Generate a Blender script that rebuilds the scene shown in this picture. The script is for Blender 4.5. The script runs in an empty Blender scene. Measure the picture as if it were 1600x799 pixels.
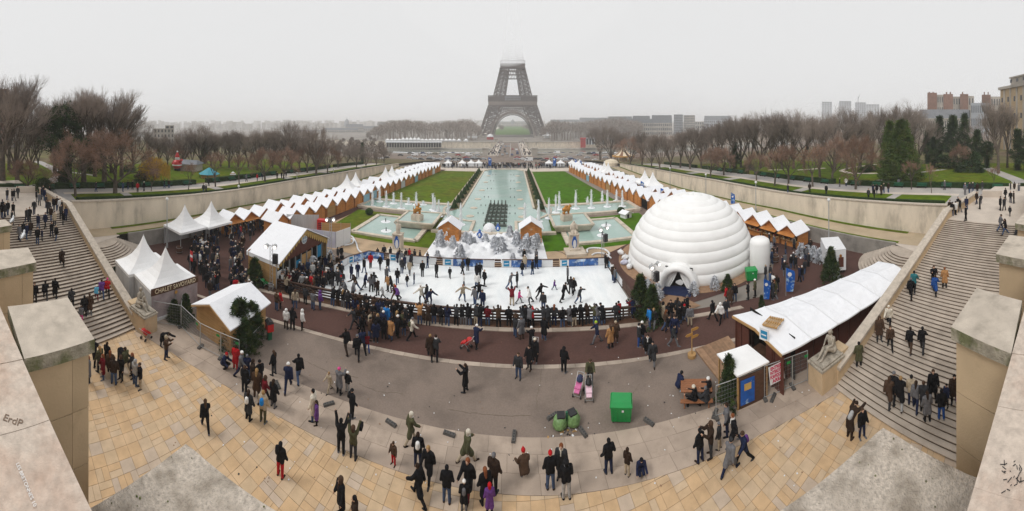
import bpy, bmesh, math, random
from mathutils import Vector, Matrix, noise
SC = bpy.context.scene
COL = SC.collection
R = random.Random(7)
PI = math.pi
H = 17.5            # camera height above the plaza
FPX, CX0, CY0 = 500.0, 800.0, 195.0
cam = bpy.data.cameras.new('camera')
co = bpy.data.objects.new('camera', cam); COL.objects.link(co)
co.location = (0, 0, H); co.rotation_euler = (PI / 2, 0, 0)
cam.type = 'PANO'
cam.panorama_type = 'CENTRAL_CYLINDRICAL'
cam.central_cylindrical_range_u_min = -1.6
cam.central_cylindrical_range_u_max = 1.6
cam.central_cylindrical_range_v_min = -(799 - CY0) / FPX
cam.central_cylindrical_range_v_max = CY0 / FPX
cam.central_cylindrical_radius = 1.0
cam.clip_start = 0.1; cam.clip_end = 20000
SC.camera = co
SUN_EL, SUN_AZ = math.radians(48), math.radians(-115)     # azimuth measured from +Y towards +X
W = bpy.data.worlds.new('World'); SC.world = W; W.use_nodes = True
nt = W.node_tree; nt.nodes.clear()
out = nt.nodes.new('ShaderNodeOutputWorld'); bg = nt.nodes.new('ShaderNodeBackground')
sky = nt.nodes.new('ShaderNodeTexSky'); sky.sky_type = 'NISHITA'; sky.sun_disc = False
sky.sun_elevation = SUN_EL; sky.sun_rotation = SUN_AZ
hs = nt.nodes.new('ShaderNodeHueSaturation'); hs.inputs['Saturation'].default_value = 0.0
mx = nt.nodes.new('ShaderNodeMixRGB'); mx.inputs[0].default_value = 0.97      # a closed cloud cover: nearly even grey
mx.inputs[2].default_value = (7.6, 7.62, 7.66, 1)
bg.inputs['Strength'].default_value = 0.1
nt.links.new(sky.outputs[0], hs.inputs['Color']); nt.links.new(hs.outputs[0], mx.inputs[1])
nt.links.new(mx.outputs[0], bg.inputs['Color']); nt.links.new(bg.outputs[0], out.inputs['Surface'])
ld = bpy.data.lights.new('sun', 'SUN'); ld.energy = 1.5; ld.angle = math.radians(20); ld.color = (1, .97, .93)
lo = bpy.data.objects.new('sun', ld); COL.objects.link(lo)
sd = Vector((math.sin(SUN_AZ) * math.cos(SUN_EL), math.cos(SUN_AZ) * math.cos(SUN_EL), math.sin(SUN_EL)))
lo.rotation_euler = (-sd).to_track_quat('-Z', 'Y').to_euler(); lo.location = (60, 80, 120)
vs = SC.view_settings; vs.view_transform = 'Standard'; vs.look = 'None'; vs.gamma = 1; vs.use_curve_mapping = False; vs.exposure = 0.12
SC.render.engine = 'CYCLES'
SC.cycles.use_denoising = True
SC.cycles.max_bounces = 5; SC.cycles.diffuse_bounces = 3; SC.cycles.volume_bounces = 0; SC.cycles.transparent_max_bounces = 8
def G(px, py, z=0.0):
 """the point at height z seen in direction (px, py) of the photograph"""
 a = (px - CX0) / FPX; t = (py - CY0) / FPX
 d = (H - z) / t
 return Vector((d * math.sin(a), d * math.cos(a), z))
def GD(px, d, z=0.0):
 a = (px - CX0) / FPX
 return Vector((d * math.sin(a), d * math.cos(a), z))
def ZD(py, d):
 """height of what shows at py at horizontal distance d"""
 return H - (py - CY0) / FPX * d
def lerp(a, b, t): return a + (b - a) * t
def pw(x, pts):
 if x <= pts[0][0]: return pts[0][1]
 for (x0, y0), (x1, y1) in zip(pts, pts[1:]):
  if x <= x1: return y0 + (y1 - y0) * (x - x0) / (x1 - x0)
 return pts[-1][1]
class MB:
 def __init__(s): s.v = []; s.f = []; s.m = []; s.cur = 0
 def mat(s, i): s.cur = i; return s
 def face(s, pts):
  n = len(s.v); s.v += [tuple(p) for p in pts]; s.f.append(tuple(range(n, n + len(pts)))); s.m.append(s.cur); return s
 def raw(s, vs, fs):
  n = len(s.v); s.v += [tuple(p) for p in vs]
  for f in fs: s.f.append(tuple(i + n for i in f)); s.m.append(s.cur)
  return s
 def box(s, cx, cy, z0, sx, sy, sz, rz=0.0):
  c, q = math.cos(rz), math.sin(rz); P = []
  for z in (z0, z0 + sz):
   for x, y in ((-sx / 2, -sy / 2), (sx / 2, -sy / 2), (sx / 2, sy / 2), (-sx / 2, sy / 2)):
    P.append((cx + x * c - y * q, cy + x * q + y * c, z))
  return s.raw(P, [(3, 2, 1, 0), (4, 5, 6, 7), (0, 1, 5, 4), (1, 2, 6, 5), (2, 3, 7, 6), (3, 0, 4, 7)])
 def prism(s, poly, z0, z1):
  n = len(poly)
  a = sum(poly[i][0] * poly[(i + 1) % n][1] - poly[(i + 1) % n][0] * poly[i][1] for i in range(n))
  if a < 0: poly = list(poly)[::-1]
  f0 = z0 if callable(z0) else (lambda p: z0); f1 = z1 if callable(z1) else (lambda p: z1)
  P = [(p[0], p[1], f0(p)) for p in poly] + [(p[0], p[1], f1(p)) for p in poly]
  F = [tuple(range(n - 1, -1, -1)), tuple(range(n, 2 * n))]
  F += [(i, (i + 1) % n, n + (i + 1) % n, n + i) for i in range(n)]
  return s.raw(P, F)
 def hexa(s, lo, hi):
  """8 corner solid: four low points, four high points, both counter-clockwise"""
  return s.raw(list(lo) + list(hi), [(3, 2, 1, 0), (4, 5, 6, 7), (0, 1, 5, 4), (1, 2, 6, 5), (2, 3, 7, 6), (3, 0, 4, 7)])
 def tube(s, p0, p1, r0, r1=None, n=6, cap=True):
  r1 = r0 if r1 is None else r1
  p0, p1 = Vector(p0), Vector(p1); d = p1 - p0
  if d.length < 1e-6: return s
  d.normalize(); u = d.orthogonal().normalized(); w = d.cross(u); P = []
  for p, r in ((p0, r0), (p1, r1)):
   for i in range(n):
    a = 2 * PI * i / n; P.append(p + (u * math.cos(a) + w * math.sin(a)) * r)
  F = [(i, (i + 1) % n, n + (i + 1) % n, n + i) for i in range(n)]
  if cap: F += [tuple(range(n - 1, -1, -1)), tuple(range(n, 2 * n))]
  return s.raw(P, F)
 def path(s, pts, r, n=6):
  for a, b in zip(pts, pts[1:]): s.tube(a, b, r, r, n)
  return s
 def bar(s, p0, p1, w, h):
  """a rectangular bar between two points, h measured upwards"""
  p0, p1 = Vector(p0), Vector(p1); d = p1 - p0; L = Vector((-d.y, d.x, 0))
  L = L.normalized() * w / 2 if L.length > 1e-6 else Vector((w / 2, 0, 0))
  up = Vector((0, 0, h))
  if abs(d.x) + abs(d.y) < 1e-6: up = Vector((0, h, 0))
  lo_ = [p0 - L, p1 - L, p1 + L, p0 + L]
  return s.hexa(lo_, [p + up for p in lo_])
 def lathe(s, prof, cx=0, cy=0, n=16, z=0, ph=0.0):
  P = []; F = []; m = len(prof)
  for r, h in prof:
   for i in range(n):
    a = 2 * PI * i / n + ph; P.append((cx + r * math.cos(a), cy + r * math.sin(a), z + h))
  for j in range(m - 1):
   for i in range(n): F.append((j * n + i, j * n + (i + 1) % n, (j + 1) * n + (i + 1) % n, (j + 1) * n + i))
  F += [tuple(range(n - 1, -1, -1)), tuple(range((m - 1) * n, m * n))]
  return s.raw(P, F)
 def ball(s, c, r, n=8, sc=(1, 1, 1)):
  P = []; F = []; m = max(4, n // 2)
  for j in range(m + 1):
   t = PI * j / m
   for i in range(n):
    a = 2 * PI * i / n
    P.append((c[0] + r * sc[0] * math.sin(t) * math.cos(a), c[1] + r * sc[1] * math.sin(t) * math.sin(a), c[2] - r * sc[2] * math.cos(t)))
  for j in range(m):
   for i in range(n): F.append((j * n + i, j * n + (i + 1) % n, (j + 1) * n + (i + 1) % n, (j + 1) * n + i))
  return s.raw(P, F)
 def mesh(s, name, mats, smooth=False):
  me = bpy.data.meshes.new(name); me.from_pydata(s.v, [], s.f)
  for m in (mats if isinstance(mats, (list, tuple)) else [mats]): me.materials.append(m)
  if s.m and max(s.m): me.polygons.foreach_set('material_index', s.m)
  if smooth: me.polygons.foreach_set('use_smooth', [True] * len(me.polygons))
  me.update(); return me
 def build(s, name, mats, parent=None, loc=None, rz=None, smooth=False, color=None):
  return link(name, s.mesh(name, mats, smooth), parent, loc, rz, color)
def link(name, me, parent=None, loc=None, rz=None, color=None, scale=None):
 o = bpy.data.objects.new(name, me); COL.objects.link(o)
 if parent is not None: o.parent = parent
 if loc is not None: o.location = loc
 if rz is not None: o.rotation_euler = (0, 0, rz) if not isinstance(rz, (tuple, list)) else rz
 if color is not None: o.color = (*color, 1)
 if scale is not None: o.scale = scale if isinstance(scale, (tuple, list)) else (scale,) * 3
 return o
def tag(o, label=None, cat=None, group=None, kind=None):
 if label: o['label'] = label
 if cat: o['category'] = cat
 if group: o['group'] = group
 if kind: o['kind'] = kind
 return o
def thing(name, label, cat, loc=(0, 0, 0), rz=0.0, group=None, scale=None):
 return tag(link(name, None, None, loc, rz, scale=scale), label, cat, group)
def struct(name, mb, m, **k): return tag(mb.build(name, m, **k), kind='structure')
def kids(o): return CH.get(o.name, [])
CH = {}
def copy_thing(src, children, loc, rz, label=None, scale=None):
 r = src.copy(); COL.objects.link(r); r.location = loc; r.rotation_euler = (0, 0, rz)
 if label: r['label'] = label
 if scale: r.scale = (scale,) * 3
 out_ = []
 for c, sub in children:
  d = c.copy(); COL.objects.link(d); d.parent = r
  ss = []
  for g in sub:
   e = g.copy(); COL.objects.link(e); e.parent = d; ss.append(e)
  out_.append((d, ss))
 return r, out_
ORD = ['', 'first', 'second', 'third', 'fourth', 'fifth', 'sixth', 'seventh', 'eighth', 'ninth', 'tenth', 'eleventh', 'twelfth', 'thirteenth', 'fourteenth',
       'fifteenth', 'sixteenth', 'seventeenth', 'eighteenth', 'nineteenth', 'twentieth']
_t = ['', '', 'twenty', 'thirty', 'forty', 'fifty', 'sixty', 'seventy', 'eighty', 'ninety']
for _n in range(21, 100):
 ORD.append(_t[_n // 10][:-1] + 'ieth' if _n % 10 == 0 else _t[_n // 10] + '-' + ORD[_n % 10])
def _rgb(c, k=1.0): return (min(1, c[0] * k), min(1, c[1] * k), min(1, c[2] * k), 1)
def mat(name, col, rough=.8, var=.12, scale=2.0, bump=0.0, bscale=None, world=True, col2=None, s2=.5, t2=(.55, .7), a2=1.0, objcol=False,
  objrand=0.0, metal=0.0, spec=.3, stretch=None, detail=4):
 m = bpy.data.materials.new(name); m.use_nodes = True; n = m.node_tree.nodes; L = m.node_tree.links
 b = n['Principled BSDF']; b.inputs['Roughness'].default_value = rough; b.inputs['Metallic'].default_value = metal
 b.inputs['Specular IOR Level'].default_value = spec if rough < .85 else spec * .2
 if world: g = n.new('ShaderNodeNewGeometry'); vec = g.outputs['Position']
 else: g = n.new('ShaderNodeTexCoord'); vec = g.outputs['Object']
 if stretch:
  mp = n.new('ShaderNodeMapping'); mp.inputs['Scale'].default_value = stretch; L.new(vec, mp.inputs[0]); vec = mp.outputs[0]
 nz = n.new('ShaderNodeTexNoise'); nz.inputs['Scale'].default_value = scale; nz.inputs['Detail'].default_value = detail; L.new(vec, nz.inputs['Vector'])
 mr = n.new('ShaderNodeMapRange'); mr.inputs[1].default_value = .3; mr.inputs[2].default_value = .7
 mr.inputs[3].default_value = 1 - var; mr.inputs[4].default_value = 1 + var; L.new(nz.outputs[0], mr.inputs[0])
 def mul(cs, fac):
  v = n.new('ShaderNodeVectorMath'); v.operation = 'SCALE'; L.new(cs, v.inputs[0]); L.new(fac, v.inputs['Scale']); return v.outputs[0]
 if objcol: oi = n.new('ShaderNodeObjectInfo'); base = oi.outputs['Color']
 else:
  rg = n.new('ShaderNodeRGB'); rg.outputs[0].default_value = _rgb(col); base = rg.outputs[0]
 c = base
 if objrand:
  oi = n.new('ShaderNodeObjectInfo'); m2 = n.new('ShaderNodeMapRange'); m2.inputs[3].default_value = 1 - objrand; m2.inputs[4].default_value = 1 + objrand
  L.new(oi.outputs['Random'], m2.inputs[0]); c = mul(c, m2.outputs[0])
 if col2:
  n2 = n.new('ShaderNodeTexNoise'); n2.inputs['Scale'].default_value = s2; n2.inputs['Detail'].default_value = 6; n2.inputs['Roughness'].default_value = .65; L.new(vec, n2.inputs['Vector'])
  m3 = n.new('ShaderNodeMapRange'); m3.inputs[1].default_value = t2[0]; m3.inputs[2].default_value = t2[1]; m3.inputs[4].default_value = a2; L.new(n2.outputs[0], m3.inputs[0])
  x = n.new('ShaderNodeMixRGB'); L.new(m3.outputs[0], x.inputs[0]); L.new(c, x.inputs[1]); x.inputs[2].default_value = _rgb(col2); c = x.outputs[0]
 c = mul(c, mr.outputs[0])
 L.new(c, b.inputs['Base Color'])
 if bump:
  bn = n.new('ShaderNodeTexNoise'); bn.inputs['Scale'].default_value = bscale or scale * 6; bn.inputs['Detail'].default_value = 5; L.new(vec, bn.inputs['Vector'])
  bp = n.new('ShaderNodeBump'); bp.inputs['Strength'].default_value = bump; bp.inputs['Distance'].default_value = .05
  L.new(bn.outputs[0], bp.inputs['Height']); L.new(bp.outputs[0], b.inputs['Normal'])
 return m
M = {}
M['stone'] = mat('pale_stone', (.56, .49, .40), .85, .16, 1.2, .25, 18, col2=(.20, .18, .15), s2=.9, t2=(.56, .78), a2=.75)
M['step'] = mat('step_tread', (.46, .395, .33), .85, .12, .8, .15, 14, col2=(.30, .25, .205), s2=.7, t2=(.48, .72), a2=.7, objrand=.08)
M['riser'] = mat('grimy_shaded_riser', (.13, .092, .068), .9, .3, 2.0, col2=(.34, .28, .22), s2=1.3, t2=(.54, .68), a2=.7)  # riser colour mixes real grime with painted shade under the nosing
M['cop'] = mat('coping_stone', (.52, .455, .38), .9, .14, 3.5, .5, 30, col2=(.24, .21, .17), s2=1.6, t2=(.52, .80), a2=.7)
M['copn'] = mat('near_coping_stone', (.56, .475, .40), .9, .15, 11, .35, 45, col2=(.46, .30, .22), s2=.8, t2=(.48, .66), a2=.55)
M['moss'] = mat('mossy_ledge_stone', (.57, .50, .425), .95, .26, 16, 1.0, 30, col2=(.25, .21, .165), s2=2.0, t2=(.47, .64), a2=.75)
M['mossg'] = mat('green_moss', (.10, .13, .03), 1, .4, 8, .6, 40, col2=(.22, .2, .15), s2=3, t2=(.45, .6))
M['pillar'] = mat('ochre_pillar_stone', (.54, .41, .265), .85, .07, 1.6, .12, 20, col2=(.34, .25, .16), s2=1.1, t2=(.56, .74), a2=.6, objrand=.06)
M['joint'] = mat('dark_joint', (.16, .13, .10), .95, .2, 4)
M['wall'] = mat('stained_render', (.66, .58, .47), .9, .14, .5, .2, 9, col2=(.24, .21, .17), s2=.45, t2=(.52, .74), a2=.75, stretch=(1, 1, .35))
M['wall2'] = mat('grey_render', (.27, .25, .225), .9, .16, .8, .2, 9, col2=(.12, .11, .1), s2=.6, t2=(.5, .7), a2=.6)
M['tile'] = mat('yellow_paving_stone', (1, 1, 1), .75, .10, 2.2, .08, 20, objcol=True, col2=(.26, .20, .15), s2=1.1, t2=(.58, .80), a2=.5)
M['asphalt'] = mat('brown_asphalt', (.225, .178, .148), .9, .09, 9, .2, 60, col2=(.125, .102, .086), s2=.30, t2=(.46, .70), a2=.75)
M['red'] = mat('red_brown_asphalt', (.098, .053, .044), .86, .12, 6, .15, 60, col2=(.070, .040, .034), s2=.35, t2=(.46, .68), a2=.75)
M['band'] = mat('grey_paving_slab', (.405, .325, .262), .85, .12, .9, .12, 20, col2=(.25, .20, .16), s2=.7, t2=(.5, .72), a2=.7, objrand=.10)
M['kerb'] = mat('kerb_stone', (.40, .33, .27), .85, .14, 1.4, objrand=.12)
M['dirt'] = mat('sandy_ground', (.44, .32, .21), .95, .14, .5, col2=(.30, .24, .16), s2=.3, t2=(.5, .66), a2=.6)
M['sand'] = mat('sandy_path', (.45, .36, .25), .95, .12, .4, col2=(.33, .29, .19), s2=.25, t2=(.5, .7), a2=.6)
M['promen'] = mat('grey_promenade', (.36, .34, .33), .9, .10, .3, col2=(.45, .41, .36), s2=.12, t2=(.45, .6), a2=.6)
M['land'] = mat('pinkish_landing', (.56, .49, .42), .85, .08, .6, col2=(.42, .36, .3), s2=.4, t2=(.55, .7), a2=.5)
M['grass'] = mat('lawn_grass', (.088, .135, .008), 1, .28, .7, .5, 30, col2=(.115, .115, .012), s2=.10, t2=(.45, .62), a2=.8)
M['grassr'] = mat('deep_lawn_grass', (.058, .142, .006), 1, .22, .7, .5, 30, col2=(.085, .115, .008), s2=.1, t2=(.5, .66), a2=.6)
M['park'] = mat('park_ground', (.13, .12, .055), 1, .35, .25, .3, 10, col2=(.16, .115, .085), s2=.07, t2=(.44, .6), a2=.9)
M['ground'] = mat('city_ground', (.27, .24, .21), .95, .12, .05, col2=(.22, .2, .18), s2=.02, t2=(.45, .6))
M['ice'] = mat('scuffed_ice', (.86, .88, .88), .35, .04, 2.5, col2=(.72, .77, .79), s2=.6, t2=(.46, .66), a2=.6, spec=.4, stretch=(1, .35, 1))
M['white'] = mat('white_canvas', (.85, .85, .85), .6, .03, 1.0, .12, 1.6, col2=(.70, .70, .69), s2=.8, t2=(.5, .7), a2=.3)
M['roof'] = mat('white_roof_tarp', (.82, .83, .86), .55, .045, 1.2, .25, 2.2, col2=(.60, .61, .64), s2=1.2, t2=(.56, .72), a2=.5)
M['inflat'] = mat('inflatable_white', (.86, .86, .85), .45, .03, .9, .05, 3, col2=(.70, .69, .66), s2=.5, t2=(.52, .72), a2=.35)
M['wallc'] = mat('tent_side_wall', (.50, .50, .50), .6, .12, 1.2, stretch=(3, 3, .3))
M['clear'] = mat('cloudy_vinyl', (.36, .30, .31), .35, .25, 1.4, col2=(.34, .08, .09), s2=.8, t2=(.58, .66), a2=.8)
M['wood'] = mat('orange_wood', (.50, .20, .050), .7, .14, 1.5, .15, 20, stretch=(1, 1, 3), col2=(.30, .11, .03), s2=.8, t2=(.5, .7), a2=.6, objrand=.14)
M['woodd'] = mat('dark_wood', (.085, .040, .022), .7, .25, 3, stretch=(1, 1, 3))
M['woodt'] = mat('tan_boards', (.42, .25, .10), .75, .15, 1.2, stretch=(.6, .6, 5), objrand=.1)
M['deck'] = mat('deck_planks', (.28, .17, .10), .75, .2, 2.5, objrand=.18)
M['fence'] = mat('fence_boards', (.085, .048, .035), .75, .25, 4, objrand=.15)
M['yellow'] = mat('yellow_scallop', (.55, .36, .11), .6, .1, 3)
M['gable'] = mat('gable_boards', (.105, .034, .022), .7, .2, 3, stretch=(1, 1, 8))
M['metal'] = mat('grey_metal', (.34, .34, .34), .4, .1, 3, metal=.6, spec=.5)
M['galv'] = mat('galvanised_steel', (.42, .43, .43), .45, .08, 4, metal=.4, spec=.5)
M['black'] = mat('black_plastic', (.02, .02, .022), .5, .2, 6)
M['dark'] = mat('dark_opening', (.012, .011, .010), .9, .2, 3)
M['green'] = mat('green_plastic', (.004, .26, .055), .4, .06, 3, spec=.5)
M['greenb'] = mat('green_bench_paint', (.015, .11, .055), .5, .1, 3)
M['redp'] = mat('red_paint', (.50, .012, .012), .4, .06, 3, spec=.5)
M['blue'] = mat('blue_banner', (.01, .10, .42), .5, .25, 2.5, col2=(.35, .5, .65), s2=1.6, t2=(.55, .62))
M['logo'] = mat('blue_logo_board', (.01, .22, .42), .5, .06, 3)
M['pict'] = mat('snowy_mountain_print', (.04, .12, .34), .5, .4, 1.5, col2=(.45, .55, .68), s2=1.1, t2=(.50, .58))
M['bwhite'] = mat('white_board', (.72, .73, .74), .5, .03, 2)
M['lilac'] = mat('lilac_sheet', (.52, .52, .64), .6, .06, .8, col2=(.62, .62, .66), s2=.6, t2=(.45, .6))
M['snow'] = mat('artificial_snow', (.80, .81, .83), .8, .04, 1.2, .6, 2.5, col2=(.55, .66, .74), s2=.55, t2=(.60, .72), a2=.5)
M['silver'] = mat('frosted_needles', (.76, .78, .82), .8, .2, 5, col2=(.46, .48, .51), s2=3, t2=(.5, .62))
M['water'] = mat('pale_pool_water', (.30, .43, .38), .10, .06, .25, .10, 3.0, col2=(.36, .47, .43), s2=.12, t2=(.45, .6), spec=.5)
M['river'] = mat('river_water', (.14, .15, .13), .2, .1, .05, .2, .8, spec=.5)
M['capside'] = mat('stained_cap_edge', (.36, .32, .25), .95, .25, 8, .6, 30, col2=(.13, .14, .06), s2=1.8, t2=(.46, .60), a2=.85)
M['jet'] = mat('water_foam', (.80, .82, .84), .5, .06, 6, spec=.4)
M['gold'] = mat('gilded_bronze', (.46, .20, .035), .42, .25, 6, metal=.55, spec=.6)
M['statue'] = mat('weathered_statue_stone', (.42, .375, .31), .9, .22, 5, .5, 30, col2=(.15, .135, .11), s2=3.2, t2=(.50, .68), a2=.75)
M['cannon'] = mat('dark_bronze', (.11, .125, .11), .5, .3, 3, metal=.3)
M['pink'] = mat('pink_stain', (.42, .1, .2), .7, .2, 2)
M['bark'] = mat('grey_brown_bark', (.105, .085, .068), .95, .25, 2.5, .4, 12, objrand=.2)
M['twig'] = mat('bare_twigs', (.25, .205, .175), .95, .25, 1, objrand=.22)
M['twigr'] = mat('reddish_twigs', (.25, .165, .125), .95, .25, 1, objrand=.22)
M['leafo'] = mat('withered_brown_leaves', (.22, .115, .06), .95, .3, 1.0, objrand=.2)
M['leafy'] = mat('yellow_willow_leaves', (.52, .31, .05), .95, .3, 1.0)
M['ever'] = mat('evergreen_needles', (.030, .055, .026), .95, .4, .8, col2=(.055, .085, .030), s2=.5, t2=(.45, .6), objrand=.2)
M['thuja'] = mat('cypress_foliage', (.065, .105, .026), .95, .4, .9, col2=(.12, .145, .036), s2=.6, t2=(.5, .62))
M['fir'] = mat('fir_needles', (.032, .058, .020), .95, .4, 2.5, col2=(.075, .095, .025), s2=2.0, t2=(.5, .62))
M['hedge'] = mat('box_hedge', (.022, .042, .014), 1, .4, 2, .6, 12)
M['iron'] = mat('tower_iron', (.115, .086, .072), .7, .12, .05)
M['ironl'] = mat('tower_iron_pale', (.21, .165, .14), .7, .12, .05)
M['haus'] = mat('pale_city_stone', (.46, .42, .37), .85, .12, .15, objrand=.12, col2=(.36, .33, .29), s2=.08, t2=(.45, .6))
M['hausb'] = mat('brown_brick_wall', (.22, .125, .095), .9, .15, .3, objrand=.12)
M['hausg'] = mat('grey_tower_wall', (.33, .35, .38), .7, .08, .2, objrand=.1)
M['zinc'] = mat('zinc_roof', (.20, .21, .23), .6, .15, .3)
M['win'] = mat('window_glass', (.08, .085, .095), .2, .3, .3, spec=.5)
M['car'] = mat('car_paint', (1, 1, 1), .3, .02, 2, objcol=True, spec=.5)
M['cloth'] = mat('clothing', (1, 1, 1), .9, .22, 9, objcol=True, world=False, spec=.1)
M['skin'] = mat('skin', (.56, .35, .25), .6, .06, 6, world=False)
M['bagg'] = mat('green_bag_plastic', (.17, .30, .11), .35, .3, 6, .8, 9, spec=.5)
M['conc'] = mat('concrete_block', (.10, .095, .09), .9, .2, 5)
M['sign'] = mat('red_lettering', (.55, .01, .09), .6, .05, 3)
M['cream'] = mat('cream_lettering', (.70, .60, .42), .6, .05, 3)
M['ochre'] = mat('ochre_sign', (.48, .25, .06), .6, .1, 3)
M['carou'] = mat('cream_carousel_roof', (.70, .60, .45), .6, .06, 1)
M['brownr'] = mat('brown_stripe', (.22, .11, .06), .6, .06, 1)
M['teal'] = mat('teal_tent', (.05, .30, .38), .6, .1, 1)
M['graff'] = mat('scratched_mark', (.22, .16, .12), .9, .2, 30)
M['chalk'] = mat('white_marker', (.78, .76, .74), .8, .1, 30)
lm = bpy.data.materials.new('lit_lamp'); lm.use_nodes = True
_b = lm.node_tree.nodes['Principled BSDF']; _b.inputs['Base Color'].default_value = (.9, .9, .85, 1); _b.inputs['Emission Color'].default_value = (1, .93, .85, 1); _b.inputs['Emission Strength'].default_value = 1.6
M['lamp'] = lm
_g = mat('globe_lamp_glass', (.72, .72, .70), .3, .02, 3); M['globe'] = _g
# ================================================================ TERRAIN AND PAVING
def zg(y): return pw(y, [(12, 6.1), (37, 5.0), (58, 4.6), (75, 3.9), (97, 3.0), (125, 1.2), (160, -1.5), (200, -5.2), (250, -6)])
def zp(y): return pw(y, [(40, 1.95), (75, .35), (105, .12)])
def zb(y): return pw(y, [(128, -.03), (190, -5), (250, -6)])
WXL, WXR = -46.5, 44.3          # upper retaining walls
LXL, LXR = -42.3, 38.8          # lower retaining walls
AX = -3.0                       # axis of the fountain gardens
g = MB(); xs = [-4000, -900, -300, -100, 0, 100, 300, 900, 4000]
prof = [(-400, -.03), (128, -.03), (190, -5), (250, -6), (250.4, -14), (399.6, -14), (400, -4.6), (520, -5.5), (1200, -6), (5200, -6)]
for (y0, z0), (y1, z1) in zip(prof, prof[1:]):
 for x0, x1 in zip(xs, xs[1:]): g.face([(x0, y0, z0), (x1, y0, z0), (x1, y1, z1), (x0, y1, z1)])
struct('ground', g, M['ground'])
g = MB(); g.face([(-1500, 250.4, -13), (1500, 250.4, -13), (1500, 399.6, -13), (-1500, 399.6, -13)]); struct('river', g, M['river'])
for side, wx in ((-1, WXL), (1, WXR)):
 g = MB(); X = [wx, wx + side * 8, wx + side * 30, wx + side * 80, wx + side * 160, wx + side * 320]
 Y = [-120, -60, -20, 12, 24, 37, 48, 58, 75, 97, 125, 160, 200]
 for y0, y1 in zip(Y, Y[1:]):
  for i, (x0, x1) in enumerate(zip(X, X[1:])):
   q = [(x0, y0, zg(y0)), (x1, y0, zg(y0)), (x1, y1, zg(y1)), (x0, y1, zg(y1))]
   g.face(q if side > 0 else q[::-1])
 g.face([(X[0], -120, -1), (X[0], -120, zg(0)), (X[-1], -120, zg(0)), (X[-1], -120, -1)])
 struct('garden_terrain', g, M['park'])
def sheet(name, poly, m, z=None, n=1, dz=.004, thick=None):
 """a flat sheet that follows the height function z"""
 b = MB(); f = z if callable(z) else (lambda y: (z or 0))
 b.face([(p[0], p[1], f(p[1]) + dz) for p in poly])
 o = struct(name, b, m)
 return o
def strip(name, xa, xb, ys, m, z, dz):
 """strip between the lines xa(y) and xb(y)"""
 b = MB()
 for y0, y1 in zip(ys, ys[1:]): b.face([(xa(y0), y0, z(y0) + dz), (xb(y0), y0, z(y0) + dz), (xb(y1), y1, z(y1) + dz), (xa(y1), y1, z(y1) + dz)])
 return struct(name, b, m)
CC = (-3.0, -38.0)
def arcp(r, x): return (x, CC[1] + math.sqrt(max(0, r * r - (x - CC[0]) ** 2)))
def arc_band(r0, r1, xa, xb, n=40):
 xs_ = [lerp(xa, xb, i / n) for i in range(n + 1)]
 return [arcp(r0, x) for x in xs_] + [arcp(r1, x) for x in reversed(xs_)]
def band_sheet(name, r0, r1, xa, xb, m, dz, n=60):
 b = MB(); xs_ = [lerp(xa, xb, i / n) for i in range(n + 1)]
 for x0, x1 in zip(xs_, xs_[1:]):
  p = [arcp(r0, x0), arcp(r0, x1), arcp(r1, x1), arcp(r1, x0)]; b.face([(q[0], q[1], dz) for q in p])
 return struct(name, b, m)
RT, RA, RR, RK = 53.2, 56.0, 61.3, 65.4
band_sheet('asphalt_plaza', RA - .3, RR, -38, 34, M['asphalt'], .004)
b = MB()
xs_ = [lerp(-42, 38, i / 60) for i in range(61)]
for x0, x1 in zip(xs_, xs_[1:]):
 b.face([(*arcp(RR, x0), .009), (*arcp(RR, x1), .009), (*arcp(RK + 1, x1), .009), (*arcp(RK + 1, x0), .009)])
for poly in ([(-42, 17), (-42, 40), (-30.5, 40), (-24, 30), (-22, 27), (-27, 15)], [(-40, 40), (-31, 122), (-25.5, 122), (-30, 60), (-31, 40)],
             [(22, 22), (38.6, 16), (38.6, 40), (33, 40), (30, 28)], [(30, 40), (27, 58), (21.5, 122), (27, 122), (36, 58), (38.6, 40)], [(11.5, 27), (24, 26), (26, 38), (30, 46), (26, 50), (12, 41)]):
 b.face([(p[0], p[1], .012) for p in poly])
struct('red_asphalt_path', b, M['red'])
def quad_prism(b, q, z0, z1, gap=.02, dz=0):
 cx = sum(p[0] for p in q) / 4; cy = sum(p[1] for p in q) / 4; r = []
 for x, y in q:
  dx, dy = cx - x, cy - y; l = math.hypot(dx, dy) or 1; r.append((x + dx / l * gap, y + dy / l * gap))
 b.prism(r, z0, z1 + dz)
def kerb_ring(name, r0, r1, xa, xb, z1, step=1.15):
 root = tag(link(name, None), kind='structure'); x = xa; n = 0
 while x < xb:
  c = math.sqrt(max(.05, 1 - ((x - CC[0]) / r0) ** 2)); x1 = x + step * c
  q = [arcp(r0, x), arcp(r0, x1), arcp(r1, x1), arcp(r1, x)]; b = MB(); quad_prism(b, q, -.05, z1, .012)
  b.build('kerb_stone', M['kerb'], root); x = x1
 return root
kerb_ring('inner_kerb', RR - .28, RR + .1, -36, 32, .03)
kerb_ring('rink_kerb', RK - .35, RK + .15, -27, 20, .07)
band = tag(link('stone_slab_pavement', None), kind='structure')
b = MB(); xs_ = [lerp(-32, 30, i / 50) for i in range(51)]
for x0, x1 in zip(xs_, xs_[1:]): b.face([(*arcp(RT - .1, x0), .003), (*arcp(RT - .1, x1), .003), (*arcp(RA, x1), .003), (*arcp(RA, x0), .003)])
b.build('joint_bed', M['joint'], band)
k = 0
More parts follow.
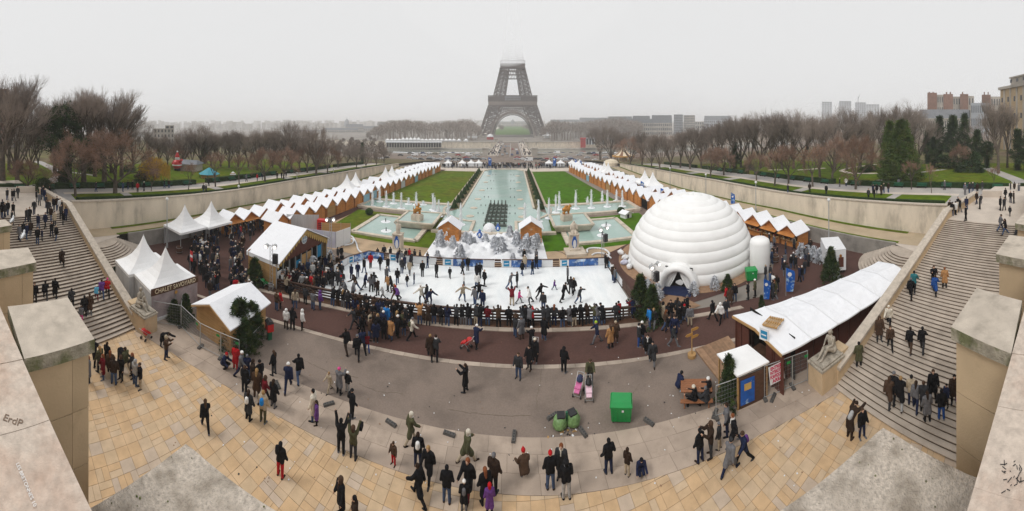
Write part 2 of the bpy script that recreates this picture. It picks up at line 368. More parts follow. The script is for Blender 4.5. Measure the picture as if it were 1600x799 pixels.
for row in range(3):
 r0, r1 = RT + row * .933, RT + (row + 1) * .933; x = -31 + row * .6
 while x < 28:
  L = R.choice((1.3, 1.6, 1.9)) * math.sqrt(max(.1, 1 - ((x - CC[0]) / r0) ** 2)); x1 = x + L
  b = MB(); quad_prism(b, [arcp(r0, x), arcp(r0, x1), arcp(r1, x1), arcp(r1, x)], -.05, .012 + R.random() * .008, .010)
  b.build('slab', M['band'], band); x = x1
TC = [mat('tile_%s' % w, c, .72, .12, 1.7, .08, 20, col2=c2, s2=1.4, t2=(.56, .8), a2=.5, objrand=.05) for w, c, c2 in
      (('gold', (.56, .38, .215), (.42, .28, .17)), ('honey', (.555, .39, .235), (.41, .29, .18)), ('sand', (.55, .41, .27), (.42, .30, .19)), ('grey', (.50, .395, .30), (.38, .29, .22)), ('buff', (.55, .40, .25), (.40, .29, .19)))]
M['jointp'] = mat('worn_joint', (.30, .215, .14), .95, .3, 3)
pave = tag(link('tiled_pavement', None), kind='structure')
b = MB(); P = [arcp(RT - .05, lerp(-30, 24, i / 50)) for i in range(51)] + [(24, -1), (-30, -1)]; b.face([(p[0], p[1], .002) for p in P][::-1] if False else [(p[0], p[1], .002) for p in P]); b.build('joint_bed', M['jointp'], pave)
tiles = []; TS = .66
def addtile(x0, y0, x1, y1):
 if all(math.hypot(x - CC[0], y - CC[1]) < RT - .02 for x in (x0, x1) for y in (y0, y1)): tiles.append((x0, y0, x1, y1)); return
 if all(math.hypot(x - CC[0], y - CC[1]) > RT for x in (x0, x1) for y in (y0, y1)): return
 tiles.append((x0, y0, x1, y1, 1))
j = 0; y = -1.0
while y < 16:
 x = -29.5
 while x < 20:
  w = TS
  q = R.random()
  if q < .16: addtile(x, y, x + w / 2, y + TS); addtile(x + w / 2, y, x + w, y + TS)
  elif q < .32: addtile(x, y, x + w, y + TS / 2); addtile(x, y + TS / 2, x + w, y + TS)
  elif q < 0: w *= 1.5; addtile(x, y, x + w, y + TS)
  else: addtile(x, y, x + w, y + TS)
  x += w
 y += TS; j += 1
def tpoly(t):
 x0, y0, x1, y1 = t[:4]; g_ = .009
 p = [(x0 + g_, y0 + g_), (x1 - g_, y0 + g_), (x1 - g_, y1 - g_), (x0 + g_, y1 - g_)]
 if len(t) > 4:
  p = [p[0], p[1], (p[1][0], min(p[2][1], max(p[1][1] + .01, arcp(RT - .02, p[1][0])[1]))), (p[0][0], min(p[3][1], max(p[0][1] + .01, arcp(RT - .02, p[0][0])[1])))]
 return p
def vis(t):
 cx, cy = (t[0] + t[2]) / 2, (t[1] + t[3]) / 2; d = math.hypot(cx, cy)
 if H / d > 1.3: return 99 + d
 if abs(math.atan2(cx, cy)) > 1.36: return 50 + d
 if cx > 16.6 or cx < -25.5: return 90 + d
 return d
tiles.sort(key=vis)
rest = MB()
for i, t in enumerate(tiles):
 if vis(t) > 128: continue
 mi = R.choices((0, 1, 2, 3, 4), (4, 4, 3, 2.2, 3))[0]; h = .012 + R.random() * .008
 if i < 300:
  b = MB(); b.prism(tpoly(t), -.05, h); b.build('tile', TC[mi], pave)
 else: rest.mat(mi).prism(tpoly(t), -.05, h)
o = rest.build('tile_field', TC, pave); tag(o, kind='stuff')
# ================================================================ SIDE STAIRCASES
LZ = 6.6
STAIR = {}
def side_stairs(side, O, T, width, lab):
 NS = 60 if side > 0 else 43; RISE = LZ / NS
 O = Vector((*O, 0)); T = Vector((*T, 0)); d = T - O; run = d.length; u = d.normalized(); t = run / NS
 v = Vector((-u.y, u.x, 0)) * (-1 if side > 0 else 1)
 if v.y > 0: v = -v
 STAIR[side] = (O, u, v, run, NS)
 root = thing('side_staircase', lab, 'staircase', (0, 0, 0)); root['kind'] = 'structure'
 for i in range(NS):
  a = O + u * (i * t); q0 = a; q1 = a + u * (t + .03)
  b = MB(); z0, z1 = i * RISE, (i + 1) * RISE
  pts = [q0 + u * .035, q1, q1 + v * width, q0 + u * .035 + v * width]
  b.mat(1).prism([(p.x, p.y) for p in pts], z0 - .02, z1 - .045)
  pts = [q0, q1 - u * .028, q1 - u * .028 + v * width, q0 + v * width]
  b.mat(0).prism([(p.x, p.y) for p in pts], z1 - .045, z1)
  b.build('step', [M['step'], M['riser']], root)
 w = -v; L2 = 11.0
 def inc(s): return min(s / run, 1.0) * LZ if s > 0 else 0
 sb = [-.2, run, run + L2]
 for s0, s1 in ((0.35, run), (run, run + L2)):
  b = MB(); p0, p1 = O + u * s0, O + u * s1; z0, z1 = inc(s0) + .85, inc(s1) + .85
  lo_ = [p0, p1, p1 + w * .55, p0 + w * .55]; lo_ = [Vector((p.x, p.y, -.05)) for p in lo_]
  hi_ = [Vector((p0.x, p0.y, z0)), Vector((p1.x, p1.y, z1)), Vector((p1.x + w.x * .55, p1.y + w.y * .55, z1)), Vector((p0.x + w.x * .55, p0.y + w.y * .55, z0))]
  if side < 0: lo_, hi_ = lo_[::-1], hi_[::-1]
  b.hexa(lo_, hi_); b.build('parapet', M['pillar'], root)
  n = 9 if s0 < 1 else 5
  for k in range(n):
   a, c = lerp(s0, s1, k / n) + .006, lerp(s0, s1, (k + 1) / n) - .006
   b = MB(); A, C_ = O + u * a - w * .13, O + u * c - w * .13; B, D = A + w * .81, C_ + w * .81
   za, zc = inc(a) + .853, inc(c) + .853
   lo2 = [Vector((A.x, A.y, za)), Vector((C_.x, C_.y, zc)), Vector((D.x, D.y, zc)), Vector((B.x, B.y, za))]
   if side < 0: lo2 = lo2[::-1]
   b.hexa(lo2, [p + Vector((0, 0, .2)) for p in lo2]); b.build('coping_block', M['cop'], root)
 e = T; b = MB(); pts = [e, e + u * 24, e + u * 24 + v * 22, e + v * 22]
 b.prism([(p.x, p.y) for p in pts], -.05, LZ - .003); b.build('landing', M['land'], root)
 b = MB(); p0 = T + u * 12.3 + v * .3; p1 = T + u * 13.0 + v * 3.2; b.bar(Vector((p0.x, p0.y, LZ)), Vector((p1.x, p1.y, LZ)), .8, .95); b.build('end_wall', M['land'], root)
 return root
side_stairs(-1, (-25.3, 10.5), (-39.5, 7.2), 10.5, 'broad stone staircase rising along the left pillars to the landing, crowded at its top')
side_stairs(1, (17.95, 11.3), (36.3, 7.6), 11.5, 'broad stone staircase rising on the right beside the white restaurant tent')
def SP(px, py, side):
 """foot point on the side staircase (or its landing) seen at a pixel"""
 O, u, v, run, NS = STAIR[side]; z = 3.0
 for _ in range(40):
  p = G(px, py, z); s = (p - O).dot(u); zz = max(0, min(s / run, 1)) * LZ; z = lerp(z, zz, .5)
 n = max(0, min(NS, math.ceil((G(px, py, z) - O).dot(u) / run * NS - .15))); p = G(px, py, z); p.z = n * LZ / NS; return p
def fan(cx, cy, side, lab):
 root = thing('curved_steps', lab, 'steps', (0, 0, 0)); root['kind'] = 'structure'
 n = 12; rs = 1.9 / n; a0, a1 = (88, 205) if side > 0 else (92, -25)
 def sector(b, r, z0, z1):
  P = [(cx, cy)] + [(cx + r * math.cos(math.radians(lerp(a0, a1, i / 18))), cy + r * math.sin(math.radians(lerp(a0, a1, i / 18)))) for i in range(19)]
  b.prism(P, z0, z1)
 for k in range(n):
  r = 2.6 + (n - k) * .36
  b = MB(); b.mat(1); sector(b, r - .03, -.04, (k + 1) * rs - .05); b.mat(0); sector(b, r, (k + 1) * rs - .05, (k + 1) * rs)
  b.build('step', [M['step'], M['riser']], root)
fan(LXR - .4, 12.6, 1, 'fan of curved stone steps right of the balustrade behind the restaurant tent')
fan(LXL + .4, 11.6, -1, 'fan of curved stone steps behind the two peaked tents of the left stairs')
b = MB(); b.face([(p[0], p[1], 1.93) for p in [(LXR - 3, 9), (WXR, 9), (WXR, 16), (LXR, 15.2)]]); struct('path_apron', b, M['land'])
b = MB(); b.face([(p[0], p[1], 1.93) for p in [(LXL + 3.4, 8), (LXL, 15.2), (WXL, 15), (WXL, 8)]]); struct('path_apron', b, M['land'])
# ================================================================ GARDEN WALLS AND PATHS
YS = [9, 20, 30, 40, 50, 60, 75, 90, 105, 125]
for side, wx, lx, lab, lab2 in ((-1, WXL, LXL, 'tall stained pale retaining wall holding up the left garden', 'low grey retaining wall behind the left market chalets'),
        (1, WXR, LXR, 'tall stained pale retaining wall holding up the right garden', 'low grey retaining wall behind the right market chalets')):
 root = thing('retaining_wall', lab, 'wall')
 for y0, y1 in zip(YS, YS[1:]):
  b = MB(); X = sorted((wx - side * .45, wx + side * .02)); q = [(X[0], y0), (X[1], y0), (X[1], y1), (X[0], y1)]
  b.prism(q, -.5, lambda p: zg(p[1]) + .05); b.build('wall_bay', M['wall'], root)
  b = MB(); X = sorted((wx - side * .6, wx + side * .12)); q = [(X[0], y0 + .01), (X[1], y0 + .01), (X[1], y1 - .01), (X[0], y1 - .01)]
  b.prism(q, lambda p: zg(p[1]) + .053, lambda p: zg(p[1]) + .22); b.build('coping', M['cop'], root)
 root = thing('low_retaining_wall', lab2, 'wall')
 ys = [15.2 if side > 0 else 16.5] + [y for y in YS if y > 18]
 for y0, y1 in zip(ys, ys[1:]):
  b = MB(); X = sorted((lx - side * .05, lx + side * .35)); q = [(X[0], y0), (X[1], y0), (X[1], y1), (X[0], y1)]
  b.prism(q, -.3, lambda p: zp(p[1]) + .12); b.build('wall_bay', M['wall2'], root)
 ys = [9, 15, 20, 30, 40, 50, 60, 75, 90, 105, 125]
 sgn = side
 def ln(off): return lambda y, o_=off: lx + sgn * .35 + sgn * o_
 wd = abs(wx - lx) - .8
 strip('sandy_path', (ln(0) if side > 0 else ln(wd)), (ln(wd) if side > 0 else ln(0)), ys, M['sand'], zp, .0)
 a, c = ((ln(0), ln(.65)) if side > 0 else (ln(.65), ln(0))); strip('grass_verge', a, c, ys[1:], M['grass'], zp, .03)
 a, c = ((ln(wd - .8), ln(wd)) if side > 0 else (ln(wd), ln(wd - .8))); strip('grass_verge', a, c, ys[1:], M['grass'], zp, .04)
def gstrip(name, side, wx, o0, o1, ys, m, dz):
 a = lambda y: wx + side * o0; c = lambda y: wx + side * o1
 return strip(name, a if side > 0 else c, c if side > 0 else a, ys, m, zg, dz)
yy = [9, 12, 14, 24, 37, 48, 58, 75, 97, 120]
for side, wx in ((-1, WXL), (1, WXR)):
 ho = 9.6 if side < 0 else 12.4
 gstrip('promenade', side, wx, .2, ho, [-20] + yy, M['promen'], .004)
 lw = 5.0 if side < 0 else 6.0
 gstrip('lawn', side, wx, .3, lw, [10, 12, 14, 18.5], M['grass'], .012)
 for y0, y1 in ((20, 37), (39, 58), (61, 75), (78, 97), (100, 118)): gstrip('lawn', side, wx, .3, lw, [y0, (y0 + y1) / 2, y1], M['grass'], .012)
 gstrip('sandy_strip', side, wx, lw + .1, lw + 1.6, [9, 12, 24, 37, 58, 75, 97, 120], M['land'], .009)
 gstrip('garden_lawn', side, wx, ho + 1.2, ho + 38.0, [-14, 9, 12, 24, 37, 48, 58, 75, 97], M['grass'], .008)
def gpath(pts, w, m='promen'):
 b = MB()
 for (x0, y0), (x1, y1) in zip(pts, pts[1:]):
  d = Vector((x1 - x0, y1 - y0)).normalized(); n_ = Vector((-d.y, d.x)) * w / 2
  b.face([(x0 - n_.x, y0 - n_.y, zg(y0) + .016), (x1 - n_.x, y1 - n_.y, zg(y1) + .016), (x1 + n_.x, y1 + n_.y, zg(y1) + .016), (x0 + n_.x, y0 + n_.y, zg(y0) + .016)])
 return struct('garden_path', b, M[m])
def gp(px, py):
 z = 5
 for _ in range(30): p = G(px, py, z); z = lerp(z, zg(p.y), .5)
 return (p.x, p.y)
def gpz(px, py): x, y = gp(px, py); return Vector((x, y, zg(y)))
gpath([gp(30, 296), gp(60, 290), gp(80, 284), gp(93, 275), gp(88, 266), gp(72, 258), gp(58, 252)], 2.6)
gpath([gp(95, 285), gp(140, 288), gp(180, 291), gp(240, 292)], 1.6)
gpath([gp(150, 275), gp(100, 268), gp(90, 266)], 1.6)
gpath([gp(1350, 287), gp(1385, 281), gp(1430, 271), gp(1470, 266), gp(1530, 263)], 2.2)
gpath([gp(1380, 271), gp(1330, 271), gp(1315, 267), gp(1330, 262), gp(1370, 257)], 1.8, 'land')
gpath([gp(1200, 266), gp(1250, 266), gp(1290, 263)], 2.0, 'land')
gpath([gp(1540, 262), gp(1565, 272), gp(1590, 282), gp(1600, 292)], 3.0)
# ================================================================ NEAR TERRACE (walls the camera looks over)
ZC, ZL = 13.5, 11.5
def QP(z, *pts): return [tuple(G(x, y, z)[:2]) for x, y in pts]
def courses(root, poly, z0, z1, h, split, m=M['pillar'], core=M['joint']):
 """masonry blocks round a core: poly is counter-clockwise, blocks of height h, each side split at a fraction"""
 cx = sum(p[0] for p in poly) / 4; cy = sum(p[1] for p in poly) / 4
 def ins(p, k): d = math.hypot(p[0] - cx, p[1] - cy); return (lerp(p[0], cx, k / d), lerp(p[1], cy, k / d))
 b = MB(); b.prism([ins(p, .03) for p in poly], z0, z1); b.build('core', core, root)
 z = z1
 P = poly
 while z > z0 + .05:
  zz = max(z0, z - h)
  a0 = (lerp(P[0][0], P[1][0], split), lerp(P[0][1], P[1][1], split)); a1 = (lerp(P[3][0], P[2][0], split), lerp(P[3][1], P[2][1], split))
  for q in ([P[0], a0, a1, P[3]], [a0, P[1], P[2], a1]):
   b = MB(); quad_prism(b, q, zz + .007, z - .007, .008); b.build('stone_block', m, root)
  z = zz
def pillar_of(cap, lab, split, ordn):
 root = thing('stone_pillar', lab, 'pillar')
 cx = sum(p[0] for p in cap) / 4; cy = sum(p[1] for p in cap) / 4
 body = [(lerp(p[0], cx, .12), lerp(p[1], cy, .12)) for p in cap]
 a = sum(body[i][0] * body[(i + 1) % 4][1] - body[(i + 1) % 4][0] * body[i][1] for i in range(4))
 if a < 0: body = body[::-1]; cap = cap[::-1]
 i0 = max(range(4), key=lambda i: body[i][1])
 courses(root, body, 0, ZC - .26, 1.05, split)
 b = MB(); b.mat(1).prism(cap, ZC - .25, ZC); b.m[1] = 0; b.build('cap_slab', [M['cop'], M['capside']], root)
 return root
capBL = QP(ZC, (12, 479), (106, 465), (148, 530), (38, 561))
capBR = QP(ZC, (1486, 511), (1526, 450), (1597, 470), (1580, 553))
pillar_of(capBL, 'ochre stone pillar with lichened cap, nearest on the left beside the stairs', .72, 3)
pillar_of(capBR, 'ochre stone pillar with mossy cap, nearest on the right beside the stairs', .3, 1)
def shifted(poly, dx, dy, k=1.0):
 cx = sum(p[0] for p in poly) / 4; cy = sum(p[1] for p in poly) / 4
 return [(cx + (p[0] - cx) * k + dx, cy + (p[1] - cy) * k + dy) for p in poly]
capAL = QP(ZC, (-20, 392), (44, 387), (57, 410), (-16, 424))
pillar_of(capAL, 'second ochre stone pillar on the left, behind the nearest one', .72, 7)
cap3L = QP(ZC, (-30, 346), (8, 343), (19, 352), (-24, 359)); pillar_of(cap3L, 'farthest pale stone pillar cap at the left picture edge', .72, 11)
capAR = QP(ZC, (1556, 397), (1577, 367), (1624, 373), (1622, 410)); pillar_of(capAR, 'second ochre stone pillar on the right, behind the nearest one', .3, 5)
cap3R = QP(ZC, (1586, 349), (1600, 333), (1640, 336), (1636, 358)); pillar_of(cap3R, 'farthest pale stone pillar at the right picture edge', .3, 9)
def near_wall(lab, edge0, edge1, back, n, outward):
 root = thing('terrace_parapet', lab, 'wall')
 a, c = Vector((*edge0, 0)), Vector((*edge1, 0)); d = (c - a); nrm = Vector((d.y, -d.x, 0)).normalized()
 if nrm.y > 0: nrm = -nrm
 for k in range(n):
  p0 = a + d * (k / n); p1 = a + d * ((k + 1) / n); off = .5 * outward * k
  b = MB(); q = [p0, p1, p1 + nrm * back, p0 + nrm * back]; quad_prism(b, [(p.x, p.y) for p in q], ZC - .4, ZC - .004 * (k % 2), .007)
  b.build('coping_slab', M['copn'], root)
 b = MB(); e = d.normalized() * .12
 q = [a + e - nrm * -.12, c - e + nrm * .12, c - e + nrm * back, a + e + nrm * back]; b.prism([(p.x, p.y) for p in q], 12.4, ZC - .41); b.build('wall_core', M['pillar'], root)
 return root, a, d, nrm
aL = G(36, 562, ZC); bL = G(142, 793, ZC); dL = (bL - aL)
bL2 = bL + dL * .55
near_wall('broad pinkish coping in the left foreground with scratched and chalked writing', (aL - dL.normalized() * 0.0)[:2], bL2[:2], 2.6, 3, 1)
aR = G(1581, 553, ZC); bR = G(1510, 799, ZC); dR = bR - aR; bR2 = bR + dR * .35
near_wall('broad pinkish coping in the right foreground with worn black scribble', aR[:2], bR2[:2], 2.6, 3, 1)
for P_, dd, lab in ((aL, -dL.normalized(), 'left'), (aR, -dR.normalized(), 'right')):
 s_ = Vector((P_.x, P_.y, 0)); nrm = Vector((dd.y, -dd.x, 0)); nrm = nrm if nrm.y < 0 else -nrm
 b = MB(); q = [s_ + dd * .02, s_ + dd * 9, s_ + dd * 9 + nrm * 2.6, s_ + nrm * 2.6 + dd * .02]; b.prism([(p.x, p.y) for p in q], ZC - .4, ZC - .003)
 tag(b.build('outer_coping', M['copn']), 'pale coping running outward behind the %s pillars' % lab, 'wall')
def ledge(lab, apex, f, s, ext, sx):
 A, F_, S_ = G(*apex, ZL), G(*f, ZL), G(*s, ZL); df = (F_ - A); ds = (S_ - A)
 far = A + df.normalized() * ext; root = thing('stone_ledge', lab, 'ledge')
 n = 3; dn = df.normalized(); ep = [0, ext * .5, ext]
 sdir = ds.normalized()
 for k in range(2):
  p0, p1 = A + dn * ep[k], A + dn * ep[k + 1]
  q = [p0, p1, p1 + sdir * 4.2, p0 + sdir * 4.2]
  top = [(lerp(lerp(q[0].x, q[1].x, i / 14), lerp(q[3].x, q[2].x, i / 14), j / 14), lerp(lerp(q[0].y, q[1].y, i / 14), lerp(q[3].y, q[2].y, i / 14), j / 14)) for j in range(15) for i in range(15)]
  V = []; F2 = []
  for j in range(15):
   for i in range(15):
    x, y = top[j * 15 + i]; e = 0 if i in (0, 14) and 0 or j == 0 else 1
    h = (noise.noise(Vector((x * 1.6, y * 1.6, 3))) * .035 + noise.noise(Vector((x * 6, y * 6, 1))) * .014) if e else -.02
    V.append((x, y, ZL + h - (.03 if i == 0 and k == 0 else 0)))
  for j in range(14):
   for i in range(14): a = j * 15 + i; F2.append((a, a + 1, a + 16, a + 15) if sx > 0 else (a, a + 15, a + 16, a + 1))
  b = MB(); b.raw(V, F2)
  rim = [j_ for j_ in range(0, 15)] + [15 * j_ + 14 for j_ in range(1, 15)] + [14 * 15 + i for i in range(13, -1, -1)] + [15 * j_ for j_ in range(13, 0, -1)]
  n0 = len(b.v); low = [(V[i][0], V[i][1], ZL - .55) for i in rim]; b.v += low
  for r_ in range(len(rim)):
   a, c = rim[r_], rim[(r_ + 1) % len(rim)]; b.f.append((a, n0 + r_, n0 + (r_ + 1) % len(rim), c) if sx > 0 else (c, n0 + (r_ + 1) % len(rim), n0 + r_, a)); b.m.append(0)
  b.build('ledge_slab', M['moss'], root, smooth=False)
 q = [A + dn * .35 + sdir * .35, A + dn * (ext - .02) + sdir * .35, A + dn * (ext - .02) + sdir * 4, A + dn * .35 + sdir * 4]
 b = MB(); b.prism([(p.x, p.y) for p in q], 0, ZL - .56); b.build('wall_below', M['pillar'], root)
 b = MB(); rr = random.Random(5)
 for k in range(60):
  x = rr.random() ** 1.3 * min(3.2, ext - .2) + .05; y = rr.random() * 1.6 + .05; p = A + dn * x + sdir * y
  if noise.noise(Vector((p.x * 1.8, p.y * 1.8, 9))) < .04: continue
  b.ball((p.x, p.y, ZL + .005), rr.uniform(.008, .022), 5, (1, 1, .45))
 tag(b.build('moss', M['mossg'], root), kind='stuff')
 return root
ledge('rough lichened stone ledge with a pointed corner, bottom left foreground', (290, 690), (435, 799), (125, 799), 5.3, 1)
ledge('rough lichened stone ledge with a pointed corner, bottom right foreground', (1380, 665), (1215, 799), (1530, 745), 6.0, -1)
b = MB(); b.prism([(-3.2, -8), (3.6, -8), (3.3, .2), (-2.9, .4)], 12.0, 12.4); struct('terrace_floor', b, M['land'])
b = MB(); b.prism([(-45, -8), (45, -8), (45, -2.6), (-45, -2.6)], -.2, 12.0); struct('terrace_body', b, M['pillar'])
TS = bpy.data.scenes.new('workshop')
def evald(o):
 with bpy.context.temp_override(scene=TS, view_layer=TS.view_layers[0]):
  return bpy.data.meshes.new_from_object(o.evaluated_get(bpy.context.evaluated_depsgraph_get()))
def text(s, size, m, parent, loc, rot, name='lettering', ext=.004, align='CENTER', xs=1.0, bold=0):
 c = bpy.data.curves.new(name, 'FONT'); c.offset = bold; c.body = s; c.size = size; c.extrude = ext; c.align_x = align; c.align_y = 'CENTER'
 tmp = bpy.data.objects.new('tmp', c); TS.collection.objects.link(tmp); me = evald(tmp); bpy.data.objects.remove(tmp); me.materials.clear(); me.materials.append(m)
 o = link(name, me, parent, loc); o.rotation_euler = rot; o.scale = (xs, 1, 1); return o
cop = [o for o in COL.objects if o.name.startswith('terrace_parapet') and o.parent is None]
pL, pR = cop[0], cop[1]
q = G(20, 658, ZC); text('ErdP', .145, M['graff'], pL, (q.x, q.y, ZC + .006), (0, 0, math.radians(68)), 'scratched_word', .002)
q = G(40, 757, ZC); text('LES BRETONNES 10', .055, M['chalk'], pL, (q.x, q.y, ZC + .006), (0, 0, math.radians(22)), 'chalked_words', .002)
rr = random.Random(3); b = MB(); c0 = G(1582, 745, ZC)
for k in range(26):
 a = Vector((c0.x + rr.uniform(-.16, .16), c0.y + rr.uniform(-.10, .10), ZC + .004)); e = a + Vector((rr.uniform(-.07, .07), rr.uniform(-.05, .05), 0)); b.bar(a, e, .008, .003)
tag(b.build('scribble', M['black'], pR), kind='stuff')
# ================================================================ FOUNTAIN GARDENS
def S(s, x, y, z=0.0): return (AX + s * x, y, z)
b = MB(); b.face([(-31, 38, .006), (27, 38, .006), (30, 72, .006), (-34, 72, .006)]); struct('sandy_forecourt', b, M['dirt'])
b = MB(); b.face([(-34, 57, .008), (30, 57, .008), (27, 72, .008), (-32, 72, .008)]); struct('paved_terrace', b, M['asphalt'])
b = MB(); b.face([(-40, 119, .009), (34, 119, .009), (34, 127.5, .009), (-40, 127.5, .009)]); struct('gravel_terrace', b, M['land'])
for s, nm in ((-1, 'left'), (1, 'right')):
 gm = M['grass'] if s < 0 else M['grassr']
 b = MB(); q = [S(s, 10.3, 69.4), S(s, 28.0 if s < 0 else 26.5, 69.4), S(s, 24.0 if s < 0 else 22.6, 118), S(s, 10.3, 118)]
 V = []; F = []; nx, ny = 8, 10
 for j in range(ny + 1):
  for i in range(nx + 1):
   u_, v_ = i / nx, j / ny; A = Vector(q[0]).lerp(Vector(q[1]), u_); B = Vector(q[3]).lerp(Vector(q[2]), u_); p = A.lerp(B, v_)
   p.z = .10 + .5 * math.sin(PI * u_) * math.sin(PI * min(1, v_ * 1.05)) ** .5 if 0 < u_ < 1 else .08; V.append(p)
 for j in range(ny):
  for i in range(nx): a = j * (nx + 1) + i; F.append((a, a + 1, a + nx + 2, a + nx + 1) if s > 0 else (a, a + nx + 1, a + nx + 2, a + 1))
 b.raw(V, F); struct('lawn', b, gm)
 b = MB()
 for q0, q1 in ((S(s, 10.2, 69.2), S(s, 10.2, 118.2)), (S(s, 10.2, 69.2), S(s, 28, 69.2)), (S(s, 10.2, 118.2), S(s, 22.6, 118.2))): b.bar(Vector(q0), Vector(q1), .45, .16)
 tag(b.build('lawn_edging', M['kerb']), kind='structure')
 b = MB(); q = [S(s, 3.8 + 1.5, 43.8), S(s, 26.5, 43.8), S(s, 27.5, 58.6), S(s, 3.8 + 5.5, 58.6), S(s, 9.5, 51), S(s, 5.3, 51)]
 b.face([(p[0], p[1], .03) for p in (q if s > 0 else q[::-1])]); struct('lawn', b, gm)
 b = MB(); q = [S(s, 3.8, 45.6 - 6), S(s, 10.5, 39.6), S(s, 10.5, 43.8), S(s, 5.2, 43.8)]; b.face([(p[0], p[1], .012) for p in (q if s > 0 else q[::-1])]); struct('sandy_forecourt', b, M['dirt'])
 root = thing('square_pool', 'shallow square pool with pale stone rim, %s of the rink behind the plinth statue' % nm, 'pool')
 x0, x1, y0, y1 = 11.2, 21.8, 45.6, 56.3
 for a, c in (((x0, y0), (x1, y0)), ((x1, y0), (x1, y1)), ((x1, y1), (x0, y1)), ((x0, y1), (x0, y0))):
  b = MB(); b.bar(Vector(S(s, *a)), Vector(S(s, *c)), .75, .32); b.build('rim', M['stone'], root)
 b = MB(); b.prism([S(s, x0, y0)[:2], S(s, x1, y0)[:2], S(s, x1, y1)[:2], S(s, x0, y1)[:2]], .03, .16); b.build('water', M['water'], root)
 for x, y in ((17.0, 48.2), (19.0, 52.8)):
  b = MB(); b.tube(S(s, x, y, .1), S(s, x, y, .75), .10, .07, 6); b.build('nozzle', M['black'], root)
  b = MB(); b.lathe([(.9, .165), (.8, .19), (.15, .2)], AX + s * x, y, 14); b.build('ripple_ring', M['jet'], root)
 root = thing('raised_basin', 'raised stone tray basin with water carrying the gilded animals, %s side' % nm, 'fountain basin')
 tr = [S(s, 9.6, 50.2), S(s, 16.2, 50.2), S(s, 16.2, 57.2), S(s, 9.6, 57.2)]
 cx, cy = AX + s * 12.9, 53.7
 b = MB(); lo_ = [(lerp(cx, p[0], .84), lerp(cy, p[1], .84), .25) for p in tr]; hi_ = [(p[0], p[1], 1.2) for p in tr]
 if s < 0: lo_, hi_ = lo_[::-1], hi_[::-1]
 b.hexa(lo_, hi_); b.build('tray', M['stone'], root)
 for a, c in zip(tr, tr[1:] + tr[:1]):
  b = MB(); a_ = Vector((lerp(a[0], cx, .035), lerp(a[1], cy, .035), 1.2)); c_ = Vector((lerp(c[0], cx, .035), lerp(c[1], cy, .035), 1.2)); b.bar(a_, c_, .42, .2); b.build('rim', M['stone'], root)
 b = MB(); b.prism([(lerp(p[0], cx, .08), lerp(p[1], cy, .08)) for p in tr], 1.2, 1.28); b.build('water', M['water'], root)
 root = thing('jet_basin', 'long shallow cross basin full of white water jets, %s of the main pool' % nm, 'fountain basin')
 q = [S(s, 9.8, 60.4), S(s, 28.4, 60.4), S(s, 28.4, 67.6), S(s, 9.8, 67.6)]
 b = MB(); b.prism([p[:2] for p in q], .02, .20); b.build('water', M['water'], root)
 for a, c in ((q[0], q[1]), (q[1], q[2]), (q[2], q[3])):
  b = MB(); b.bar(Vector(a), Vector(c), .9, .42); b.build('rim', M['stone'], root)
 for k in range(12):
  y = 66.0 + 4.55 * k
  o = thing('topiary_cone', '%s dark clipped cone from the near end of the %s row beside the pool' % (ORD[k + 1], nm), 'shrub', S(s, 9.0 - .0 * k, y, .1), 0, 'clipped cones along the pool')
  rr = random.Random(k); b = MB(); prof = [(.05, 0), (.78, .05), (.62, .45), (.42, .95), (.22, 1.45), (.03, 1.9)]; b.lathe(prof, 0, 0, 9)
  b.v = [(x * (1 + rr.uniform(-.14, .14)), y_ * (1 + rr.uniform(-.14, .14)), z) for x, y_, z in b.v]; b.build('clipped_crown', M['hedge'], o)
  b = MB(); b.box(0, 0, -.1, .7, .7, .12); b.build('planter_foot', M['kerb'], o)
 b = MB(); q = [S(s, 7.6, 64), S(s, 10.2, 66), S(s, 10.2, 119), S(s, 7.6, 121)]; b.face([(p[0], p[1], .10) for p in (q if s > 0 else q[::-1])]); struct('topiary_bed', b, M['park'])
root = thing('long_pool', 'long pale green pool running from the snow garden towards the bridge', 'pool')
pol = [(AX - 9.4, 51), (AX + 9.4, 51), (AX + 9.8, 62), (AX + 7.3, 66), (AX + 7.3, 119), (AX + 5, 123), (AX - 5, 123), (AX - 7.3, 119), (AX - 7.3, 66), (AX - 9.8, 62)]
b = MB(); b.prism(pol, .02, .18); b.build('water', M['water'], root)
def coping(pts, w=.6, h=.42):
 for a, c in zip(pts, pts[1:]):
  b = MB(); b.bar(Vector((*a, 0)), Vector((*c, 0)), w, h); b.build('coping', M['stone'], root)
coping([(AX - 10, 50.6), (AX + 10, 50.6)], .8, .4)
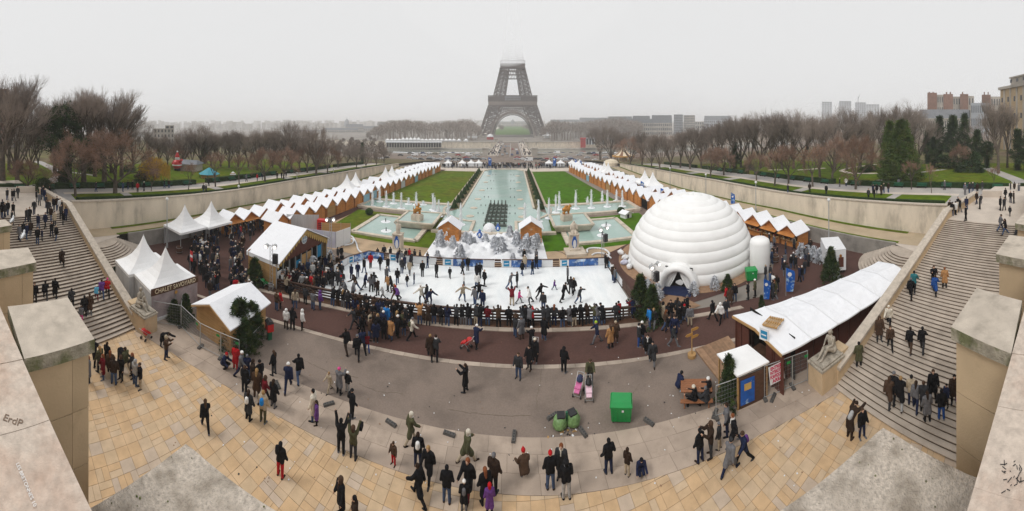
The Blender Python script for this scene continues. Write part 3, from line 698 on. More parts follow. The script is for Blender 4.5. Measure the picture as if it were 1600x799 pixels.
for s in (-1, 1):
 arc = [S(s, 7.5 + 3.6 * (1 - math.cos(t)) - 4.1 * (1 - math.sin(0)) * 0, 0)[:2] for t in (0,)]
 pts = [S(s, 7.5, 120)[:2], S(s, 7.5, 92)[:2], S(s, 7.5, 68)[:2]] + [S(s, 7.5 + 3.4 * math.sin(a), 64.6 + 3.4 * math.cos(a))[:2] for a in (.0,)]
 coping([S(s, 7.5, 120)[:2], S(s, 7.5, 94)[:2], S(s, 7.5, 66)[:2]], .45, .35)
 coping([S(s, 10.1, 68)[:2], S(s, 10.9, 65)[:2], S(s, 10.4, 62)[:2], S(s, 9.0, 59.6)[:2], S(s, 7.2, 58)[:2], S(s, 5.2, 57)[:2], S(s, 3.6, 56.7)[:2]], .5, .34)
 coping([S(s, 3.7, 56.6)[:2], S(s, 3.7, 51.2)[:2]], .5, .5)
 for k, y in enumerate((60, 66, 74, 84, 96, 108)):
  b = MB(); b.lathe([(.75, .17), (.75, .26), (.1, .27)], AX + s * 4.9, y, 12); b.build('stepping_disc', M['stone'], root)
  for x in (2.6, 3.6):
   b = MB(); b.tube(S(s, x, y + 2, .1), S(s, x, y + 2, .5), .09, .05, 5); b.build('nozzle', M['black'], root)
coping([(AX - 7.3, 120), (AX - 5, 123.3), (AX + 5, 123.3), (AX + 7.3, 120)], .6, .4)
root = thing('water_cannon_battery', 'dark pyramid of bronze water cannons in rows inside the near end of the long pool', 'fountain')
for j in range(6):
 y = 54.6 + j * 2.6; z = 0.15
 b = MB(); b.box(-2.9, y, .05, 4.0, .9, .45 + .02 * j); b.build('plinth_row', M['cannon'], root)
 for i in range(5):
  x = -2.9 + (i - 2) * .78; b = MB(); b.tube((x, y, .45), (x, y - .30, 1.5), .15, .10, 8); b.tube((x, y - .29, 1.47), (x, y - .33, 1.58), .13, .13, 8); b.build('cannon', M['cannon'], root)
def jet(px, top, base, k, nm):
 p = G(px, base, .2); d = math.hypot(p.x, p.y); h = max(.6, ZD(top, d) - .2)
 root = thing('fountain_jet', '%s white water jet counted from the %s edge of the fountain basins' % (ORD[k + 1], nm), 'water jet', (p.x, p.y, .2), 0, 'fountain jets')
 rr = random.Random(int(px * 10)); b = MB(); n = 9; prof = [(.5, 0), (.30, .1), (.2, .35)]
 prof = [(.22, 0)] + [(lerp(.30, .12, t / 9) * rr.uniform(.8, 1.2), h * t / 9) for t in range(1, 9)] + [(.05, h)]
 b.lathe(prof, 0, 0, 8); b.v = [(x + rr.uniform(-.05, .05), y + rr.uniform(-.05, .05), z) for x, y, z in b.v]
 b.build('plume', M['jet'], root)
 b = MB()
 for q in range(110):
  z = rr.random() ** 1.2 * h; a = rr.uniform(0, 2 * PI); r = abs(rr.gauss(0, .20)) + .08 + .18 * (1 - z / h); sz = rr.uniform(.02, .055); c = Vector((r * math.cos(a), r * math.sin(a), z))
  b.raw([c + Vector((sz, 0, 0)), c + Vector((-sz, sz, 0)), c + Vector((-sz, -sz, 0)), c + Vector((0, 0, sz * 2.2))], [(0, 1, 2), (0, 1, 3), (1, 2, 3), (2, 0, 3)])
 tag(b.build('spray', M['jet'], root), kind='stuff')
 b = MB(); b.lathe([(.85, 0), (.8, .04), (.2, .09)], 0, 0, 12); b.build('foam_ring', M['jet'], root)
JL = [(582, 298, 323), (593.4, 294, 315), (603.6, 298, 323), (615, 301, 318), (627, 301, 326), (638.4, 309, 319), (650.4, 300, 320), (661.4, 313.6, 319.6), (676.6, 302, 328), (679.6, 308, 330), (685.4, 312, 338), (700.4, 315, 342), (720, 317.5, 351)]
JR = [(820, 317, 347), (841.5, 312, 346), (858, 309, 341), (868.5, 304.5, 332), (873.8, 299, 327), (899.7, 297, 326), (918, 308, 319), (924, 296, 325), (941, 298, 317), (949, 297, 323), (963.4, 296, 314), (972.4, 297, 322.5)]
for k, (a, t, c) in enumerate(JL): jet(a, t, c, k, 'left')
for k, (a, t, c) in enumerate(JR[::-1]): jet(a, t, c, k, 'right')
def capsule(b, p0, p1, r0, r1, n=10):
 p0, p1 = Vector(p0), Vector(p1); d = p1 - p0; L = d.length
 d = d / L if L > 1e-6 else Vector((0, 0, 1)); u = d.orthogonal().normalized(); w = d.cross(u); P = []; F = []; rings = []
 for k in range(5): a = -PI / 2 + (PI / 2) * k / 4; rings.append((p0 + d * (math.sin(a) * r0), math.cos(a) * r0))
 for k in range(1, 5): a = (PI / 2) * k / 4; rings.append((p1 + d * (math.sin(a) * r1), math.cos(a) * r1))
 rings.insert(5, (p1, r1));
 for c, r in rings:
  for i in range(n): a = 2 * PI * i / n; P.append(c + (u * math.cos(a) + w * math.sin(a)) * max(r, .0005))
 m = len(rings)
 for j in range(m - 1):
  for i in range(n): F.append((j * n + i, j * n + (i + 1) % n, (j + 1) * n + (i + 1) % n, (j + 1) * n + i))
 F += [tuple(range(n - 1, -1, -1)), tuple(range((m - 1) * n, m * n))]
 b.raw(P, F)
def skinned(name, b, m, vox, smooth_it=3):
 me = b.mesh('tmp', m); o = bpy.data.objects.new('tmp', me); TS.collection.objects.link(o)
 md = o.modifiers.new('r', 'REMESH'); md.mode = 'VOXEL'; md.voxel_size = vox; md.use_smooth_shade = True
 if smooth_it: s_ = o.modifiers.new('s', 'SMOOTH'); s_.iterations = smooth_it; s_.factor = .5
 r = evald(o); r.name = name
 bpy.data.objects.remove(o); bpy.data.meshes.remove(me)
 if not r.materials: r.materials.append(m)
 return r
for s, nm in ((-1, 'left'), (1, 'right')):
 px, py = (652, 345) if s < 0 else (885, 345); p = G(px, py, 1.2)
 root = thing('gilded_sculpture', 'gilded animal group rearing on its stone block, %s raised basin' % nm, 'sculpture', (p.x, p.y, 1.25), .3 * s)
 b = MB(); b.box(0, 0, 0, 1.7, 1.3, .95); b.box(0, 0, .95, 1.45, 1.1, .15); b.build('stone_block', M['stone'], root)
 b = MB(); C = lambda *a: capsule(b, *a)
 if s < 0:      # rearing horse beside a hound
  C((-.45, 0, 1.5), (.1, 0, 2.0), .34, .38); C((.1, 0, 2.1), (.25, 0, 2.75), .26, .17); C((.25, 0, 2.8), (.55, 0, 2.6), .17, .09)
  for dx, y in ((-.5, -.18), (-.35, .2)): C((dx, y, 1.5), (dx - .15, y, 1.1), .15, .09)
  for y in (-.18, .18): C((.25, y, 2.0), (.65, y, 2.15), .12, .08); C((.65, y, 2.15), (.7, y, 1.8), .08, .06)
  C((.35, .2, 1.1), (.35, .2, 1.9), .2, .22); C((.35, .2, 1.95), (.62, .2, 2.2), .18, .09); C((-.75, 0, 1.7), (-.85, 0, 2.25), .1, .04); C((-.2, 0, 2.3), (-.35, 0, 2.75), .12, .08); C((.2, 0, 2.9), (.1, 0, 3.1), .06, .02)
 else:          # bull and fawn
  C((-.35, 0, 1.9), (.35, 0, 1.9), .38, .42); C((.4, 0, 2.05), (.62, -.1, 2.45), .28, .2); C((.62, -.1, 2.45), (.85, -.15, 2.3), .19, .11)
  for dx, y in ((-.45, -.2), (-.4, .2), (.35, -.2), (.4, .2)): C((dx, y, 1.7), (dx, y, 1.05), .15, .09)
  for y in (-.25, .1): C((.62, -.05 + y * .3, 2.6), (.6, y * 1.5, 2.85), .06, .03)
  C((-.55, .1, 1.3), (.0, .3, 1.6), .18, .2); C((-.1, .35, 1.7), (.15, .4, 2.0), .12, .09); C((-.75, 0, 2.1), (-.8, 0, 1.4), .06, .04); C((-.2, 0, 2.3), (.1, 0, 2.4), .2, .2)
 link('animals', skinned('animals', b, M['gold'], .05, 2), root)
for s, px, nm in ((-1, 622, 'left'), (1, 896.5, 'right')):
 p = G(px, 392, 0)
 root = thing('plinth_statue', 'pale stone figure on tall pedestal with a penguin picture, %s behind the rink barrier' % nm, 'statue', (p.x, p.y, 0), 0)
 b = MB(); b.box(0, -.9, 0, 2.7, 2.6, .35); b.build('base_slab', M['stone'], root)
 b = MB(); b.box(0, 0, .35, 1.25, 1.1, 1.95); b.box(0, 0, 2.3, 1.4, 1.25, .14); b.build('pedestal', M['stone'], root)
 if s > 0: b = MB(); b.box(0, -.75, .36, 1.5, .5, .22); b.build('plinth_step', M['stone'], root)
 b = MB(); C = lambda *a: capsule(b, *a)
 if s < 0: C((0, 0, 2.5), (0, 0, 3.2), .3, .3); C((0, 0, 3.2), (0, 0, 3.6), .3, .26); C((-.3, 0, 3.65), (-.55, -.1, 3.95), .11, .08); C((.3, 0, 3.65), (.42, -.1, 3.1), .11, .09); C((0, 0, 3.95), (0, 0, 4.05), .17, .16); C((-.55, -.1, 3.95), (-.2, -.15, 4.15), .08, .06)
 else: C((0, .1, 2.5), (0, .1, 3.1), .45, .36); C((0, .1, 3.1), (0, .1, 3.6), .4, .36); C((-.35, 0, 3.6), (-.45, -.25, 3.1), .13, .1); C((.35, 0, 3.6), (.45, -.25, 3.1), .13, .1); C((0, 0, 3.92), (0, 0, 4.02), .17, .16); C((-.2, -.2, 2.75), (-.2, -.4, 2.5), .2, .14); C((.2, -.2, 2.75), (.2, -.4, 2.5), .2, .14)
 link('figure', skinned('figure', b, M['stone'], .05, 2), root)
 def disc(cx, cz, rx, rz, y, m, n=16, nm_='penguin_picture'):
  b = MB(); V = [(cx + rx * math.cos(2 * PI * i / n), y, cz + rz * math.sin(2 * PI * i / n)) for i in range(n)]; V2 = [(x, y + .012, z) for x, y, z in V]
  b.raw(V + V2, [tuple(range(n)), tuple(range(2 * n - 1, n - 1, -1))] + [(i, n + i, n + (i + 1) % n, (i + 1) % n) for i in range(n)]); return b.build(nm_, m, root)
 disc(0, 1.3, .36, .78, -.575, M['blue']); disc(0.02, 1.15, .22, .58, -.590, M['bwhite']); disc(0, 2.02, .2, .2, -.595, M['blue'])
# ================================================================ SNOW GARDEN BEHIND THE RINK
b = MB(); nx, ny = 60, 40; V = []; F = []
x0, x1, y0, y1 = -11.6, 4.6, 40.3, 50.3
for j in range(ny + 1):
 for i in range(nx + 1):
  x, y = lerp(x0, x1, i / nx), lerp(y0, y1, j / ny)
  e = min(i, nx - i) / 6; f = min(j, ny - j) / 5; k = min(1, e) * min(1, f)
  k *= 1 if abs(x + 9.4) > 1.9 or y < 45 else .25
  k *= 1 if abs(x - 2.8) > 1.9 or y < 45.7 else .25
  h = .2 + .8 * abs(noise.noise(Vector((x * .5, y * .5, 0)))) + .5 * abs(noise.noise(Vector((x * 1.2, y * 1.2, 4)))) + .22 * noise.noise(Vector((x * 3, y * 3, 8)))
  V.append((x, y, max(.02, .05 + h * k * 1.35)))
for j in range(ny):
 for i in range(nx): a = j * (nx + 1) + i; F.append((a, a + 1, a + nx + 2, a + nx + 1))
b.raw(V, F); o = b.build('snow_mound', M['snow'], smooth=True); tag(o, 'crumpled artificial snow hills behind the long side of the rink', 'snow scenery')
def snow_z(x, y):
 i = min(nx - 1, max(0, int((x - x0) / (x1 - x0) * nx))); j = min(ny - 1, max(0, int((y - y0) / (y1 - y0) * ny))); return V[j * (nx + 1) + i][2]
p = G(765, 355, .6); root = thing('snow_igloo', 'small round white igloo on top of the artificial snow', 'igloo', (p.x, p.y - .6, .3))
b = MB(); b.lathe([(1.05 * math.cos(t), 1.15 * math.sin(t)) for t in [i * PI / 2 / 7 for i in range(8)]], 0, 0, 16); b.build('dome', M['snow'], root, smooth=True)
b = MB(); b.lathe([(1.1, -.3), (1.1, .05)], 0, 0, 16); b.build('base', M['snow'], root)
b = MB(); b.tube((0, -.9, .25), (0, -1.3, .25), .36, .36, 10); b.build('entrance', M['snow'], root)
def needle_cloud(b, n, rr, prof, h, sz, z0=.0, flat=.45):
 """small leaf-sized faces through a volume given by prof(t) radius at relative height t"""
 for _ in range(n):
  t = rr.random() ** 1.15; r = prof(t) * math.sqrt(rr.uniform(.25, 1.1)) ; a = rr.uniform(0, 2 * PI); z = z0 + t * h
  c = Vector((r * math.cos(a), r * math.sin(a), z)); s_ = sz * rr.uniform(.6, 1.5)
  d = Vector((math.cos(a) + rr.uniform(-.5, .5), math.sin(a) + rr.uniform(-.5, .5), rr.uniform(-.6, .5))).normalized(); u = d.orthogonal().normalized(); w = d.cross(u) * s_ * flat
  e = d * s_; b.raw([c - w, c + w, c + e + w * .3, c + e - w * .3 + u * s_ * .2], [(0, 1, 2, 3)])
def frosted(px, py, hpx, k, m='silver', lab=None, wide=.36, n=520):
 p = G(px, py, .2); d = math.hypot(p.x, p.y); h = hpx / FPX * d * .86; rr = random.Random(k * 7 + 1)
 z = snow_z(p.x, p.y) if x0 < p.x < x1 and y0 < p.y < y1 else 0
 root = thing('frosted_fir' if m == 'silver' else 'small_fir', lab or 'x', 'christmas tree', (p.x, p.y, z), 0, 'frosted silver firs' if m == 'silver' else 'small green firs')
 b = MB(); b.tube((0, 0, -.1), (0, 0, h * .5), .05, .03, 5); b.build('trunk', M['bark'], root)
 b = MB(); needle_cloud(b, n, rr, lambda t: h * wide * (1 - t) ** .75 * (1 + .25 * math.sin(t * 19)) + .03, h, h * .14, .08); b.build('branches', M[m], root)
 return root
ff = [(688, 388, 24, 'frosted silver fir at the left front corner of the orange hut'), (684, 404, 16, 'low frosted fir nearest the left end of the snow by the barrier'), (708, 391, 17, 'frosted fir between the left hut and the snow hills'),
      (719, 404, 24, 'tall frosted fir in front of the snow, left third'), (727, 382, 17, 'first frosted fir right of the left orange hut'), (734, 385, 19, 'second frosted fir right of the left orange hut'),
      (741, 384, 13, 'thin frosted fir beside the blue penguin'), (759, 383, 17, 'lone frosted fir in the middle of the snow'), (783, 399, 27, 'largest frosted fir in the centre of the snow front'),
      (774, 394, 21, 'slim frosted fir leaning against the largest one'), (797, 376, 16, 'frosted fir at the back right of the snow'), (808, 386, 23, 'bushy frosted fir left of the right orange hut'),
      (820, 401, 26, 'tall frosted fir at the right end of the snow'), (823, 391, 24, 'frosted fir behind the tall one at the right end'), (834, 391, 21, 'round frosted bush below the right orange hut'),
      (839, 388, 19, 'frosted bush right of the right orange hut front'), (802, 408, 13, 'low frosted fir touching the barrier top')]
for k, (a, c, hh, lab) in enumerate(ff): frosted(a, c, hh, k, lab=lab, wide=.40 if k in (14, 15, 8) else .33)
for k, (px, py, hh, lab) in enumerate([(692, 384, 24, 'white leafless ornamental branch tree before the left orange hut'), (701, 393, 20, 'smaller white branch tree left of the snow front'), (829, 388, 24, 'white blossoming branch tree before the right orange hut')]):
 p = G(px, py, .1); h = hh / FPX * math.hypot(p.x, p.y); root = thing('white_branch_tree', lab, 'decoration', (p.x, p.y, 0)); b = MB(); b.tube((0, 0, 0), (0, 0, h * .6), .06, .05, 6); b.build('stem', M['bwhite'], root); b = MB(); rr = random.Random(k)
 for q in range(11):
  a = rr.uniform(0, 2 * PI); e = Vector((math.cos(a) * rr.uniform(.3, .8), math.sin(a) * .4, h * rr.uniform(.6, 1))); b.tube((0, 0, h * rr.uniform(.35, .6)), e, .04, .03, 5); b.ball(e, .11, 6)
 b.build('branches', M['bwhite'], root)
def penguin(px, py, z, hh, lab, pole=0):
 p = G(px, py, z); root = thing('penguin_figure', lab, 'decoration', (p.x, p.y, z), PI)
 if pole: b = MB(); b.tube((0, 0, -pole), (0, 0, 0), .04, .04, 6); b.build('pole', M['bwhite'], root)
 k = hh; b = MB(); b.lathe([(.12 * k, 0), (.24 * k, .12 * k), (.27 * k, .4 * k), (.2 * k, .66 * k), (.13 * k, .76 * k), (.15 * k, .86 * k), (.09 * k, .97 * k), (.02, k)], 0, 0, 12); b.build('body', M['blue'], root, smooth=True)
 b = MB(); b.ball((0, .12 * k, .38 * k), .2 * k, 10, (.85, .9, 1.4)); b.build('belly', M['bwhite'], root, smooth=True)
 for sx in (-1, 1): b = MB(); b.tube((sx * .24 * k, 0, .6 * k), (sx * .36 * k, .02, .25 * k), .05 * k, .03 * k, 6); b.build('flipper', M['blue'], root)
 b = MB(); b.tube((0, .12 * k, .86 * k), (0, .26 * k, .84 * k), .04 * k, .005, 6); b.build('beak', M['ochre'], root)
penguin(749.5, 372, .9, 1.25, 'blue penguin figure standing on the artificial snow')
penguin(778, 361, 1.0, 1.15, 'pale blue penguin on a pole beside the snow igloo', .9)
def hut(name, lab, x, y, w, d, eave, ridge, rz, wall=M['wood'], star=True, group=None, over=.28):
 """gable over the local -Y side, ridge along Y"""
 root = thing(name, lab, 'hut', (x, y, 0), rz, group)
 b = MB(); n = 6
 for i in range(n):
  xa, xb = -w / 2 + w * i / n + .006, -w / 2 + w * (i + 1) / n - .006
  za = lambda q: eave + (ridge - eave) * (1 - abs(q) / (w / 2))
  for yy in (-d / 2, d / 2 - .05):
   b = MB(); P = [(xa, za(xa)), (xb, za(xb))]; lo_ = [(xa, yy, 0), (xb, yy, 0), (xb, yy + .05, 0), (xa, yy + .05, 0)]; hi_ = [(xa, yy, za(xa)), (xb, yy, za(xb)), (xb, yy + .05, za(xb)), (xa, yy + .05, za(xa))]
   b.hexa(lo_, hi_); b.build('board', wall, root)
 for sx in (-1, 1):
  for i in range(2):
   ya = -d / 2 + .05 + (d - .1) * i / 2; b = MB(); b.box(sx * (w / 2 - .025), ya + (d - .1) / 4, 0, .05, (d - .1) / 2 - .012, eave); b.build('board', wall, root)
  b = MB(); sl = (ridge - eave) / (w / 2); e = w / 2 + over; X = sorted((0, sx * e)); zz = lambda q: ridge - abs(q) * sl
  lo_ = [(X[0], -d / 2 - over, zz(X[0]) + .02), (X[1], -d / 2 - over, zz(X[1]) + .02), (X[1], d / 2 + over, zz(X[1]) + .02), (X[0], d / 2 + over, zz(X[0]) + .02)]
  b.hexa(lo_, [(p[0], p[1], p[2] + .09) for p in lo_]); b.build('roof_slope', M['roof'], root)
 if star:
  b = MB()
  for i in range(3): a = i * PI / 3; b.bar((-.25 * math.cos(a), -d / 2 - .05, eave - .15 - .25 * math.sin(a)), (.25 * math.cos(a), -d / 2 - .05, eave - .15 + .25 * math.sin(a)), .03, .05)
  b.build('star_ornament', M['cream'], root)
  for sx in (-1, 1): b = MB(); b.box(sx * .45, -d / 2 - .03, .9, .7, .04, .9); b.build('hatch', wall, root)
 return root
hut('garden_hut', 'orange wooden hut with star and white roof, left of the artificial snow', -9.35, 47.7, 3.1, 2.4, 2.2, 3.25, .0)
hut('garden_hut', 'orange wooden hut with white roof, right of the artificial snow behind the blossom tree', 2.85, 48.3, 3.1, 2.4, 2.2, 3.25, .0)
# ================================================================ ICE RINK
far = [(544, 414), (577, 404.5), (600, 408), (637, 412), (692, 416.5), (750, 419), (800, 419.5), (853, 419), (900, 418), (947, 415.5)]
fp = [G(*q) for q in far]
fr = [Vector((*arcp(66.45, x), 0)) for x in [lerp(-18.9, 11.25, i / 24) for i in range(25)]]
ice = [(p.x, p.y) for p in fr] + [(11.45, 33)] + [(p.x, p.y) for p in fp[::-1]] + [(-20.2, 31)]
b = MB(); b.prism(ice, -.02, .12); o = b.build('ice_rink', M['ice']); tag(o, 'long white scuffed ice surface of the skating rink', 'ice rink')
b = MB(); pts = [arcp(RK + .16, lerp(-24, 12, i / 30)) for i in range(31)] + [arcp(66.44, lerp(12, -24, i / 30)) for i in range(31)]; b.prism(pts, -.02, .045); struct('rink_walkway', b, M['woodd'])
b = MB(); b.face([(p[0], p[1], .016) for p in [(-24, 27.2), (-19.3, 28.9), (-20.3, 31), (-19.8, 35), (-23, 39), (-25, 36)]]); struct('rink_entrance_deck', b, M['asphalt'])
root = thing('rink_fence', 'brown slatted wooden fence curving along the near side of the rink', 'fence')
xs_ = [-22.8];
while xs_[-1] < 11.2: xs_.append(xs_[-1] + 1.65 * math.sqrt(1 - ((xs_[-1] - CC[0]) / 66.3) ** 2))
FP = [Vector((*arcp(66.3, x), 0)) for x in xs_]
for p in FP: b = MB(); b.box(p.x, p.y - .04, 0, .12, .12, 1.06); b.build('post', M['fence'], root)
for a, c in zip(FP, FP[1:]):
 for z, hh in ((.10, .15), (.36, .15), (.62, .15), (.88, .17)):
  b = MB(); b.bar(a + Vector((0, .02, z)), c + Vector((0, .02, z)), .035, hh); b.build('board', M['fence'], root)
 b = MB(); b.bar(a + Vector((0, 0, 1.06)), c + Vector((0, 0, 1.06)), .2, .05); b.build('hand_rail', M['fence'], root)
def along(pts, t):
 """point at pixel x on the base polyline"""
 for (x0_, y0_), (x1_, y1_) in zip(far, far[1:]):
  if t <= x1_: return G(t, lerp(y0_, y1_, (t - x0_) / (x1_ - x0_)))
 return G(*far[-1])
root = thing('rink_barrier', 'far rink barrier with white, blue and mountain picture panels between brown slats', 'barrier')
segs = [(544, 553, 'L'), (553, 577, 'P'), (577, 600, 'P'), (600, 608, 'S'), (608, 621, 'L'), (621, 640, 'W'), (640, 660, 'W'), (660, 682, 'W'), (682, 692, 'S'), (692, 708, 'L'), (708, 731, 'P'), (731, 755, 'P'), (755, 773, 'W'), (773, 783, 'S'), (784, 799, 'L'),
  (799, 823, 'P'), (823, 847, 'P'), (847, 864, 'W'), (864, 874, 'S'), (875, 889, 'L'), (889, 912, 'P'), (912, 935, 'P'), (935, 947, 'W')]
def panel(a, c, k, root, hh=1.0):
 d = (c - a); nrm = Vector((d.y, -d.x, 0)).normalized(); nrm = nrm if nrm.dot(-a) > 0 else -nrm
 b = MB(); b.bar(a + Vector((0, 0, 1.02)), c + Vector((0, 0, 1.02)), .16, .06); b.build('top_rail', M['fence'], root)
 if k == 'S':
  for z in (.12, .36, .60, .84): b = MB(); b.bar(a + Vector((0, 0, z)), c + Vector((0, 0, z)), .04, .15); b.build('board', M['fence'], root)
  return
 b = MB(); b.bar(a + Vector((0, 0, .14)), c + Vector((0, 0, .14)), .06, .86); b.build('panel', M['pict'] if k == 'P' else M['bwhite'], root)
 if k == 'L':
  m = (a + c) / 2; e = d * .30; b = MB(); b.bar(m - e + nrm * .04 + Vector((0, 0, .24)), m + e + nrm * .04 + Vector((0, 0, .24)), .02, .66); b.build('logo_board', M['logo'], root)
  b = MB(); b.bar(m - e * .75 + nrm * .055 + Vector((0, 0, .50)), m + e * .75 + nrm * .055 + Vector((0, 0, .55)), .02, .10); b.build('logo_wave', M['bwhite'], root)
 b = MB(); b.bar(a + Vector((0, 0, 0)), c + Vector((0, 0, 0)), .1, .13); b.build('skirting', M['fence'], root)
for x0_, x1_, k in segs: panel(along(far, x0_), along(far, x1_ - .3), k, root)
root = thing('rink_side_barrier', 'rink side barrier with pale blue panels next to the inflatable dome', 'barrier')
a, c = G(949, 415.5), Vector((11.5, 27.9, 0))
for i in range(7): panel(a.lerp(c, i / 7), a.lerp(c, (i + .97) / 7), 'LWLWSSS'[i], root)
root = thing('rink_entrance_barrier', 'short white panelled barrier by the rink entrance next to the ticket hall', 'barrier')
a, c = G(543, 414.5), G(522, 428)
for i in range(3): panel(a.lerp(c, i / 3), a.lerp(c, (i + .96) / 3), 'WLW'[i], root)
# ================================================================ MARKET CHALETS
def chalet_proto(opened):
 root = thing('market_chalet', 'x', 'market stall', (0, 0, 0)); w, d, ev, rd = 3.0, 2.6, 2.15, 3.35; C = []
 def add(b, n, m, **k): o = b.build(n, m, root, **k); C.append((o, [])); return o
 za = lambda q: ev + (rd - ev) * (1 - abs(q) / (w / 2))
 for i in range(6):     # back gable of boards
  a, c = -w / 2 + w * i / 6 + .008, -w / 2 + w * (i + 1) / 6 - .008
  b = MB(); b.hexa([(-d / 2, a, 0), (-d / 2 + .05, a, 0), (-d / 2 + .05, c, 0), (-d / 2, c, 0)], [(-d / 2, a, za(a)), (-d / 2 + .05, a, za(a)), (-d / 2 + .05, c, za(c)), (-d / 2, c, za(c))]); add(b, 'board', M['wood'])
 for s in (-1, 1): b = MB(); b.box(0, s * (w / 2 - .025), 0, d - .11, .05, ev); add(b, 'side_wall', M['wood'])
 b = MB(); b.raw([(d / 2 - .05, -w / 2, ev), (d / 2 - .05, w / 2, ev), (d / 2 - .05, 0, rd), (d / 2, -w / 2, ev), (d / 2, w / 2, ev), (d / 2, 0, rd)], [(0, 2, 1), (3, 4, 5), (0, 1, 4, 3), (1, 2, 5, 4), (2, 0, 3, 5)]); add(b, 'front_gable', M['wood'])
 b = MB(); b.box(d / 2 - .03, 0, 0, .06, w - .12, 1.0); add(b, 'front_wall', M['wood'])
 b = MB(); b.box(d / 2 + .1, 0, 1.0, .5, w - .1, .06); add(b, 'counter', M['woodt'])
 b = MB(); rr = random.Random(4)
 for k in range(16): b.mat(k % 4).box(d / 2 + rr.uniform(-.05, .2), rr.uniform(-1.3, 1.3), 1.065, .2, .22, rr.uniform(.08, .3))
 tag(add(b, 'goods', [M['ochre'], M['redp'], M['cream'], M['woodd']]), kind='stuff')
 b = MB(); b.raw([(d / 2 + .01, -w / 2, 2.2), (d / 2 + .01, w / 2, 2.2), (d / 2 + 1.0, w / 2, 1.95), (d / 2 + 1.0, -w / 2, 1.95)] + [(d / 2 + .01, -w / 2, 2.25), (d / 2 + .01, w / 2, 2.25), (d / 2 + 1.0, w / 2, 2.0), (d / 2 + 1.0, -w / 2, 2.0)], [(3, 2, 1, 0), (4, 5, 6, 7), (0, 1, 5, 4), (1, 2, 6, 5), (2, 3, 7, 6), (3, 0, 4, 7)]); add(b, 'awning_flap', M['wood'])
 for s in (-1, 1):
  e = w / 2 + .16; X = sorted((0, s * e)); sl = (rd - ev) / (w / 2); zz = lambda q: rd - abs(q) * sl + .01
  lo_ = [(-d / 2 - .3, X[0], zz(X[0])), (d / 2 + .5, X[0], zz(X[0])), (d / 2 + .5, X[1], zz(X[1])), (-d / 2 - .3, X[1], zz(X[1]))]
  b = MB(); b.hexa(lo_, [(p[0], p[1], p[2] + .09) for p in lo_]); add(b, 'roof_slope', M['roof'])
 return root, C
ch, chC = chalet_proto(True); first = [True]
def put_chalet(x, y, rz, lab, grp):
 global ch, chC
 if first[0]: first[0] = False; ch.location = (x, y, 0); ch.rotation_euler = (0, 0, rz); ch['label'] = lab; ch['group'] = grp; return ch
 r, _ = copy_thing(ch, chC, (x, y, 0), rz, lab); r['group'] = grp; return r
def rowx(p0, p1, y): return lerp(p0[0], p1[0], (y - p0[1]) / (p1[1] - p0[1]))
rrc = random.Random(11)
TARP = {('inner left market', 8): 'teal2', ('inner left market', 9): 'teal2', ('inner left market', 14): 'wallc', ('inner left market', 17): 'teal2', ('inner left market', 4): 'woodt', ('inner right market', 3): 'dark', ('inner right market', 9): 'woodt', ('inner right market', 14): 'teal2', ('inner left market', 22): 'bwhite'}
M['teal2'] = mat('pale_blue_tarp', (.25, .42, .50), .6, .15, 2)
def row(nm, f0, f1, ys, face, off):
 ang = math.atan2(f1[1] - f0[1], f1[0] - f0[0]) - PI / 2
 for k, y in enumerate(ys):
  x = rowx(f0, f1, y) + off
  c = put_chalet(x, y, (0 if face > 0 else PI) + ang * .6 + rrc.uniform(-.02, .02), 'orange wooden chalet, %s from the rink end of the %s row' % (ORD[k + 1], nm), 'market chalets')
  c.location.z = rrc.uniform(-.08, .0); c.scale = (rrc.uniform(.94, 1.04), 1, rrc.uniform(.9, 1.08))
  if (nm, k) in TARP: b = MB(); b.box(-1.36, 0, .1, .04, 2.7, 2.0); b.build('tarpaulin_cover', M[TARP[nm, k]], c)
row('inner left market', (-33.7, 38.4), (-26.5, 117), [38.6 + 3.22 * i for i in range(25)], -1, -1.4)
row('outer left market', (-38.9, 36), (-29.8, 117), [33.2, 36.5, 39.7, 43.0, 46.2, 49.4, 52.6, 55.8, 59.0, 62.0, 74.5, 77.7, 90, 93.2, 96.4, 99.6, 102.8, 106, 109.2, 112.4, 115.6], 1, -1.4)
row('inner right market', (27.3, 56), (21.0, 117), [51.5 + 3.22 * i for i in range(21)], 1, 1.4)
row('outer right market', (35.2, 30), (27.2, 117), [29.9, 33.2, 36.5, 39.7, 42.9, 46.1, 49.3, 52.5, 55.7, 58.9, 62.1, 65.3, 68.0, 79.5, 82.7, 85.9, 89.1, 92.3, 101, 104.2, 107.4, 110.6, 113.8, 117.0], -1, 1.2)
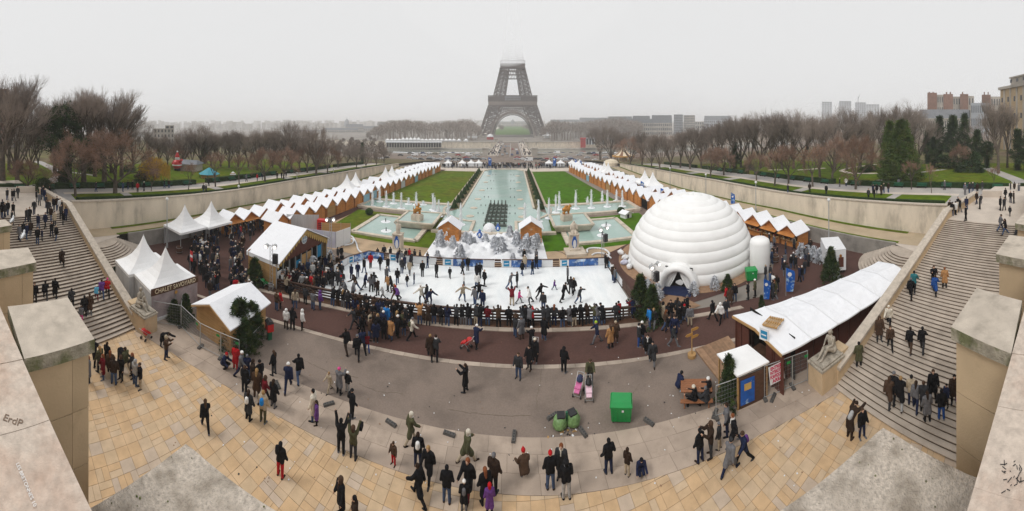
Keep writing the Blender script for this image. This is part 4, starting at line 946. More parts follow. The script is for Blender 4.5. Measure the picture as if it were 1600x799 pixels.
# ================================================================ PEAKED TENTS
def pagoda(lab, x, y, w, d, eave, apex, rz=0, walls='', group='white peaked tents', frame=True):
 root = thing('peaked_tent', lab, 'tent', (x, y, 0), rz, group)
 b = MB(); V = []; F = []; N = 7
 prof = [(1.0, 0), (.80, .075), (.60, .175), (.42, .31), (.26, .49), (.13, .70), (.045, .90), (.004, 1.0)]
 m = 16
 for j, (s, t) in enumerate(prof):
  for i in range(m):
   a = i / m * 4; sd_ = int(a); f = a - sd_; cs = [(-1, -1), (1, -1), (1, 1), (-1, 1), (-1, -1)]; px, py = lerp(cs[sd_][0], cs[sd_ + 1][0], f), lerp(cs[sd_][1], cs[sd_ + 1][1], f)
   sag = -.05 * (1 - t) * math.sin(f * PI) if j else .0
   V.append((px * s * w / 2, py * s * d / 2, eave + t * (apex - eave) + sag))
 for j in range(len(prof) - 1):
  for i in range(m): F.append((j * m + i, j * m + (i + 1) % m, (j + 1) * m + (i + 1) % m, (j + 1) * m + i))
 b.raw(V, F); b.build('roof_canopy', M['white'], root, smooth=False)
 for i in range(4):
  cs = [(-1, -1), (1, -1), (1, 1), (-1, 1)]; a, c = cs[i], cs[(i + 1) % 4]
  p0, p1 = Vector((a[0] * w / 2, a[1] * d / 2, eave - .28)), Vector((c[0] * w / 2, c[1] * d / 2, eave - .28))
  b = MB(); b.bar(p0, p1, .03, .27); b.build('valance', M['white'], root)
  b = MB(); b.tube((a[0] * (w / 2 - .06), a[1] * (d / 2 - .06), 0), (a[0] * (w / 2 - .06), a[1] * (d / 2 - .06), eave), .045, .045, 6); b.build('pole', M['galv'], root)
  ch_ = walls[i] if i < len(walls) else '.'
  if ch_ != '.':
   b = MB(); q0, q1 = Vector((p0.x * .985, p0.y * .985, .05)), Vector((p1.x * .985, p1.y * .985, .05)); n = 10;
   for k in range(n):
    A, B = q0.lerp(q1, k / n), q0.lerp(q1, (k + 1) / n); b.bar(A, B, .03 if k % 2 else .045, eave - .33)
   b.build('side_wall', M['wallc'] if ch_ == 'w' else M['clear'], root)
 b = MB(); b.ball((0, 0, apex), .06, 6); b.build('finial', M['galv'], root)
 return root
t1 = pagoda('white peaked tent with grey side walls, behind the signed one next to the left stairs', -31.2, 13.9, 3.7, 5.0, 2.75, 5.75, .03, 'wwww')
t2 = pagoda('white peaked tent with a CHALET SAVOYARD sign over cloudy windows', -27.5, 14.6, 3.7, 5.0, 2.75, 5.6, .03, 'wcww')
b = MB(); b.box(1.90, 0, 2.32, .06, 5.1, .62); b.build('sign_board', M['woodd'], t2)
text('CHALET SAVOYARD', .56, M['cream'], t2, (1.94, 0, 2.63), (PI / 2, 0, PI / 2), 'lettering', .02, xs=.86)
b = MB(); b.tube((1.86, 0, 0), (1.86, 0, 2.4), .035, .035, 6); b.build('pole', M['galv'], t2)
b = MB(); b.box(1.9, 0, .02, .12, 5.0, .22); b.build('floor_edge', M['bwhite'], t2)
b = MB(); b.tube((1.97, .0, 2.1), (1.99, 0, 2.1), .16, .16, 8); b.build('orange_badge', M['ochre'], t2)
pagoda('white peaked food tent nearest the left wall steps, lamp post in front', -39.6, 24.2, 4.5, 4.5, 2.8, 5.9, .05, '...w')
pagoda('white peaked food tent between its twin and the first outer left chalet', -39.4, 28.8, 4.5, 4.5, 2.8, 5.9, .05, '...w')
pagoda('near one of the two white peaked tents halfway along the left market', -37.4, 66.0, 4.3, 3.4, 2.7, 5.9, .1)
pagoda('far one of the two white peaked tents halfway along the left market', -37.0, 69.6, 4.3, 3.4, 2.7, 5.9, .1)
pagoda('near one of the far pair of peaked tents in the left market', -34.2, 82.0, 4.3, 3.6, 2.7, 5.9, .1)
pagoda('far one of the far pair of peaked tents in the left market', -33.8, 85.8, 4.3, 3.6, 2.7, 5.9, .1)
pagoda('near one of the two peaked tents in the outer right market row', 33.8, 71.8, 4.3, 3.6, 2.7, 5.9, -.1)
pagoda('far one of the two peaked tents in the outer right market row', 33.3, 75.6, 4.3, 3.6, 2.7, 5.9, -.1)
pagoda('near one of the far pair of peaked tents in the right market', 29.6, 95.4, 4.0, 2.9, 2.7, 5.9, -.1)
pagoda('far one of the far pair of peaked tents in the right market', 29.2, 98.4, 4.0, 2.9, 2.7, 5.9, -.1)
# ================================================================ INFLATABLE DOME
DC = (22.7, 36.2); DR = 8.35
root = thing('inflatable_dome', 'huge white inflatable igloo dome with ringed air cushions right of the rink', 'inflatable dome', (*DC, 0))
NR = 11
for k in range(NR):
 a0, a1 = PI / 2 * k / (NR + .35), PI / 2 * (k + 1) / (NR + .35); b = MB(); prof = []
 for i in range(7):
  a = lerp(a0, a1, i / 6); bl = .125 * (math.sin(PI * i / 6)) ** .55
  prof.append(((DR - .12 + bl) * math.cos(a), max(0, (DR - .12 + bl) * math.sin(a))))
 n = 72; b.lathe(prof, 0, 0, n); b.f = b.f[:-2]; b.m = b.m[:-2]
 b.v = [(x * (1 - .0035 * (j % 2)), y * (1 - .0035 * (j % 2)), z) for j, (x, y, z) in ((i % n, v) for i, v in enumerate(b.v))]
 b.build('air_ring', M['inflat'], root, smooth=True)
a = PI / 2 * NR / (NR + .35); b = MB(); b.lathe([(DR * math.cos(a), DR * math.sin(a) - .12), (DR * math.cos(a) * .8, DR * math.sin(a) + .0), (.01, DR * math.sin(a) + .05)], 0, 0, 24); b.build('crown_cap', M['inflat'], root, smooth=True)
ed = Vector((-.66, -.75, 0)).normalized(); er = Vector((-ed.y, ed.x, 0))
for k in range(3):
 b = MB(); s = DR - 1.0 + k * .72; R0 = 1.85; V = []; F = []; nu, nv = 20, 10
 for i in range(nu + 1):
  t = PI * i / nu;
  cz = Vector((0, 0, 1)) * math.sin(t) * (R0 + .35) ; cc = ed * s - er * math.cos(t) * R0 + cz
  rad = (-er * math.cos(t) + Vector((0, 0, math.sin(t)))).normalized()
  for j in range(nv): u_ = 2 * PI * j / nv; V.append(cc + rad * (math.cos(u_) * .36) + ed * (math.sin(u_) * .42))
 for i in range(nu):
  for j in range(nv): F.append((i * nv + j, i * nv + (j + 1) % nv, (i + 1) * nv + (j + 1) % nv, (i + 1) * nv + j))
 b.raw(V, F); b.build('entrance_arch', M['inflat'], root, smooth=True)
b = MB(); e0 = ed * (DR + .25)
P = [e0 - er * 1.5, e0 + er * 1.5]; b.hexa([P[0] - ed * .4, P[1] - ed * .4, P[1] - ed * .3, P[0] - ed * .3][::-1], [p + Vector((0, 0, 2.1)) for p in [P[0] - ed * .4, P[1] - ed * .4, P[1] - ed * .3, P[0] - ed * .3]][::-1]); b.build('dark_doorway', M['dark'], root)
for s in (-1, 1):
 b = MB(); V = []; F = []; n = 9
 for i in range(n):
  f = i / (n - 1)
  for j in range(6):
   t = j / 5; inner = lerp(.02, 1.0, (1 - t) ** 1.5) if s else 0
   x = s * lerp(1.5, inner, f); V.append(e0 + er * x + ed * (.06 * math.sin(i * 2.4) + .02) + Vector((0, 0, t * 2.15)))
 for i in range(n - 1):
  for j in range(5): F.append((i * 6 + j, i * 6 + j + 1, i * 6 + 7 + j, i * 6 + 6 + j))
 b.raw(V, F); b.build('curtain', M['inflat'], root)
b = MB(); b.prism([(p.x, p.y) for p in (ed * 7.6 - er * 1.4, ed * 7.6 + er * 1.4, ed * 10.2 + er * 1.6, ed * 10.2 - er * 1.6)], .015, .05); b.build('blue_carpet', mat('navy_carpet', (.02, .028, .07), .9, .2, 3), root)
o = thing('dome_annex', 'white inflated annex wall attached to the right side of the dome', 'inflatable', (27.0, 27.6, 0), -.75)
b = MB()
b.lathe([(1.15, 0), (1.22, .2), (1.22, 3.3), (1.12, 3.65), (.8, 3.85), (.05, 3.92)], 0, 0, 24)
b.build('air_cushions', M['inflat'], o, smooth=True)
b = MB(); b.prism([(DC[0] + 9.6 * math.cos(t), DC[1] + 9.6 * math.sin(t)) for t in [2 * PI * i / 48 for i in range(48)]], -.01, .02); struct('dome_platform', b, M['deck'])
b = MB(); q = [G(1030, 470), G(1052, 457), G(1095, 478), G(1055, 492)]; b.face([(p.x, p.y, .018) for p in q][::-1]); struct('board_ramp', b, M['deck'])
# ================================================================ TICKET HALL
root = thing('ticket_hall', 'chalet hall with white roof, scalloped brown gable and round window beside the rink', 'building', (-27.1, 30.0, 0))
hw, hd, ev, rg = 9.8, 4.3, 2.75, 5.25      # width along Y, depth along X; gable at x = hd
for k, (ya, yb) in enumerate(((-hw / 2, 0), (0, hw / 2))):
 for i in range(2):
  s0, s1 = lerp(ya, yb, i / 2), lerp(ya, yb, (i + 1) / 2); zz = lambda q: rg - (rg - ev) * abs(q) / (hw / 2)
  lo_ = [(-.35, s0 + .0, zz(s0)), (hd + .45, s0, zz(s0)), (hd + .45, s1, zz(s1)), (-.35, s1, zz(s1))]; b = MB(); b.hexa(lo_, [(p[0], p[1], p[2] + .1) for p in lo_]); b.build('roof_sheet', M['roof'] if i != 7 else M['white'], root)
for s in (-1, 1):
 for i in range(5): b = MB(); x = hd * i / 5; b.box(x + hd / 10, s * (hw / 2 - .12), 0, hd / 5 - .02, .08, ev - .35); b.build('board_panel', M['woodt'], root)
 b = MB(); b.box(hd / 2, s * (hw / 2 - .06), ev - .36, hd + .7, .06, .36); b.build('eave_valance', M['white'], root)
for i in range(8): b = MB(); y = -hw / 2 + hw * (i + .5) / 8; b.box(0, y, 0, .08, hw / 8 - .02, ev + .3); b.build('board_panel', M['woodt'], root)
N = 14; zg_ = lambda q: rg - .12 - (rg - ev) * abs(q) / (hw / 2)
for i in range(N):      # gable boards
 a, c = lerp(-hw / 2, hw / 2, i / N) + .01, lerp(-hw / 2, hw / 2, (i + 1) / N) - .01; b = MB()
 b.hexa([(hd - .06, a, ev - .25), (hd, a, ev - .25), (hd, c, ev - .25), (hd - .06, c, ev - .25)], [(hd - .06, a, zg_(a)), (hd, a, zg_(a)), (hd, c, zg_(c)), (hd - .06, c, zg_(c))]); b.build('gable_board', M['gable'], root)
for s in (-1, 1):
 b = MB(); n = 11     # scalloped barge board
 P0, P1 = Vector((hd + .10, s * hw / 2, ev - .1)), Vector((hd + .10, 0, rg - .12))
 b.bar(P0 + Vector((0, 0, -.26)), P1 + Vector((0, 0, -.26)), .05, .32); b.build('barge_board', M['yellow'], root)
 for i in range(n):
  m_ = P0.lerp(P1, (i + .5) / n); b = MB(); w_ = (P1 - P0).length / n * .42
  b.raw([m_ + Vector((0, -w_, -.2)), m_ + Vector((0, w_, -.2)), m_ + Vector((0, w_ * .7, -.56)), m_ + Vector((0, 0, -.74)), m_ + Vector((0, -w_ * .7, -.56))] + [m_ + Vector((.03, -w_, -.2)), m_ + Vector((.03, w_, -.2)), m_ + Vector((.03, w_ * .7, -.56)), m_ + Vector((.03, 0, -.74)), m_ + Vector((.03, -w_ * .7, -.56))],
              [(0, 1, 2, 3, 4), (9, 8, 7, 6, 5), (0, 5, 6, 1), (1, 6, 7, 2), (2, 7, 8, 3), (3, 8, 9, 4), (4, 9, 5, 0)]); b.build('scallop', M['yellow'], root)
 b = MB(); b.bar(P0 + Vector((.12, 0, .06)), P1 + Vector((.12, 0, .06)), .06, .12); b.build('dark_trim', M['gable'], root)
b = MB(); b.tube((hd + .02, 0, rg - 1.25), (hd + .08, 0, rg - 1.25), .50, .50, 20); w_ = b.build('round_window', M['bwhite'], root)
b = MB(); b.tube((hd + .085, 0, rg - 1.25), (hd + .10, 0, rg - 1.25), .41, .41, 20); b.build('glass', mat('blue_grey_glass', (.22, .30, .36), .3, .1, 2), w_)
b = MB(); b.box(hd + .115, 0, rg - 1.28, .02, .84, .06); b.box(hd + .125, 0, rg - 1.67, .02, .06, .84); b.build('glazing_bar', M['bwhite'], w_)
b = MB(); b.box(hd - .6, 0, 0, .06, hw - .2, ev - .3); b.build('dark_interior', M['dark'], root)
for i in range(10):
 y = lerp(-hw / 2 + .1, hw / 2 - .1, i / 9); b = MB(); b.box(hd - .02, y, 0, .12, .1, ev - .26); b.build('post', M['galv'], root)
for i, (m_, z0, hh) in enumerate(((M['bwhite'], .9, .9), (M['bwhite'], .6, 1.1), (M['dark'], .1, .4), (M['logo'], 1.1, .8), (M['woodt'], .05, 2.2), (M['woodt'], .05, 2.2), (M['dark'], .1, .3), (M['logo'], .9, 1.4), (M['dark'], .1, .3))):
 y = lerp(-hw / 2 + .1, hw / 2 - .1, (i + .5) / 9); b = MB(); b.box(hd - .05, y, z0, .05, .82, hh); b.build('door_panel', m_, root)
def screen(lab, a, c, hh, m, n=3, z=0.0):
 root = thing('sheet_screen', lab, 'screen'); a, c = Vector((*a, z)), Vector((*c, z))
 for k in range(n): b = MB(); b.bar(a.lerp(c, k / n + .004), a.lerp(c, (k + 1) / n - .004), .06, hh); b.build('sheet', m, root)
 for k in range(n + 1): b = MB(); p = a.lerp(c, k / n); b.tube((p.x, p.y, 0), (p.x, p.y, z + hh + .05), .04, .04, 6); b.build('post', M['galv'], root)
 return root
screen('long lilac sheeting screen behind the ticket hall gable', (-28.6, 37.4), (-23.7, 38.6), 2.3, M['lilac'])
screen('white sheeting screen corner facing the left square pool', (-23.7, 38.6), (-23.0, 41.6), 2.3, M['bwhite'], 2)
screen('tall grey white screen behind the ticket hall roof', (-34.2, 40.3), (-29.8, 43.2), 2.7, M['wallc'], 3)
screen('tan board screen beside the red machine behind the hall', (-28.4, 42.0), (-24.3, 44.0), 2.0, M['woodt'], 3)
o = thing('red_machine', 'red chiller cabinet between the white screens behind the hall', 'machine', (-28.8, 42.6, 0), .3)
b = MB(); b.box(0, 0, 0, 1.3, 1.0, 2.3); b.build('cabinet', M['redp'], o)
for k in range(5): b = MB(); b.box(0, -.52, .5 + k * .3, 1.0, .03, .12); b.build('vent_slat', M['black'], o)
# ================================================================ SMALL CHALET FRONT LEFT
cr = thing('storage_chalet', 'pale wood chalet with plain white roof between fir branches and fences, front left', 'chalet', (-21.05, 17.5, 0), .10)
w, d, ev, rd = 4.1, 4.3, 2.1, 3.0
for i in range(9):
 a, c = -w / 2 + w * i / 9 + .006, -w / 2 + w * (i + 1) / 9 - .006; za = lambda q: ev + (rd - ev) * (1 - abs(q) / (w / 2))
 for yy in (-d / 2, d / 2 - .05): b = MB(); b.hexa([(a, yy, 0), (c, yy, 0), (c, yy + .05, 0), (a, yy + .05, 0)], [(a, yy, za(a)), (c, yy, za(c)), (c, yy + .05, za(c)), (a, yy + .05, za(a))]); b.build('board', M['woodt'], cr)
for s in (-1, 1):
 for i in range(8): b = MB(); b.box(s * (w / 2 - .03), -d / 2 + .06 + (d - .12) * (i + .5) / 8, 0, .05, (d - .12) / 8 - .012, ev); b.build('board', M['woodt'], cr)
 X = sorted((0, s * (w / 2 + .3))); sl = (rd - ev) / (w / 2); zz = lambda q: rd + .02 - abs(q) * sl
 lo_ = [(X[0], -d / 2 - .35, zz(X[0])), (X[1], -d / 2 - .35, zz(X[1])), (X[1], d / 2 + .35, zz(X[1])), (X[0], d / 2 + .35, zz(X[0]))]
 b = MB(); b.hexa(lo_, [(p[0], p[1], p[2] + .1) for p in lo_]); b.build('roof_slope', M['roof'], cr)
 b = MB(); e = w / 2 + .3; b.bar((0, -d / 2 - .37, rd - .08), (s * e, -d / 2 - .37, rd - .08 - e * sl), .04, .12); b.build('barge_board', M['woodt'], cr)
# ================================================================ RESTAURANT TENT
rt = thing('restaurant_tent', 'long brown restaurant cabin under a wrinkled white tarpaulin roof against the right stairs', 'restaurant')
N0, N1, F0, F1 = Vector((15.3, 13.6, 0)), Vector((29.6, 9.9, 0)), Vector((15.7, 19.0, 0)), Vector((31.2, 14.2, 0))
EV, RG = 2.72, 3.1; nb = 6
def tentp(u_, v_):      # u along, v across 0 near .. 1 far
 a = N0.lerp(N1, u_); c = F0.lerp(F1, u_); p = a.lerp(c, v_); p.z = EV + (RG - EV) * (1 - abs(v_ - .5) * 2); return p
for k in range(nb):
 for vs_, ve in ((0, .5), (.5, 1)):
  V = []; F = []; nu, nv = 10, 8; b = MB()
  for j in range(nv + 1):
   for i in range(nu + 1):
    p = tentp(lerp(k / nb, (k + 1) / nb, i / nu), lerp(vs_, ve, j / nv)); e = 0 if i in (0, nu) or j in (0, nv) else 1
    p.z += .10 + e * (noise.noise(Vector((p.x * .9, p.y * 2.6, 1))) * .07 + noise.noise(Vector((p.x * 3, p.y * .8, 5))) * .03) - .05 * math.sin(PI * i / nu); V.append(p)
  for j in range(nv):
   for i in range(nu): a = j * (nu + 1) + i; F.append((a, a + 1, a + nu + 2, a + nu + 1))
  n0 = len(V); V += [p - Vector((0, 0, .10)) for p in V]
  rim = list(range(nu + 1)) + [(nu + 1) * j + nu for j in range(1, nv + 1)] + [nv * (nu + 1) + i for i in range(nu - 1, -1, -1)] + [(nu + 1) * j for j in range(nv - 1, 0, -1)]
  for a, c in zip(rim, rim[1:] + rim[:1]): F.append((a, n0 + a, n0 + c, c))
  b.raw(V, F); b.build('roof_sheet', M['roof'], rt, smooth=False)
 p0, p1, p2 = tentp((k + 1) / nb, 0), tentp((k + 1) / nb, .5), tentp((k + 1) / nb, 1)
 b = MB(); b.path([p + Vector((0, 0, .125)) for p in (p0, p1, p2)], .03, 5); b.build('seam_strap', M['bwhite'], rt)
for a, c, n in ((N0, N1, 12), (F0, F1, 12)):
 for k in range(n):
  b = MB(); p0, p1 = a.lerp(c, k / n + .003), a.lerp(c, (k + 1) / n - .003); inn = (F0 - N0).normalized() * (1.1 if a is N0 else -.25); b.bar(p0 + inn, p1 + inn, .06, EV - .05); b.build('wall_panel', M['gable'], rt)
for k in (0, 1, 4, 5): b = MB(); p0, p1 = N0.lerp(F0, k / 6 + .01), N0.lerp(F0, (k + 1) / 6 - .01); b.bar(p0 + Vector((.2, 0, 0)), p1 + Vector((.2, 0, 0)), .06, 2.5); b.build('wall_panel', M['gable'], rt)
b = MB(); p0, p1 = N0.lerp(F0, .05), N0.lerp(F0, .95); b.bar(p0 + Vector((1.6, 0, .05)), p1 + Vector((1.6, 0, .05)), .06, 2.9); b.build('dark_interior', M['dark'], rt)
for a, c in ((tentp(0, 0), tentp(0, .5)), (tentp(0, .5), tentp(0, 1))): b = MB(); b.bar(a + Vector((-.06, 0, -.08)), c + Vector((-.06, 0, -.08)), .08, .16); b.build('barge_board', M['woodt'], rt)
b = MB(); b.box(16.6, 16.0, .0, .7, 2.6, 1.0); b.build('bar_counter', M['woodd'], rt)
def pallet(lab, loc, rz, tilt=0):
 root = thing('pallet', lab, 'pallet', loc, rz); root.rotation_euler = (tilt, 0, rz)
 for i in range(7): b = MB(); b.box(0, -.54 + i * .18, .10, 1.2, .11, .025); b.build('slat', M['woodt'], root)
 for x in (-.5, 0, .5): b = MB(); b.box(x, 0, 0, .1, 1.15, .098); b.build('bearer', M['woodt'], root)
 return root
p = tentp(.085, .46); pallet('wooden pallet lying on the front edge of the restaurant roof', (p.x, p.y, p.z + .16), .25, -.1)
root = thing('logo_sign', 'small white square sign with blue logo on the restaurant roof corner', 'sign', tuple(tentp(0, .3) + Vector((-.12, 0, .1))), .25)
b = MB(); b.box(0, 0, -.1, .05, .72, .8); b.build('board', M['bwhite'], root); b = MB(); b.box(-.035, 0, .05, .02, .5, .5); b.build('logo_square', M['logo'], root); b = MB(); b.box(-.05, 0, .25, .01, .38, .08); b.build('logo_wave', M['bwhite'], root)
root = thing('small_canopy', 'small white canopy hut with a blue poster, left of the protest banner', 'canopy')
q = [G(1120, 553, 2.35), G(1152, 588, 2.2), G(1202, 565, 2.3), G(1168, 538, 2.5)]
V = [Vector(p) for p in q]; mid = sum(V, Vector()) / 4 + Vector((0, 0, .08)); b = MB(); b.raw(V + [mid] + [p - Vector((0, 0, .1)) for p in V], [(0, 1, 4), (1, 2, 4), (2, 3, 4), (3, 0, 4), (0, 5, 6, 1), (1, 6, 7, 2), (2, 7, 8, 3), (3, 8, 5, 0), (8, 7, 6, 5)]); b.build('roof_sheet', M['white'], root)
c_ = sum(V, Vector()) / 4
for p in V: e = p.lerp(c_, .1); b = MB(); b.box(e.x, e.y, 0, .09, .09, p.z - .1); b.build('post', M['woodt'], root)
e1, e2 = V[1].lerp(c_, .1), V[2].lerp(c_, .1); b = MB(); b.bar(Vector((e1.x, e1.y, .02)), Vector((e2.x, e2.y, .02)), .05, 1.9); b.build('wall_panel', M['woodd'], root)
e3, e4 = e1.lerp(e2, .08), e1.lerp(e2, .55); n_ = Vector((e3.y - e4.y, e4.x - e3.x, 0)).normalized(); n_ = n_ if n_.y < 0 else -n_
b = MB(); b.bar(Vector((e3.x, e3.y, .25)) + n_ * .06, Vector((e4.x, e4.y, .25)) + n_ * .06, .04, 1.5); b.build('poster', M['blue'], root)
b = MB(); e5, e6 = e3.lerp(e4, .25), e3.lerp(e4, .75); b.bar(Vector((e5.x, e5.y, 1.1)) + n_ * .09, Vector((e6.x, e6.y, 1.1)) + n_ * .09, .02, .4); b.build('yellow_picture', M['yellow'], root)
dk = tag(link('plank_deck', None), kind='structure'); A, B, C_, D_ = G(1086, 548), G(1122, 594), G(1168, 566), G(1138, 527)
for k in range(22):
 t0, t1 = k / 22, (k + .93) / 22; b = MB(); q = [A.lerp(D_, t0), A.lerp(D_, t1), B.lerp(C_, t1), B.lerp(C_, t0)]; b.prism([(p.x, p.y) for p in q], .0, .12); b.build('plank', M['deck'], dk)
# ================================================================ TREES
def branch(bt, bw, p, d, L, r, depth, rr, spread, up, kidsn):
 n = 3 if depth > 1 else 2; q = p
 for k in range(n):
  d2 = (d + Vector((rr.gauss(0, .13), rr.gauss(0, .13), rr.gauss(0, .08) + up * .12))).normalized()
  e = q + d2 * (L / n); r2 = r * (1 - .28 / n * (k + 1))
  (bt if depth > 1 else bw).tube(q, e, max(.012, r * (1 - .28 / n * k)), max(.010, r2), 5 if depth > 2 else 3, False); q = e; d = d2
  if depth > 0 and k >= n - 2:
   m = kidsn[depth] if k == n - 1 else max(1, kidsn[depth] // 2)
   for i in range(m):
    a = rr.uniform(0, 2 * PI); u = d.orthogonal().normalized(); w = d.cross(u); sp = spread * rr.uniform(.5, 1.25)
    nd = (d * math.cos(sp) + (u * math.cos(a) + w * math.sin(a)) * math.sin(sp)); nd.z += up; nd.normalize()
    branch(bt, bw, q, nd, L * rr.uniform(.58, .8), r2 * .62, depth - 1, rr, spread, up, kidsn)
def bare_variant(seed, h, trunk, spread, up, kn, nlimb, leaf=0, rd=.026):
 rr = random.Random(seed); bt, bw = MB(), MB(); r = h * rd
 p = Vector((0, 0, -.6)); top = Vector((rr.gauss(0, .15), rr.gauss(0, .15), h * trunk)); bt.tube(p, top * .5, r * 1.25, r, 8, False); bt.tube(top * .5, top, r, r * .8, 8, False)
 ld_ = Vector((0, 0, 1))
 for i in range(nlimb):
  a = 2 * PI * i / nlimb + rr.uniform(-.4, .4); sp = spread * (1.3 if i else .3) * rr.uniform(.6, 1.1); d = Vector((math.cos(a) * math.sin(sp), math.sin(a) * math.sin(sp), math.cos(sp)))
  branch(bt, bw, top - Vector((0, 0, rr.uniform(0, .12) * h)), d, h * (1 - trunk) * .42, r * .55, 4, rr, spread, up, kn)
 lv = MB()
 if leaf:
  ends = bw.v[::3];
  for k in range(leaf):
   c = Vector(rr.choice(ends)) + Vector((rr.gauss(0, .25), rr.gauss(0, .25), rr.gauss(0, .25))); s_ = rr.uniform(.05, .11); d = Vector((rr.gauss(0, 1), rr.gauss(0, 1), rr.gauss(0, 1))).normalized(); u = d.orthogonal().normalized(); w = d.cross(u)
   lv.raw([c - u * s_, c + w * s_ * .7, c + u * s_, c - w * s_ * .7], [(0, 1, 2, 3)])
 mz = max(v[2] for v in bw.v) if bw.v else h; k = h / mz
 for b_ in (bt, bw, lv): b_.v = [(x * k, y * k, z * k if z > 0 else z) for x, y, z in b_.v]
 for b_ in (bt, bw, lv): b_.v = [(x, y, z * 1.08) for x, y, z in b_.v]
 return bt, bw, lv
VAR = {}
def mk(kind, seed, **kw):
 bt, bw, lv = bare_variant(seed, **kw)
 tw = 'twigr' if kind in ('red', 'young') else 'twig'
 ms = [('trunk', bt.mesh('trunk', M['bark'])), ('crown', bw.mesh('crown', M[tw]))]
 if lv.v: ms.append(('withered_leaves', lv.mesh('withered_leaves', M['leafo'] if kind != 'willow' else M['leafy'])))
 VAR.setdefault(kind, []).append((kw['h'], ms))
for s in (1, 2, 3): mk('bare', s, h=18, trunk=.22, spread=.42, up=.16, kn={4: 3, 3: 3, 2: 4, 1: 5}, nlimb=7)
for s in (4, 5): mk('tall', s, h=20, trunk=.35, spread=.34, up=.22, kn={4: 3, 3: 3, 2: 4, 1: 5}, nlimb=6)
for s in (6, 7): mk('red', s, h=10, trunk=.25, spread=.62, up=.04, kn={4: 3, 3: 3, 2: 4, 1: 5}, nlimb=7, leaf=2600, rd=.03)
mk('young', 8, h=6, trunk=.38, spread=.40, up=.10, kn={4: 2, 3: 2, 2: 3, 1: 3}, nlimb=5, leaf=260, rd=.018)
def willow():
 rr = random.Random(9); bt, lv = MB(), MB(); bt.tube((0, 0, -.5), (0, 0, 2.6), .28, .2, 7)
 for k in range(420):
  a = rr.uniform(0, 2 * PI); r = 3.1 * math.sqrt(rr.random()); zt = 5.3 - .22 * r * r + rr.uniform(-.3, .2); x, y = r * math.cos(a), r * math.sin(a)
  if k < 16: bt.tube((0, 0, 2.4), (x * .8, y * .8, zt - .3), .09, .03, 5)
  z = zt;
  while z > max(.7, zt - 3.2):
   c = Vector((x + rr.gauss(0, .06), y + rr.gauss(0, .06), z)); s_ = .11; w = Vector((rr.gauss(0, 1), rr.gauss(0, 1), 0)).normalized() * .035
   lv.raw([c - w, c + w, c + w * .2 - Vector((0, 0, s_ * 2.4)), c - w - Vector((0, 0, s_ * 1.6))], [(0, 1, 2, 3)]); z -= .2
 VAR['willow'] = [(5.3, [('trunk', bt.mesh('trunk', M['bark'])), ('hanging_crown', lv.mesh('hanging_crown', M['leafy']))])]
willow()
def clumped(kind, seed, h, prof, ncl, per, csz, leaf, m, trunk_r=.2, trunk_h=.5):
 """evergreen: clumps of small faces spread through a volume"""
 rr = random.Random(seed); bt, lv = MB(), MB(); bt.tube((0, 0, -.5), (0, 0, h * trunk_h), trunk_r, trunk_r * .4, 7)
 for c in range(ncl):
  t = rr.random() ** .9; R_ = prof(t); a = rr.uniform(0, 2 * PI); r = R_ * math.sqrt(rr.uniform(.35, 1.0)); cc = Vector((r * math.cos(a), r * math.sin(a), t * h)); cs = csz * rr.uniform(.6, 1.3)
  if c % 9 == 0: bt.tube((0, 0, max(.2, t * h - .6)), cc, .05, .02, 4)
  for k in range(per):
   o = Vector((rr.gauss(0, .5), rr.gauss(0, .5), rr.gauss(0, .38))) * cs; s_ = leaf * rr.uniform(.6, 1.4); d = (o.normalized() if o.length > 0 else Vector((0, 0, 1))) + Vector((0, 0, .5)); d.normalize(); u = d.orthogonal().normalized(); w = d.cross(u) * s_ * .45; p = cc + o
   lv.raw([p - w, p + w, p + d * s_ + u * s_ * .25], [(0, 1, 2)])
 VAR.setdefault(kind, []).append((h, [('trunk', bt.mesh('trunk', M['bark'])), ('crown', lv.mesh('crown', M[m]))]))
clumped('cypress', 21, 12.5, lambda t: 4.9 * min(1, (t + .02) / .12) ** .5 * (1 - t) ** .85 + .1, 700, 34, .75, .26, 'thuja', .4)
clumped('cypress', 22, 13, lambda t: 3.9 * min(1, (t + .02) / .12) ** .5 * (1 - t) ** .8 + .1, 520, 32, .75, .26, 'thuja', .4)
clumped('pine', 23, 15, lambda t: (.4 if t < .28 else 3.7 * (1.04 - t) ** .95 * (1 + .45 * math.sin(t * 30))), 330, 34, .85, .28, 'ever', .3, .9)
clumped('pine', 24, 13, lambda t: (.3 if t < .2 else 4.0 * (1.04 - t) ** 1.0 * (1 + .3 * math.sin(t * 26))), 330, 34, .85, .28, 'ever', .3, .9)
clumped('cedar', 25, 15, lambda t: (.2 if t < .45 else (3.6 if t < .62 else 2.3) * (1 + .45 * math.sin(t * 37))), 260, 40, 1.0, .3, 'ever', .4, .95)
clumped('shrub', 26, 2.2, lambda t: 1.3 * math.sqrt(max(0, 1 - t * t)), 90, 30, .4, .14, 'ever', .1, .4)
clumped('fir', 27, 4.0, lambda t: 1.25 * (1 - t) ** .85 * (1 + .2 * math.sin(t * 40)) + .03, 300, 30, .24, .13, 'fir', .08, .95)
clumped('bushfir', 29, 3.2, lambda t: 1.7 * math.sqrt(max(0, 1 - t)) * (1 + .3 * math.sin(t * 9)), 300, 34, .34, .15, 'fir', .08, .9)
clumped('fir', 28, 3.6, lambda t: 1.0 * (1 - t) ** .9 * (1 + .25 * math.sin(t * 33)) + .03, 260, 30, .24, .13, 'fir', .08, .95)
